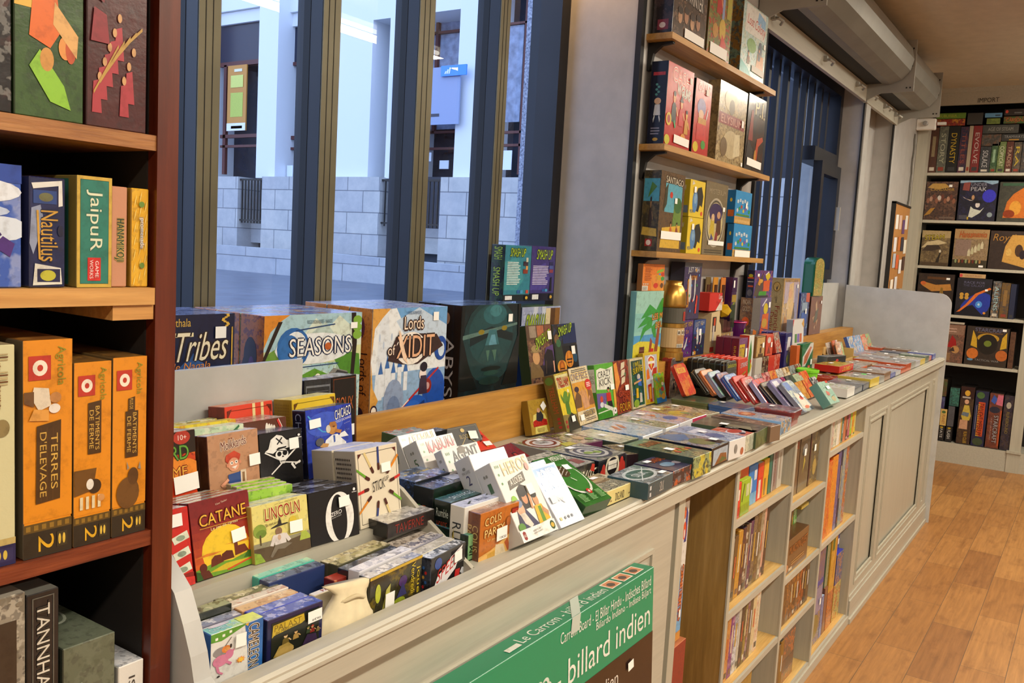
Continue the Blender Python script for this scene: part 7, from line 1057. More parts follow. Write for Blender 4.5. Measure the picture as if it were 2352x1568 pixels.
# tall green arch-topped tin standing on the shelf behind
pts = [(-.075, 0), (-.075, .27)]
for k in range(1, 9): a = PI-k*PI/9; pts.append((.075*math.cos(a), .27+.062*math.sin(a)))
pts += [(.075, .27), (.075, 0)]
o = MB().prism(pts, -.032, .032, 'y').build('arched_tin', plain('green_tin', '14603a', .2, .3, coat=.6)); o.location = (4.82, 1.375, 1.0625); o.rotation_euler = (0, 0, -.12)
o.location = (4.83, 1.295, 1.338); o.scale = (.92, .92, .62); tag(o, 'glossy green arch-topped game tin standing high behind the parchment box', 'game tin')
m = MB(); pp = [(x*.86, z*.97+.003) for x, z in pts]; m.face([(x, -.0335, z) for x, z in pp], pal('a8924a/8a9a58/c8b46a@.8'))
m.build('tin_print', M_INK, o, fix=False)

# ================================================================ WALL SHELF BOXES
SZ = {'dow': 2.2225, 'tales': 2.2225, 'loony': 2.2225, 'cash': 1.8685, 'smred': 1.8685, 'elys': 1.8685, 'pi': 1.8685, 'santi': 1.5175, 'yel2': 1.5175, 'grey': 1.5175, 'blu2': 1.5175}
for k, z in SZ.items(): g = list(GEO[k]); g[5] += g[2]-z; g[2] = z; g[4] = min(g[4], .07); g[1] = 1.252; GEO[k] = tuple(g)
GEO['yel2'] = GEO['yel2'][:5]+(.130, 0, 0); g = list(GEO['yel1']); g[2] = 1.6485; g[1] = 1.252; g[5] = .131; GEO['yel1'] = tuple(g)
GEO['blu2'] = GEO['blu2'][:5]+(.132, 0, 0); g = list(GEO['blu1']); g[2] = 1.6505; g[1] = 1.252; g[5] = .131; GEO['blu1'] = tuple(g)
card = lambda v=.03: R('e8e8e4', .3, v, .92, v+.1)
gbox('dow', 'dark boxed game crowded with faces and white capitals, left on the top wall shelf', '4a3c34/6a5648/2a2624@.9', '2a2428/4a3a3c@.7', '8a8a90', S='241e20', art={'F': [R('2e2a2a', .1, .42, .9, .78), T2('DEAD', 'd8d4cc', '2a2624', .14, .62, .86, .80, -.02), T2('OF WINTER', 'd8d4cc', '2a2624', .24, .42, .86, .58, -.02), [E(('b89070','a87c60')[k % 2], .2+.18*k, .22+.03*(k % 2), .06, .07) for k in range(4)], [E('2a1e18', .2+.18*k, .29+.03*(k % 2), .07, .04) for k in range(4)]], 'L': [R('8a3a4a', .25, .05, .8, .16), E('e8d8d8', .5, .1, .16, .03)]}, st=[('F', .34, .03, .6, .1)])
gbox('tales', 'boxed game with a green and red tower of figures, second on the top wall shelf', '6a7038/8a7a3c/a8302a@.9', '5a4a2a', '8a7a4a', S='5a4424', art={'F': [P('b02a24', (.3,.6),(.36,.95),(.52,.95),(.6,.5)), man(.4, .5, .2, 'd8a078', 'b02a24', '3a5a3a'), R('8a9ac0', .55, .3, .65, .75), E('c8a83a', .6, .35, .14, .12), E('b8842a', .3, .3, .12, .08), P('c83a2a', (.5,.12),(.6,.3),(.8,.2),(.75,.08)), R('a8a03a', .75, .5, .95, .9)]}, st=[('F', .1, .03, .75, .12)])
gbox('loony', 'pale boxed game with adventurers and red script, right on the top wall shelf', 'b8d0d0/c8c8a8/8ac0b8@.5', '7a5a2a/5a7a6a/3a4a4a@.8', 'a89a6a', S='6a5a34', art={'F': [R('dcdcd8', .1, .6, .9, .98), P('8ab8e0', (.55,.8),(.6,.97),(.9,.9),(.9,.7)), T2('Lost Colony', 'b03a34', 'e8e0dc', .16, .68, .9, .86, -.05, .2), E('7aa85a', .4, .45, .18, .1), P('c88a4a', (.6,.1),(.66,.4),(.9,.38),(.95,.1)), E('3a4a60', .75, .45, .08, .12), man(.72, .3, .1, 'c88a5a', '3a3a4a'), man(.3, .18, .1, 'c88a5a', '7a4a2a'), P('3aa09a', (0,0),(0,.2),(.3,.12),(.5,0))]}, st=[('F', .44, .1, .52, .09, -.02), ('F', .86, .5, .08, .07)])
gbox('cash', 'red boxed game with cartoon gangsters and a navy side, left on the middle wall shelf', 'b8302a/c83a30/a02824@.2', '1a1c30', '8a5a5a', S='1c1c30', art={'F': [T2('CASH', 'd8402c', 'f0e4dc', .18, .8, .86, .96, -.04), T2('N GUNS', '8a9088', 'f0e4dc', .4, .66, .9, .78, -.04), man(.3, .3, .2, 'd8a068', '2a2a2a'), man(.58, .28, .18, 'd8a068', 'c8302a', '3a2420'), man(.8, .2, .16, 'd8a838', 'c8902a'), L('3a9a5a', .32, .32, .38, .24, .05), E('d8b82a', .12, .32, .1, .08), E('a8262a', .12, .32, .06, .05), E('c8c02a', .1, .07, .1, .06), E('d8902a', .7, .14, .1, .06)], 'L': [R('b83a44', .15, .83, .85, .87), [E('5a9a9a', .4+.12*(k % 2), .72-.03*k, .08, .015) for k in range(5)], E('d8b090', .5, .52, .2, .04), P('d0d4dc', (.3,.35),(.35,.48),(.65,.48),(.7,.35)), L('d0d4dc', .38, .35, .3, .28, .05), L('d0d4dc', .62, .35, .7, .28, .05), lines('8a8aa0', .2, .12, .8, .22, 3), E('c8a03a', .5, .06, .16, .02)]}, st=[('F', .34, .05, .6, .1, -.03), ('F', .82, .84, .09, .07)])
gbox('smred', 'narrow red boxed game with a lilac-haired cartoon head, second on the middle wall shelf', 'b83028/c84034@.2', '14100e', '8a6a5a', S='5a1c18', art={'F': [T2('CASH', 'd84a38', 'e8dcd8', .15, .84, .85, .95), E('8a80b0', .42, .64, .26, .12), E('d8b090', .42, .54, .16, .07), P('c8902a', (.25,.42),(.25,.5),(.75,.5),(.75,.42)), P('c8281c', (.2,.2),(.2,.42),(.75,.42),(.8,.2)), E('4a9a3a', .65, .15, .14, .06), E('d8c02a', .2, .1, .16, .07), L('d8d8d8', .75, .5, .82, .64, .05)]}, st=[('F', .6, .82, .16, .08)])
gbox('elys', 'tan boxed game with a red title band and marble figures on the middle wall shelf', 'a8946a/c0ac80/7a6648@.8', '8a7650/6a5a3c@.6', 'b8a888', S='7a6840', art={'F': [R('8a2824', .02, .48, .95, .62), T2('ELYSIUM', 'd8ac98', '8a2824', .1, .5, .86, .6), E('c8bc98', .4, .8, .22, .14), E('6a5a40', .45, .72, .1, .1), E('c4b48c', .5, .25, .3, .18), P('d8cca8', (.6,.1),(.62,.4),(.8,.42),(.85,.15)), E('7a6444', .25, .2, .12, .12)]}, st=[('F', .82, .52, .08, .09), ('F', .9, .02, .06, .05)])
gbox('pi', 'dark boxed game with pale yellow capital letters, right on the middle wall shelf', '3a3028/5a3a28/221c1a@.8', '1e1a18', '8a8a88', S='221c1a', art={'F': [T2('P.I.', 'd8cc98', '2a2018', .4, .76, .94, .96, -.03), P('8a3424', (.1,.4),(.2,.8),(.3,.8),(.35,.4)), P('b84a24', (.5,.1),(.6,.45),(.9,.5),(.95,.45),(.7,.35),(.65,.1)), E('c8903a', .55, .2, .06, .1), P('3a3430', (.0,.0),(.1,.4),(.4,.3),(.4,0))]}, st=[('F', .1, .06, .82, .1, -.03)])
gbox('santi', 'brown framed boxed game with a turquoise bay, left on the lowest wall shelf', '5a452c/6a5236@.3', '3a3424/6a5a34@.5', '6a6a68', S='3a3022', art={'F': [R('5aa8c0', .2, .5, .9, .86), P('6a8a3a', (.55,.3),(.6,.62),(.9,.6),(.92,.3)), P('d8b03a', (.1,.05),(.15,.3),(.9,.35),(.92,.05)), T2('SANTIAGO', 'd8d0b8', '3a2c1c', .2, .87, .92, .95, -.02), P('3a3a24', (.15,.5),(.2,.8),(.3,.86),(.28,.6)), E('3a6a34', .75, .6, .16, .1), E('c83a2a', .45, .72, .06, .04), man(.5, .2, .1, 'b88a58', 'c8642a'), man(.75, .2, .1, 'b88a58', '8a3a2a')], 'L': [R('4a9ab8', .05, .62, .95, .9), P('4a7a34', (.3,.66),(.5,.86),(.8,.8)), P('c8a84a', (.05,.2),(.1,.3),(.9,.28),(.95,.18)), man(.5, .3, .2, '8a6a44', '3a2a1c'), R('a82a24', .3, .06, .7, .15), E('e8d8d0', .5, .105, .14, .035)]}, st=[('F', .1, .16, .84, .1), ('F', .58, .62, .1, .07)])
for kk, lab in (('yel1', 'upper'), ('yel2', 'lower')):
    gbox(kk, '%s of two small yellow window boxes on the lowest wall shelf' % lab, 'dcc02c', 'a8961e', 'd8d0a0', S='b8a424', mat=M_CARD, art={'F': [P('2a2a24', (.35,.2),(.4,.6),(.5,.8),(.75,.85),(.9,.6),(.85,.3),(.7,.35),(.6,.15)), E('5a8ac0', .36, .42, .17, .3), E('8ab0d0', .38, .5, .1, .14), P('d8d4c8', (.1,.85),(.15,.98),(.3,.9)), E('d8503a', .84, .12, .07, .06), T('MOW', '3a6aa0', .06, .1, .3, .2)], 'L': [T('mow', 'c8c4b0', .25, .7, .7, .85), R('6a7a8a', .5, .1, .9, .3)]}, st=[('F', .22, .66, .14, .16)])
gbox('grey', 'grey-brown boxed game with an oval framed couple, on the lowest wall shelf', '7a6e54/8a7c60@.3', '6a5e48', 'b8b0a0', S='6a5e48', art={'F': [T('MYSTERIUM', 'a89c80', .14, .84, .9, .91), E('b8b09c', .5, .45, .42, .34, 0, 28), E('5a5448', .5, .45, .39, .31, 0, 28), E('c8bc8c', .5, .45, .35, .28, 0, 28), E('3a2a5a', .5, .58, .3, .14), P('c8b03a', (.25,.3),(.3,.5),(.45,.5),(.48,.25)), E('d8b890', .38, .52, .07, .05), E('c89a78', .64, .56, .08, .05), P('5a3a24', (.55,.25),(.56,.48),(.75,.5),(.78,.3)), P('8a3a3a', (.5,.2),(.55,.34),(.65,.3),(.62,.18)), P('4a4a7a', (.3,.2),(.35,.3),(.45,.22)), lines('4a4434', .1, .03, .9, .09, 2)]}, st=[('F', .22, .14, .72, .06), ('F', .78, .62, .1, .06)])
for kk, lab in (('blu1', 'upper'), ('blu2', 'lower')):
    gbox(kk, '%s of two small sky blue boxes with tan base on the lowest wall shelf' % lab, '2a8ac8/3a9ad4@.2', '1a6aa4', '5ab0dc', S='2a7ab4', mat=M_CARD, art={'F': [R('c8a058', 0, 0, 1, .22), R('dcb878', .05, .04, .95, .12), [E(('d8d8d8','3a9a3a','c8502a','d8c83a','8a5ab0')[k % 5], .15+.12*k, .4+.06*(k % 3), .05, .06) for k in range(7)], [R('c8d8e4', .1+.14*k, .62+.04*(k % 2), .2+.14*k, .72+.04*(k % 2)) for k in range(5)], R('4a8a3a', .1, .24, .9, .3)], 'L': [E('e0c040', .5, .7, .14, .06), R('c86a34', .2, .2, .9, .4)]}, st=[('F', .1, .0, .84, .2)] if kk == 'blu2' else [('F', .6, .5, .1, .16)])
gbox(None, 'orange boxed game partly hidden behind the sky blue boxes on the lowest wall shelf', 'c8602a/d87a34/8a3a24@.7', 'a84a20', 'd08a5a', g=(3.60, 1.295, 1.5175, .075, .035, .20, 0, 0))
# ================================================================ LEFT BOOKSHELF BOXES
gbox('lgreen', 'dark green boxed game spine with painted men in hats, left shelf top board', '36502a/466434/2a4022@.4', '2a3a20', '3a5028', S='2a3a20', g=(.409, .806, 1.5925, .063, .19, .26, 0, 0), art={'F': [P('d8b048', (.0,.36),(.05,.62),(.3,.66),(.5,.5),(.55,.4),(.4,.36)), P('c8a83a', (.0,.66),(.1,.78),(.4,.72),(.6,.66),(.5,.6)), P('8ab83a', (.1,.55),(.3,.62),(.5,.6),(.4,.54)), E('d89a58', .68, .535, .12, .045), E('a8642a', .82, .53, .14, .05), E('8a4a20', .86, .53, .05, .09), P('d86a2a', (.2,.27),(.25,.4),(.6,.42),(.65,.3),(.5,.24)), E('d8904a', .72, .25, .1, .04), E('b8502a', .8, .25, .08, .05), L('d8a868', .55, .36, .9, .26, .08), P('8ac03a', (.2,.17),(.35,.23),(.7,.12),(.8,.04),(.5,.06)), E('c89048', .45, .2, .1, .04), P('e8e4d8', (.42,.56),(.5,.62),(.54,.56)), P('b84a2a', (.3,.88),(.5,.98),(.8,.96),(.7,.86)), E('d8a058', .45, .86, .16, .05)]})
gbox('ltzu', 'maroon boxed game spine with gold vertical capitals and marching soldiers', '4a2426/542a2a/3e1e20@.4', '3a1a1c', '4a2a2a', S='3a1a1c', g=(.475, .806, 1.5925, .062, .19, .26, 0, 0), art={'F': [T2('SUN TZU', 'c8923c', '5a2a1a', .40, .55, .66, 1., 'd'), R('c8923c', .34, .56, .36, .98), [P('a83a44', (.08+.09*k,.05+.05*(k % 5)),(.1+.09*k,.16+.05*(k % 5)),(.2+.09*k,.17+.05*(k % 5)),(.24+.09*k,.05+.05*(k % 5))) for k in range(7)], [E('c89a6a', .2+.08*k, .18+.055*(k % 5), .035, .016) for k in range(8)], [L('b8944a', .1+.1*k, .12+.04*k, .5+.1*k, .3+.02*k, .012) for k in range(5)], P('8a2a34', (.05,.3),(.1,.42),(.3,.4),(.35,.3)), P('7a2430', (.1,.46),(.12,.56),(.28,.54),(.26,.44))]})
gbox(None, 'black boxed game spine with red and white marks, top left edge of shelf', '1a1618/5a2a24/8a8a88@.5', '141214', '2a2628', g=(.345, .806, 1.5925, .062, .19, .26, 0, 0))
gbox('sky', 'blue sky patterned game box with a purple curling arm, left edge of shelf', '3a5ab0/d0d8e8/4a6ac0@.3', '24367a', '5a7ac0', S='2a3c80', g=(.313, .806, 1.4405, .102, .19, .108, 0, 0), art={'F': [R('2a48a0', 0, .85, 1, 1), E('dce4f0', .6, .78, .4, .1), E('d0dcec', .8, .48, .3, .1), E('b8c8e4', .5, .62, .4, .06), P('4a2a7a', (.66,.05),(.72,.3),(.84,.42),(.94,.36),(.9,.25),(.82,.3),(.78,.2)), L('3a2068', .82, .42, .76, .5, .03), R('c83a2a', .5, .02, .7, .08), P('d8a83a', (.5,.8),(.62,.82),(.62,.74),(.5,.72))]})
gbox('naut', 'navy card game spine with gold curly title and cream corner pictures', '1c2148/262c5a@.4', '2a2e50', '4a5480/a8b0d0@.4', S='20244a', g=(.422, .806, 1.4405, .033, .19, .100, 0, 0), art={'F': [P('8a94b0', (.05,.72),(.3,.75),(.4,.6),(.2,.4),(.1,.3),(.0,.4)), P('d8d8d4', (.05,.94),(.9,.98),(.92,.75),(.8,.74),(.8,.93),(.1,.89)), R('2a4484', .1, .76, .75, .88), E('6a6a48', .45, .82, .2, .04), T2('Nautilus', 'c89a3c', '1a1c38', .30, .24, .78, .70, 'd'), E('1a1c38', .85, .52, .08, .05), P('c89a3c', (.18,.7),(.24,.7),(.3,.25),(.24,.26)), P('d8d8d0', (.08,.02),(.14,.22),(.86,.18),(.9,.03)), R('24244a', .2, .05, .84, .17), E('b8b43a', .5, .11, .22, .05)]})
gbox('jaip', 'green card game spine with a gold frame and white vertical title', '2f7a6c', '7a6a34', 'c8b868', S='8a7a3c', g=(.466, .806, 1.4405, .035, .19, .105, 0, 0), mat=M_CARD, art={'F': [frame_('c8a848', 0, .09, .34), R('2f7a6c', .1, .035, .9, .965), T2('JaipuR', 'd8dcc0', '2f6a5c', .26, .33, .72, .88, 'd'), R('cc2f2a', .3, .06, .68, .27), T('GAME', 'f0e4e0', .52, .09, .62, .24, 'd'), T('WORKS', 'f0e4e0', .36, .08, .46, .25, 'd')], 'L': [R('2f6a5c', .7, .02, .93, .97)]})
gbox('lpink', 'narrow salmon card game spine with dark green lettering', 'c08a6c', '9a6a50', 'c8a080', g=(.502, .808, 1.4405, .017, .19, .098, 0, 0), art={'F': [T2('HANAMIKOJI', '1a4a34', 'b89a54', .2, .26, .8, .68, 'd')]})
gbox('lyel', 'narrow golden yellow card game spine with a diamond pattern', 'd8a428/e0b43c@.4', '9a7422', 'd8b450', g=(.523, .808, 1.4405, .0195, .19, .098, 0, 0), art={'F': [[E('e8cc6a', .2+.3*(k % 3), .06+.045*k, .1, .02, .7, 4) for k in range(20)], T2('promenade', 'e8e4d8', '8a8a90', .42, .4, .72, .7, 'd'), E('6a8a3a', .55, .84, .16, .03), E('6a8a3a', .6, .22, .14, .03)]})
AG = lambda ttl, two: [R('d98a1f', 0, .17, 1, 1), R('28251e', 0, 0, 1, .12), R('5a4620', 0, .12, 1, .16), [R('8a6a2a', .05+.16*k, .128, .14+.16*k, .152) for k in range(6)], T('2', 'd8a82a', .30, .025, .62, .10, 'd'), R('3a3424', .68, .03, .9, .1), [E('d8b84a', .74+.09*k, .065, .03, .025) for k in range(2)], R('b8382a', .1, .82, .55, .93), E('e8e0d0', .33, .875, .15, .036), E('b8382a', .33, .875, .06, .015), T('Agricola', '8a8a2a', .64, .79, .86, .97, 'd'), ttl]
g1 = lambda k, z1: (GEO[k][0], .806, 1.1865, GEO[k][3], .2, z1-1.1865, 0, 0)
gbox('havre', 'pale beige boxed game spine with gothic brown title, left on the lower board', 'c8c49c', '8a8464', 'b8a884', g=(.362, .806, 1.1865, .047, .2, .203, 0, 0), art={'F': [R('b8a468', 0, .095, 1, .125), R('1c2050', 0, .0, 1, .095), R('2a2c5a', .55, .02, .95, .08), [E('c8b04a', .68+.12*k, .05, .04, .022) for k in range(2)], T2('Le Havre', '6a4424', 'b8a87c', .45, .72, .86, .95, 'd'), E('8a7a50', .75, .63, .14, .04), L('7a6a4a', .5, .2, .56, .34, .03)]})
gbox('terres', 'widest orange boxed game spine with wooden title board, second on the lower board', 'd8871e', '5a5040', '8a5a2c/b8843c/4a3a20@.7', S='5a4c34', g=g1('terres', 1.392), art={'F': AG([P('4a3218', (.24,.25),(.26,.61),(.76,.63),(.74,.26)), [R('5a3e20', .34+.12*k, .26, .355+.12*k, .6) for k in range(3)], T('TERRES', 'd0a850', .55, .31, .69, .57, 'd'), T("D'ELEVAGE", 'd0a850', .32, .28, .46, .58, 'd'), P('d8ccb8', (.15,.74),(.2,.79),(.5,.78),(.55,.7),(.3,.68)), E('b8804a', .64, .735, .12, .025), E('e0d8d0', .62, .685, .12, .022), P('6a4a2c', (.0,.72),(.0,.77),(.2,.77),(.2,.7)), P('d89a4a', (.1,.64),(.2,.69),(.5,.68),(.5,.63))], 1)})
gbox('bat1', 'orange boxed game spine with wooden board and striped farmhand, third on the lower board', 'd8871e', '6a5434', '8a6434/b8843c/4a3a20@.6', S='5a4c34', g=g1('bat1', 1.368), art={'F': AG([P('4a3218', (.36,.5),(.36,.78),(.72,.79),(.72,.5)), T('BATIMENTS', 'd0a850', .56, .52, .67, .76, 'd'), T('DE FERME', 'd0a850', .40, .53, .51, .74, 'd'), P('6a4820', (.0,.28),(.0,.42),(.6,.42),(.5,.3)), E('3a2a1c', .55, .32, .18, .04), E('e0dcd4', .42, .335, .1, .03), [R('d8cca8', .15+.16*k, .2, .23+.16*k, .27) for k in range(4)], E('c89058', .72, .25, .1, .02)], 1)})
gbox('bat2', 'orange boxed game spine with wooden board and a brown cow, right on lower board', 'd8871e', '6a5434', '8a6434/b8843c/4a3a20@.6', S='5a4c34', g=g1('bat2', 1.37), art={'F': AG([P('4a3218', (.36,.44),(.36,.70),(.44,.70),(.44,.77),(.64,.78),(.64,.70),(.74,.70),(.74,.44)), T('BATIMENTS', 'd0a850', .58, .46, .69, .69, 'd'), T('DE FERME', 'd0a850', .41, .47, .52, .67, 'd'), T('PLUS DE', 'd0a850', .48, .71, .58, .77, 'd'), E('6a4824', .45, .24, .34, .09), E('5a3c20', .6, .33, .16, .05), P('8a8478', (.75,.37),(.8,.41),(.84,.36)), P('8a8478', (.42,.37),(.4,.42),(.48,.38))], 1)})
gbox('tann', 'black boxed game spine with white distressed capitals on the bottom board', '1c1c1e/2a2a2c@.3', '121212', '6a6a64', g=(.419, .806, .9505, .031, .2, .201, 0, 0), art={'F': [frame_('5a5a54', .16, .04, .14), T2('TANNHAUSER', 'd0ccc0', '2a2a28', .3, .3, .7, .94, 'd')]})
gbox('stone', 'grey stone patterned boxed game spine at the left of the bottom board', '8a8478/6a6458/a8a294@.8', '5a5448', '9a9488', g=(.362, .806, .9505, .056, .2, .206, 0, 0), art={'F': [R('3a3028', .1, .1, .85, .88), E('8a8880', .3, .66, .22, .05), E('2a2826', .3, .66, .15, .035), E('8a8880', .3, .42, .22, .05), E('2a2826', .3, .42, .15, .035), E('7a7264', .9, .95, .06, .012)]})
gbox('ggreen', 'grey-green mottled boxed game with circle emblems on the bottom board', '5c6454/6a7262/4c5446@.5', '3a4036', '5a6252/6a7262@.5', S='3e4438', g=(.454, .806, .9505, .055, .2, .136, 0, 0), art={'F': [E('a0a898', .62, .5, .25, .10), E('5c6454', .62, .5, .21, .085), P('a0a898', (.5,.5),(.62,.58),(.74,.52),(.62,.42)), P('5c6454', (.56,.5),(.62,.54),(.68,.51),(.62,.46)), T('BASE', '9aa294', .3, .5, .36, .7, 'd')], 'T': [E('a0a898', .5, .4, .3, .12), E('5c6454', .5, .4, .25, .1), L('a0a898', .3, .36, .7, .46, .04)]})
gbox('lwhite', 'small white boxed game with dark marks at the right of the bottom board', 'd8d8d4', 'b0b0ac', 'c0c4cc/8a8c90/e0e0e4@.8', g=(.513, .806, .9505, .029, .2, .095, 0, 0), art={'F': [T('ISSUN', '3a3a3a', .4, .3, .65, .85, 'd')]})

# ================================================================ BOX IN FRONT OF THE COUNTER
g = (.895, .655, .0, .735, .045, .873, 0, .0545)
gbox('carrom', 'huge green and dark brown carrom board box leaning against the counter cabinet', '1c8a62', '0f5a40', '1b7f5a', S='14684a', K='14684a', g=g, mat=M_CARD, art={
 'F': [R('2a1712', 0, 0, 1, .847), T2('Le Carrom', 'dfe8e0', 'cfdcd2', .02, .868, .445, .922), T('- billard indien', 'e6ece4', .475, .868, .978, .922), T('Carrom Board - El Billar Hindu - Indisches Billard', 'dce8e0', .492, .961, .980, .984), T('Biliardo Indiano - Indiase Biljart', 'dce8e0', .665, .936, .982, .958), T('billard indien', 'dcd8d0', .52, .788, .79, .818), T('Le Carrom', 'dcd8d0', .2, .788, .49, .818)],
 'T': [T('Le Carrom - billard indien', 'd8e0d8', .36, .25, .76, .72), [[R('e8e0d4', .775+.066*k, .2, .83+.066*k, .86), R('c87a4a', .78+.066*k, .26, .825+.066*k, .8), E('3a2420', .80+.066*k, .5, .014, .18)] for k in range(3)], R('d8dcd4', .30, .2, .35, .45)]}, st=[('F', .842, .798, .032, .02, .1)])
tp_ = MB(); tp_.face([(.40, .0, .8742), (.43, .0, .8742), (.50, .045, .8744), (.47, .045, .8744)]); tp_.face([(.395, -.0012, .845), (.425, -.0012, .845), (.43, -.0012, .8742), (.40, -.0012, .8742)])
cr = [x for x in COL.objects if x.get('label', '').startswith('huge green')][0]
tp_.build('tape_strip', plain('translucent_tape', 'b8c4bc', .3), cr, fix=False)
# upright boxes in the gap
gbox(None, 'tall narrow pale blue game spine with orange vertical lettering in the counter gap', 'b8c8d4/98bcd8@.3', '8ab0d0', 'c8d4dc', g=(2.005, .800, .545, .042, .22, .385, 0, 0), mat=M_CARD, art={'F': [R('5a3c24', 0, .93, 1, 1), E('6a5a34', .7, .97, .25, .025), R('d8d8d4', 0, .5, 1, .93), P('6aa8d8', (0,.0),(0,.5),(.4,.42),(1,.3),(1,0)), E('d8602a', .4, .86, .2, .04), P('2a3a8a', (.5,.66),(.6,.9),(.9,.85),(.85,.66)), E('d84a24', .5, .74, .22, .06), E('d8d8d4', .5, .72, .1, .03), L('3a4a8a', .2, .62, .3, .84, .05), T2('CURLING', 'd8702a', '8a3a1a', .42, .14, .86, .5, 'u'), T('COMPACT', 'c83a24', .16, .14, .5, .36, 'u'), R('c88a3a', 0, .0, 1, .06)]}, st=[('F', .45, .16, .22, .05)])
gbox(None, 'thin tan game box spine just left of the pale blue one in the gap', 'c8a878', '8a6a44', 'c8b090', g=(1.985, .81, .545, .018, .21, .37, 0, 0), mat=M_CARD, art={'F': [R('4a4a7a', 0, 0, 1, .1)]})
gbox(None, 'upright brick red box with a white ideogram at the bottom of the gap', '8a2f22/943628@.3', '7a2a1e', 'b8704a', g=(1.975, .79, .0, .095, .24, .54, 0, 0), mat=M_CARD, art={'F': [T('御', 'e4dcd4', .18, .58, .74, .78), ]})

# ================================================================ CUBBY CONTENTS
def cubby(where, x0, z0, y, items, depth=.2, lean=0., kind='game_box', cat='game box', group=None, txt=None):
    """items: (thickness, height, 'F palette', top colour)"""
    x = x0
    for k, it in enumerate(items):
        t_, h_, F, Tp = it[:4]
        art = None
        if len(it) > 4 and it[4]: art = {'F': it[4]}
        else:
            c = ('d8cca8','c8a040','d8d8d8','c85a34')[k % 4]
            art = {'F': [R(c, .35, .35+.03*(k % 3), .65, .8-.04*(k % 4)), R(('2a2a2a','6a3a24','c8c0b0')[k % 3], .2, .06, .8, .14)]} if t_ < .04 else None
        gbox(None, '%s game spine, %s from the left %s' % (cname(F.split('/')[0].split('@')[0]), ORD[k], where), F, F, Tp, S=F.split('/')[0], g=(x, y, z0+.0005+lean*t_, t_-.0012, depth, h_, 0, 0), art=art, group=group or ('games '+where), name=kind, cat=cat, roll=lean, mat=M_CARD if k % 3 else M_WRAP)
        x += t_*(1.0+.25*abs(lean))
W1 = "in left column's second cubby"
cubby(W1, 2.292, .540, .785, [(.022, .165, '5a4a38/8a7a68/2a2018@.8', '6a6054'), (.020, .178, '2a2f6a', '24285a'), (.030, .186, '6a5c50/8a7a6c@.6', '2e3048'), (.030, .19, '5a4428', '5a4634'), (.036, .196, 'b8842c/c89a3c@.3', 'd8a848'), (.026, .198, '4a2c30/7a4a34@.5', '24243c'), (.026, .202, '6a5240/c8bca8/3a2c20@.8', '5a4e44'), (.014, .2, '8a8274', '9a948a'), (.024, .204, '4a2c5a/7a4a50@.5', '3a2a4a'), (.034, .212, '5a4a3a/7a6a54@.7', 'b8b0a4'), (.036, .212, '6a5434/8a7444@.6', '5a5248'), (.030, .218, '8a7a60/b8ac94@.5', '4a4640'), (.018, .222, 'c89a88', 'd0c8c0'), (.026, .224, '3a2a24/6a4a34@.5', '1c1a20')], lean=.06)
W2 = "in left column's third cubby"
cubby(W2, 2.292, .30, .785, [(.016, .15, 'c8c0b0/8a7ab0@.4', 'd0ccc4'), (.030, .165, '5a7a80/8a9a90@.5', '7ab0c8'), (.026, .176, '7a7a5c/a8a080@.6', '8a6a54'), (.030, .186, 'b87a3c/c89048@.5', 'c8b494'), (.032, .196, '7a3a7a/c89aa0/8a4a80@.6', '5a2a70'), (.034, .2, 'c8c8d0/4a3a30@.5', 'd0d4dc'), (.022, .2, 'b8b4a4', 'c8c4b8'), (.030, .206, '4a3a2c/6a5a44@.6', '8a8478'), (.026, .21, '6a5a34/a89040@.5', '7a5a34'), (.018, .214, '7a4a5a/b8a0a0@.5', '9a8a88'), (.030, .21, '6a5a44', '2e2e34'), (.034, .212, 'c8b488/d8c8a0@.3', 'c89a68'), (.034, .21, 'dcd0b8/b8502a@.3', 'e0dccc')], lean=.05)
W3 = "in left column's bottom cubby"
cubby(W3, 2.50, .05, .80, [(.09, .155, '3a7a84/b83a2c@.5', '5a8a90'), (.10, .185, 'a8843c/b8944a@.3', 'c8a050')], W3)if 0 else cubby(W3, 2.48, .05, .80, [(.10, .165, '3a7a84/b83a2c@.5', '5a8a90'), (.11, .20, 'a8843c/b8944a@.3', 'c8a050')])
W4 = "in left column's top cubby"
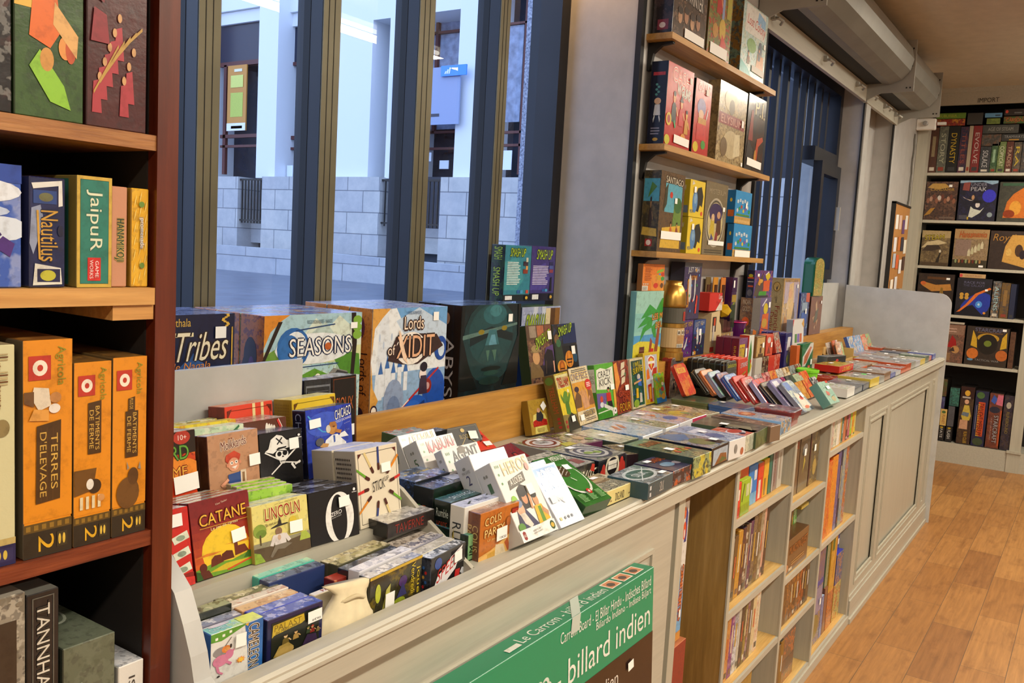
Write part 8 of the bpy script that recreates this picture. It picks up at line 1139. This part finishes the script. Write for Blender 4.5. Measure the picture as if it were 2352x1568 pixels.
for lab, F, T_, g, art in (
 ('tall orange card dispenser box left', 'c8502a', 'd86a3a', (2.292, .785, .8005, .15, .17, .15, 0, 0), [R('b8442a', .02, .48, .98, .5), R('d8582c', 0, .0, 1, .46), E('d8a03a', .5, .78, .05, .08), R('c87a34', .46, .7, .54, .84), R('c8402a', .4, .2, .6, .36)]),
 ('small red card dispenser box in front of the orange one', 'd8402a', 'c83020', (2.287, .768, .8005, .05, .014, .10, 0, 0), [R('e0dcd0', .4, .5, .8, .8), R('b82a1c', 0, 0, 1, .3)]),
 ('lime green card dispenser box', '9ab82c', 'a8c83a', (2.342, .768, .8005, .072, .015, .10, 0, 0), [R('c8d0a0', .5, .5, .85, .85), R('8aa824', 0, 0, 1, .3), L('3a4a1c', .1, .4, .3, .9, .08)]),
 ('blue card dispenser box', '2f7ac8', '5aa0dc', (2.449, .785, .8005, .075, .15, .118, 0, 0), [R('5aa8d8', 0, 0, 1, .3), R('d8e0e8', .6, .6, .9, .85), E('d8e4f0', .3, .5, .1, .2)]),
 ('crimson card dispenser box on top', '9a1c44', 'b03a5c', (2.462, .79, .92, .07, .12, .030, 0, 0), [R('5a0c24', .4, .6, .85, .9)]),
 ('red and white card dispenser box', 'cc3424', 'd8d0cc', (2.529, .785, .8005, .05, .15, .112, 0, 0), [R('e0d4c8', .2, .05, .6, .55), R('d83a24', 0, .6, 1, 1)]),
 ('golden yellow card dispenser box', 'd8a02a', 'e0b84a', (2.583, .785, .8005, .046, .15, .115, 0, 0), [R('8a6a2a', .2, .05, .5, .5), R('e0aa30', 0, .55, 1, 1)]),
 ('bright green card dispenser box on top', '6ac02a', '7ad03a', (2.556, .79, .9165, .07, .1, .032, 0, 0), [frame_('4a9a1c', .2, .08), R('4a9a1c', .42, .42, .58, .58)]),
 ('dark teal narrow game box', '2a6a5c', '3a7a6c', (2.635, .785, .8005, .028, .15, .135, 0, 0), None),
 ('clear sleeved grey game box with red lettering', '8a7a74', 'c0c4c8', (2.669, .785, .8005, .05, .15, .142, 0, 0), [T('MASCARADE', '8a4a44', .35, .1, .65, .85, 'u'), R('c8c8c8', 0, 0, .12, 1)]),
 ('pale sleeved game box rightmost', 'b8b4a8', 'd0d0d0', (2.724, .785, .8005, .045, .15, .142, 0, 0), [R('a89a88', .3, .2, .6, .8)])):
    gbox(None, lab+' '+W4, F, F, T_, g=g, art={'F': art} if art else None, group='small boxes '+W4, mat=M_CARD)
W5 = "in middle column's top cubby"
for lab, F, g, art in (('dark brown faced-out box with a pale fox figure, left', '5a4430/6a5440/4a3828@.7', (2.826, .79, .7305, .15, .05, .20, 0, 0), [R('8a3420', .05, .8, .9, .92), P('c8c0a8', (.3,.4),(.25,.62),(.3,.74),(.36,.6)), E('b8845a', .5, .42, .16, .1), E('b83a2a', .45, .2, .18, .08)]), ('grey-brown faced-out box with a pale figure, middle', '5c5240/72664c/4a4438@.8', (2.982, .79, .7305, .12, .05, .205, 0, 0), [R('8a7a5c', .05, .86, .95, .94), P('b8a84a', (.4,.3),(.45,.6),(.6,.5)), E('8a8a88', .5, .7, .25, .1)]), ('dark wine edged faced-out game box, right', '6a5a3c/8a7440/4a3424@.9', (3.108, .79, .7305, .118, .05, .2, 0, 0), [R('4a1c1c', 0, 0, .12, 1), E('b89a4a', .6, .3, .2, .15)])):
    gbox(None, lab+' '+W5, F, '3a2218', '4a3a2c', g=g, art={'F': art}, st=[('F', .35, .6, .2, .12)], group='faced-out games '+W5)
W6 = "in middle column's second cubby"
gbox(None, 'large brown faced-out game box with orange capitals '+W6, '6a4c2e/7a5a38@.4', '4a3420', '5a4028', g=(2.826, .768, .4825, .275, .045, .118, 0, 0), art={'F': [T2('MUNCHKIN QUEST', 'b86a28', '4a2c14', .2, .5, .95, .78), lines('b88a50', .3, .2, .85, .34, 2), E('c88a5a', .1, .2, .08, .12), R('d8ccb0', .2, .08, .34, .16)]})
cubby("behind the big brown box, middle column", 2.826, .4825, .82, [(.09, .19, '5a4630/8a6a34@.5', '8a8a84'), (.05, .2, '6a5a44/8a8a78@.6', '5a5048'), (.03, .205, '6a4a5a', '4a3a44'), (.03, .205, '7a8a5a', '5a5a44'), (.03, .21, '8a5a5a', '4a4438'), (.03, .21, '5a3a24', '4a4038'), (.04, .16, '4a9a2a/c8c8a8@.5', 'c8c040')], depth=.15)
gbox(None, 'pale yellow booklet lying on the green spine '+W6, 'c8b04a', 'b8a040', 'd8c868', g=(3.105, .80, .645, .09, .14, .012, 0, 0))
W7 = "in middle column's third cubby"
cubby(W7, 2.824, .2955, .775, [(.034, 0.140, '5a3c24/a84a2a@.5', '8a8a88'), (.022, 0.130, '1e1a18', '1e1a18'), (.040, 0.144, '6a4a28/8a6430@.5', '4a443c'), (.040, 0.151, '5a4026/b8782c@.5', '4a4238'), (.036, 0.154, '6a4824/b87a30@.5', '4a4238'), (.034, 0.156, '5c4022/b8762a@.5', '4a4238'), (.034, 0.158, '6a4826/b87428@.5', '4a4238'), (.034, 0.160, '5a3c1e/c06a24@.5', '4a4238'), (.034, 0.162, '4a3018/b86024@.5', '4a4238'), (.028, 0.162, '1c1816', '1c1a18'), (.036, 0.166, '6a5030', '5a4a38')], depth=.18)
W8 = "in middle column's bottom cubby"
cubby(W8, 2.826, .0505, .775, [(.035, .175, '6a4428/3a2a20@.4', '9a9a98'), (.05, .18, '7a5a2c/8a6a3c@.5', '3a3a38'), (.035, .185, '8a6420', '4a4438')], depth=.18)
for k, (c, z) in enumerate((('6a5030/b8642a@.5', 0), ('4a3a2c/8a5a3a@.5', .042), ('5a4a34/c86a2c@.5', .084), ('6a4a3a/c8722a@.5', .126), ('3c3c44/b8702c@.4', .168))):
    gbox(None, '%s orange-marked game box in the pile, %s from the bottom, %s' % (cname(c.split('/')[0]), ORD[k], W8), c, c.split('/')[0], '4a4c5a', g=(2.955, .785, .051+z, .16, .2, .0412, 0, 0), group='piled games '+W8)
W9 = "in right column's top cubby"
cubby(W9, 3.262, .8325, .772, [(.03, .108, 'c8ccd4/2a3a7a@.4', 'd0d0d0'), (.025, .106, 'b0b4d0/1c2450@.4', 'c8c8d0'), (.03, .108, 'c0a894/c85a4a@.3', 'd0ccc8'), (.05, .108, 'd8d0b8/2a6a5c@.4', 'd8d4cc'), (.045, .106, 'dcd8cc/8a3424@.2', 'dcd8d0'), (.022, .104, 'c89a4a', 'c8b080'), (.03, .104, '2a5a4a/8ab89a@.3', '3a6a58'), (.04, .102, 'b8683c/c87a4a@.3', 'b8683c'), (.03, .102, '6a2c24', '6a3a30'), (.036, .1, 'b85a70', 'c88a94'), (.03, .1, '9ab82a', 'a8c040'), (.03, .1, 'd8982a', 'd8a840'), (.03, .1, 'd8c42a', 'd8d060')], depth=.12)
W10 = "in right column's second cubby"
cubby(W10, 3.262, .4835, .775, [(.06, .285, '4a3a2c/c86a4a/2a201a@.5', '6a5a4c', [T('ENDUE', 'c8943a', .3, .1, .7, .5, 'd')]), (.075, .295, 'c8602a/d88034/d8a038@.6', 'c84a24'), (.08, .305, 'd8902a/d8782c@.5', 'd87a34'), (.045, .31, '4a4a8a/7a7ab0@.4', '8a7a90'), (.03, .312, '1c1c3a', '1c2040'), (.05, .312, '7a8a9a/c8b84a@.3', '8a9aa8'), (.045, .315, 'a85a3c/8a8aa0/c8a84a@.6', 'b03a30')], depth=.18)
W11 = "in right column's bottom cubby"
gbox(None, 'large faced-out box with a violet town picture, lower left '+W11, '6a6a94/a87a54/8a8a5a@.7', '3a3a5a', '3a4aa8', g=(3.262, .785, .0505, .20, .06, .255, 0, 0), art={'F': [R('2f3aa0', 0, .92, 1, 1), R('8a84a8', .05, .5, .95, .9), E('8a7a3c', .5, .3, .4, .2)]}, st=[('F', .78, .6, .1, .1)])
gbox(None, 'faced-out game box with violet and brown stripes, upper left '+W11, '6a5a7a/8a6a50/4a4a8a@.8', '3a3a5a', '5a6a9a', g=(3.262, .785, .3065, .20, .06, .15, 0, 0))
gbox(None, 'tall golden yellow game box spine '+W11, 'c8962a/d8a83a@.4', 'b88a2a', 'd8a048', g=(3.56, .785, .2065, .085, .18, .245, 0, 0), art={'F': [R('3a6a2a', .1, .7, .5, .9), L('c8702a', .6, .2, .9, .9, .06)]})
gbox(None, 'narrow pale blue game box spine beside the violet boxes '+W11, '6a7ab0/8aa0c8@.4', '5a6aa0', 'a8c0d8', g=(3.468, .785, .0505, .035, .18, .17, 0, 0))
gbox(None, 'narrow brown game box spine '+W11, '7a4a34/8a5a3c@.4', '6a3c28', '8a5a40', g=(3.508, .785, .0505, .045, .18, .19, 0, 0))
gbox(None, 'tall grey-green narrow game box spine '+W11, '7a8a6a/9a9a7a@.4', '5a6a54', '8a98a0', g=(3.508, .79, .2415, .045, .17, .2, 0, 0))
gbox(None, 'orange-red game box under the golden yellow one '+W11, 'b86a34/c87a3c/8a4a24@.6', '9a5024', 'c88a50', g=(3.56, .785, .0505, .088, .18, .155, 0, 0))
gbox(None, 'orange and blue game box stacked at the right '+W11, '6a6a88/b87a44/3a3a90@.8', '3a3a70', '2f3ab0', g=(3.66, .785, .2065, .11, .18, .13, 0, 0))
gbox(None, 'red-orange and yellow game box low at the right '+W11, 'b8a85a/c86a2a/d8c070@.7', 'a8783a', 'd8602a', g=(3.66, .785, .0505, .11, .18, .155, 0, 0))
gbox(None, 'small royal blue bag-shaped box on top at the right '+W11, '1c2aa0/2a3ac0@.4', '1a2890', '2434b0', g=(3.665, .80, .337, .075, .12, .08, 0, 0), st=[('F', .5, .4, .2, .3)])

# ================================================================ FAR BOOKCASE GAMES (fronts face the room)
def fx(lab, y1, y0, z0, z1, F, S='201c1a', art=None, st=(), d=.25, group=None, mat=None):
    w_ = y1-y0-.003
    o = gbox(None, lab, F, S, S, S=S, g=(0, 0, 0, w_, d, z1-z0-.002, 0, 0), art=({'F': art} if art else None), st=st, group=group, mat=mat or M_CARD)
    o.matrix_world = Matrix.Translation((7.745, y1-.0015, z0+.001)) @ Matrix.Rotation(-PI/2, 4, 'Z'); return o
def frow(where, z0, y, items, group):
    for k, (w_, h_, F, txt, tc_) in enumerate(items):
        art = []
        if txt: art += [T(txt, tc_, .25, .2, .75, .85, 'd')]
        else: art += [R(tc_, .3, .35, .7, .8)] if tc_ else []
        art += [R(('c8c0b0','8a3a2a','3a3a3a')[k % 3], .2, .04, .8, .12)]
        fx('%s game spine, %s from the left %s' % (cname(F.split('/')[0].split('@')[0]), ORD[k], where), y, y-w_, z0, z0+h_, F, F.split('/')[0], art, group=group); y -= w_
K1 = "in far bookcase's top row"
frow(K1, 2.283, 1.268, [(.062, .355, '4a2a1c/5a3424@.4', None, '8a7a5a'), (.068, .36, '5a5c50/7a7c68/3a3a40@.5', 'STORY', 'a8a890'), (.082, .36, '141412', 'DYNASTY', 'b89a2a'), (.060, .355, '22223a/6a2a2a@.4', 'TITLES', '8a4a3a'), (.030, .36, '9a8a74', None, None), (.062, .36, '7a1c1c/4a3a34@.3', 'EVOLVE', 'b8a8a0'), (.075, .20, '2a2c2e/4a4c50@.4', 'SOLACE', 'b8b8b8'), (.045, .22, '2a4a2c/5a6a4a@.5', None, '8aa88a'), (.055, .235, '5a6a3a/7a8a54@.5', 'COPYCAT', 'c8c8b0'), (.050, .235, '4a2418/6a3424@.4', 'TRADES', 'b89a80'), (.055, .23, '3a342c/6a5a4a@.5', 'RA', 'b8a030'), (.06, .23, '2c2c30/5a4a3a@.5', None, '8a8a88')], 'game spines '+K1)
for lab, y1, y0, z0, z1, F, art in (('mottled dark game box lying across the short spines', .905, .77, 2.485, 2.575, '3a3630/6a4a34/54504a@.8', None), ('dark flat game box with grey lettering lying across the spines', .905, .66, 2.578, 2.645, '3a3a36/4a4a44@.4', [T('AGE OF STEAM', '8a8a80', .15, .3, .85, .7)]), ('black flat game box with grey lettering at the right', .77, .60, 2.52, 2.575, '2a2a28', [T('TRAMWAYS', '8a8a8a', .1, .4, .9, .8), R('b8842a', .3, .1, .7, .25)]), ('lime green flat game box at the top left', 1.24, 1.03, 2.70, 2.745, '5a7a24/6a8a2a@.4', [T('SUBURBIA', 'a8a83a', .1, .25, .7, .75)]), ('red and orange flat game box under the lime green one', 1.24, 1.03, 2.645, 2.699, '8a2c1c/c88a2a/4a1c24@.7', None), ('plain dark grey box end', 1.02, .91, 2.65, 2.74, '34322e', None), ('pale blue flat game box', .90, .78, 2.70, 2.735, '5a8ab0', [R('3a4a5a', .6, .3, .9, .6)]), ('olive flat game box under the pale blue one', .885, .79, 2.65, 2.695, '5a6a2c/7a8a3a@.5', None), ('dark flat game box with a red dot', .77, .60, 2.71, 2.76, '2c2422', [E('c84a3a', .1, .6, .06, .25), R('6a6a68', .4, .3, .7, .5)]), ('green and red flat game box below the red-dotted one', .77, .60, 2.65, 2.705, '3a5a24/8a2c1c@.5', [T('CARSON', 'b8642a', .1, .25, .75, .75)]), ('tan flat game box lying on the leftmost spines', 1.268, 1.245, 2.645, 2.68, '6a5030', None)):
    fx(lab+' '+K1, y1, y0, z0, z1, F, art=art, group='flat games '+K1)
K2 = "in far bookcase's second row"
fx('dark faced-out box with airship crew and gold title, left '+K2, 1.262, 1.03, 1.912, 2.215, '4a342a/6a4c3c/2a1e1c@.9', art=[P('b8924a', (.05,.84),(.2,.95),(.6,.95),(.75,.85),(.4,.8)), T('CANDAMIR', 'b8923a', .15, .76, .9, .83), [E(('8a5a44','a8806a','6a3a2c')[k % 3], .1+.09*k, .5+.05*(k % 3), .05, .07) for k in range(10)], P('a87a2c', (.0,.1),(.2,.3),(.35,.32),(.2,.15)), E('c8c0b8', .45, .58, .06, .06), R('6a5a50', .5, .04, .95, .09)], st=[('F', .72, .86, .1, .06)])
fx('dark blue faced-out box with grey capitals and gloved figure, centre '+K2, 1.02, .755, 1.912, 2.225, '18182a/24244a/12121c@.6', art=[P('8aa8c0', (0,1),(0,.93),(.3,.95),(.6,.97),(.85,.9),(1,.94),(1,1)), T2('UNDER', '8a8a9a', '2a2a3a', .3, .86, .72, .94), T2('PEAK', 'b8b8bc', '24243a', .3, .74, .72, .84), P('8a4a44', (.08,.76),(.1,.94),(.28,.96),(.26,.74)), E('3a3ac0', .8, .62, .18, .16), P('c8b8b0', (.1,.6),(.15,.56),(.4,.5),(.3,.5)), P('c8ccc0', (.3,.1),(.34,.36),(.42,.3),(.6,.26),(.7,.34),(.6,.2),(.4,.08)), E('d8d0cc', .52, .4, .06, .07), R('1a1a1e', .4, .44, .6, .5), E('b89068', .38, .58, .04, .06), E('8a9aa0', .86, .16, .07, .06), R('4a4a54', .05, .04, .28, .14), R('b89a2a', .27, .03, .31, .1)])
fx('dark olive faced-out game box with orange flames, right '+K2, .745, .545, 1.912, 2.215, '34342c/4a4a3c@.4', art=[P('c8702a', (.2,.1),(.3,.5),(.5,.7),(.7,.8),(.9,.9),(1,.6),(1,.1)), E('d89a3a', .6, .35, .2, .18), E('8a3a1c', .4, .2, .2, .1), R('3a5a44', .1, .9, .9, .97)])
K3 = "in far bookcase's third row"
fx('brown faced-out box with an airship and yellow capitals, left '+K3, 1.255, 1.045, 1.55, 1.83, '6a5a3e/8a7650/4a3c2a@.7', art=[R('a89468', 0, .8, 1, 1), T2('STEAM', 'b8a82a', '2a2418', .1, .72, .78, .86, .04), P('c8b890', (.0,.5),(.2,.68),(.6,.74),(.9,.66),(.5,.58)), P('3a3028', (.05,.42),(.2,.58),(.6,.6),(.7,.5),(.4,.42)), P('2a241e', (.55,.1),(.68,.4),(.72,.4),(.66,.1)), E('d8d0b8', .68, .42, .04, .04), R('4a3c2a', 0, 0, 1, .1)])
fx('tan faced-out game box with orange-red script and pale houses, centre '+K3, 1.02, .775, 1.55, 1.85, '8a7454/9a846a/5a4a38@.5', art=[R('a8885c', 0, .75, 1, 1), T2('Hansa', 'b8502a', '8a6a3c', .14, .78, .5, .94, 'n', .2), T2('teutonica', 'b8502a', '8a6a3c', .5, .80, .92, .93, 'n', .2), R('8a7468', .05, .3, .5, .72), [P(('c8c0a0','b8b490')[k % 2], (.42+.09*k,.3+.05*k),(.42+.09*k,.42+.05*k),(.46+.09*k,.5+.05*k),(.5+.09*k,.42+.05*k),(.5+.09*k,.3+.05*k)) for k in range(5)], R('3a3424', 0, 0, 1, .2), [E(('8a9a6a','a87a4a','6a2c24')[k % 3], .1+.1*k, .16, .03, .05) for k in range(8)]], st=[('F', .78, .02, .13, .05)])
fx('dark brown faced-out box with gold script and lamplit room, right '+K3, .77, .50, 1.55, 1.845, '2a1e18/3a2a20@.4', art=[T2('Royal', 'a87c3c', '2a1c14', .06, .68, .6, .92, 'n', .2), P('c89a4c', (.35,.2),(.4,.6),(.55,.9),(.9,.9),(1,.6),(1,.05)), E('4a3424', .75, .5, .1, .16), E('2a2028', .85, .4, .08, .12), E('d8b060', .5, .45, .07, .1)])
K4 = "in far bookcase's fourth row"
fx('dark faced-out box with an orange landscape, left '+K4, 1.25, .985, 1.175, 1.49, '241a14/3a281c@.5', art=[R('5a3a1c', .25, .86, .8, .92), P('b8803a', (.1,.7),(.2,.78),(.5,.72),(.9,.76),(.95,.6),(.4,.55)), E('c8642a', .15, .75, .08, .05), P('8a6a2a', (.6,.4),(.65,.66),(.7,.66),(.75,.4))], st=[('F', .78, .86, .1, .05)])
fx('dark faced-out space box with blue planet and orange streak, centre '+K4, .965, .72, 1.175, 1.47, '16141c/22202e@.4', art=[E('2438a0', .6, .28, .5, .3, .5), P('141420', (0,.0),(0,.15),(.5,.3),(.8,.05),(.8,0)), P('d8702a', (.05,.08),(.3,.3),(.55,.6),(.95,.78),(1,.74),(.65,.58),(.4,.3),(.15,.1)), E('4a90e0', .68, .32, .1, .09), E('b8e0f0', .68, .32, .03, .03), [E('c89a3c', .16+.15*(k % 2), .48+.08*(k//2), .06, .05) for k in range(4)], T('RACE FOR', '6a6a8a', .2, .86, .8, .92), T('THE GALAXY', '5a5a7a', .18, .78, .8, .84), E('d8902a', .86, .1, .04, .03)], st=[('F', .82, .68, .08, .05)])
frow(K4+', right end', 1.175, .715, [(.06, .285, '3a3a3c/8a8a88/b8843a@.4', 'ALIENS', '9ac0c8'), (.062, .275, '6a5024/3a3a44@.5', None, '8a6a3c'), (.04, .27, '1c2440', None, None)], 'game spines '+K4)
fx('narrow beige flat box lying on the space game '+K4, .955, .77, 1.471, 1.505, 'b8986c', art=[E('c84a4a', .06, .5, .06, .4), T('GALAXY RULES', '8a5a3a', .2, .3, .85, .7)])
K5 = "in far bookcase's fifth row"
fx('faced-out box with red knight on tan field, left '+K5, 1.02, .87, .795, 1.10, '6a4c3c/8a5c48/4a342a@.7', art=[R('8a6a58', .0, .74, .95, .98), lines('b89888', .1, .8, .6, .94, 2), P('9a1c1c', (.2,.4),(.4,.72),(.6,.6),(.65,.45),(.5,.4)), E('b88a54', .6, .35, .2, .1), P('3a2a24', (.3,.3),(.5,.42),(.6,.3)), R('8a6a48', .0, .05, .4, .25)])
fx('thin pale box lying on the red knight game '+K5, 1.0, .88, 1.102, 1.12, 'a8a090')
fx('dark faced-out box with a yellow masked warrior, right '+K5, .86, .565, .795, 1.10, '2a201a/3a2a1c@.4', art=[T2('STARCRAFT', '6a6a84', '2a2430', .2, .88, .92, .97), R('6a4a2a', .26, .84, .85, .87), P('c8a02a', (.12,.5),(.15,.9),(.25,.7),(.28,.45)), P('c8a02a', (.82,.45),(.85,.75),(.95,.9),(.97,.5)), E('b8902c', .52, .72, .26, .12), E('1e1814', .52, .56, .24, .26), E('6a7a2a', .52, .58, .09, .08), E('c8702a', .18, .3, .14, .14), E('b8642a', .87, .3, .14, .14), T('TACTICAL WAR', '8a8a8a', .25, .12, .82, .17), E('5a8ab0', .14, .14, .07, .03)], st=[('F', .84, .92, .09, .06)])
fx('narrow brown game spine right of the yellow warrior '+K5, .56, .52, .795, 1.08, '4a2c1c/6a4a34@.4')
K6 = "in far bookcase's bottom row"
for lab, y1, y0, z0, z1, F, txt, tc_, art in (
 ('brown and green stacked game spine', 1.0, .955, .52, .66, '5a3a24/3a5a30@.5', None, None, None), ('violet game spine', 1.0, .96, .42, .518, '3a3060/5a6a8a@.5', None, None, None), ('tan game spine with brown lettering', .985, .935, .285, .42, 'c8a860', None, None, [T('PLANET', '8a4a24', .3, .1, .75, .65, 'd'), E('4a6a3a', .5, .82, .3, .08)]), ('black game spine with white capitals, left', .99, .94, .162, .284, '161618', None, None, [T('FATE', 'c8c8c4', .3, .2, .7, .8, 'd'), E('b89a2a', .5, .9, .25, .06)]), ('black game spine with white capitals, right', .935, .885, .162, .284, '161618', None, None, [T('FLASH', 'd0d0cc', .25, .2, .75, .78, 'd'), E('b89a2a', .5, .9, .25, .06)]),
 ('grey game spine', .932, .882, .286, .45, '4a4a50/5a5a60@.3', None, None, None), ('teal and green game spine', .932, .86, .452, .60, '2a5a54/3a7a6a/14241c@.7', None, None, None),
 ('tall game spine with a blonde warrior and gold badge', .855, .755, .162, .62, '3a241c/5a4a2c@.4', None, None, [R('341a18', 0, .8, 1, 1), E('d8a83a', .5, .89, .2, .05), R('b0a8a0', .15, .80, .75, .83), P('c8b048', (.2,.48),(.35,.68),(.7,.68),(.9,.5),(.8,.42),(.3,.42)), E('d8a888', .5, .74, .16, .04), P('6a7a8a', (.2,.5),(.3,.56),(.75,.55),(.7,.48)), P('c89a7a', (.1,.26),(.15,.42),(.7,.42),(.72,.26)), T('RUN CLUB', 'c8a030', .5, .02, .75, .22, 'd')]),
 ('tall navy game spine with a red and yellow letter band', .75, .655, .162, .60, '1c2048/24242c@.3', None, None, [R('c8502a', .30, .18, .8, .8), [R('c8c03a', .30, .18+.04*k, .52-.03*(k % 3), .2+.04*k) for k in range(15)], T2('TWILIGHT IMPERIUM', '2a1414', 'c84a24', .34, .2, .72, .78, 'd'), E('4a6a3a', .4, .92, .3, .06), R('8a8aa0', .16, .3, .2, .74), E('3a4a34', .5, .08, .4, .07)]),
 ('tall rust coloured game spine with metallic capitals and blue marks', .65, .555, .162, .595, '6a3424/8a4a2c/3a2a34@.5', None, None, [P('3a5ab0', (.1,.85),(.3,.97),(.6,.9),(.4,.8)), P('c86a80', (.5,.8),(.6,.98),(1,.98),(1,.78)), E('24283c', .45, .7, .4, .06), R('b8502a', .88, .05, .98, .7), T2('STARCRAFT', 'b0b0b8', '3a2018', .46, .1, .78, .6, 'd'), T('LE JEU DE PLATEAU', 'a89a98', .22, .15, .34, .55, 'd')]),
 ('tall dark violet game spine, rightmost', .55, .48, .162, .59, '241e2c/4a3a34/34304a@.7', None, None, [E('b0a898', .5, .82, .25, .06), T('RUNEBOUND', '8a7a3a', .35, .3, .65, .7, 'd')])):
    fx(lab+' '+K6, y1, y0, z0, z1, F, art=art or ([T(txt, tc_, .25, .2, .75, .85, 'd')] if txt else None), group='game spines '+K6)

# ================================================================ CAMERA, WORLD
cam = bpy.data.cameras.new('camera'); co = bpy.data.objects.new('camera', cam); COL.objects.link(co)
yaw, pitch, roll_, FPX = 0.58545871, -0.10474659, 0.05628262, 2028.82
f = Vector((math.cos(yaw)*math.cos(pitch), math.sin(yaw)*math.cos(pitch), math.sin(pitch)))
r = f.cross(Vector((0, 0, 1))).normalized(); u = r.cross(f)
r2 = math.cos(roll_)*r+math.sin(roll_)*u; u2 = -math.sin(roll_)*r+math.cos(roll_)*u
co.matrix_world = Matrix(((r2.x, u2.x, -f.x, 0), (r2.y, u2.y, -f.y, 0), (r2.z, u2.z, -f.z, 1.5), (0, 0, 0, 1)))
cam.sensor_fit = 'HORIZONTAL'; cam.sensor_width = 36; cam.lens = FPX/2352*36; cam.clip_start = .02; cam.clip_end = 200
sc.camera = co
wd = bpy.data.worlds.new('dusk_sky'); sc.world = wd; wd.use_nodes = True; nt = wd.node_tree
bg = nt.nodes['Background']; tc = N(nt, 'ShaderNodeTexCoord'); sx = N(nt, 'ShaderNodeSeparateXYZ'); nt.links.new(tc.outputs['Generated'], sx.inputs[0])
nt.links.new(ramp(nt, sx.outputs['Z'], [(.0, (.30, .36, .50)), (.25, (.50, .66, 1.0)), (1, (.40, .58, 1.0))]), bg.inputs['Color']); bg.inputs['Strength'].default_value = 3.1
sc.view_settings.view_transform = 'Standard'; sc.view_settings.look = 'None'; sc.view_settings.exposure = 0; sc.view_settings.gamma = 1
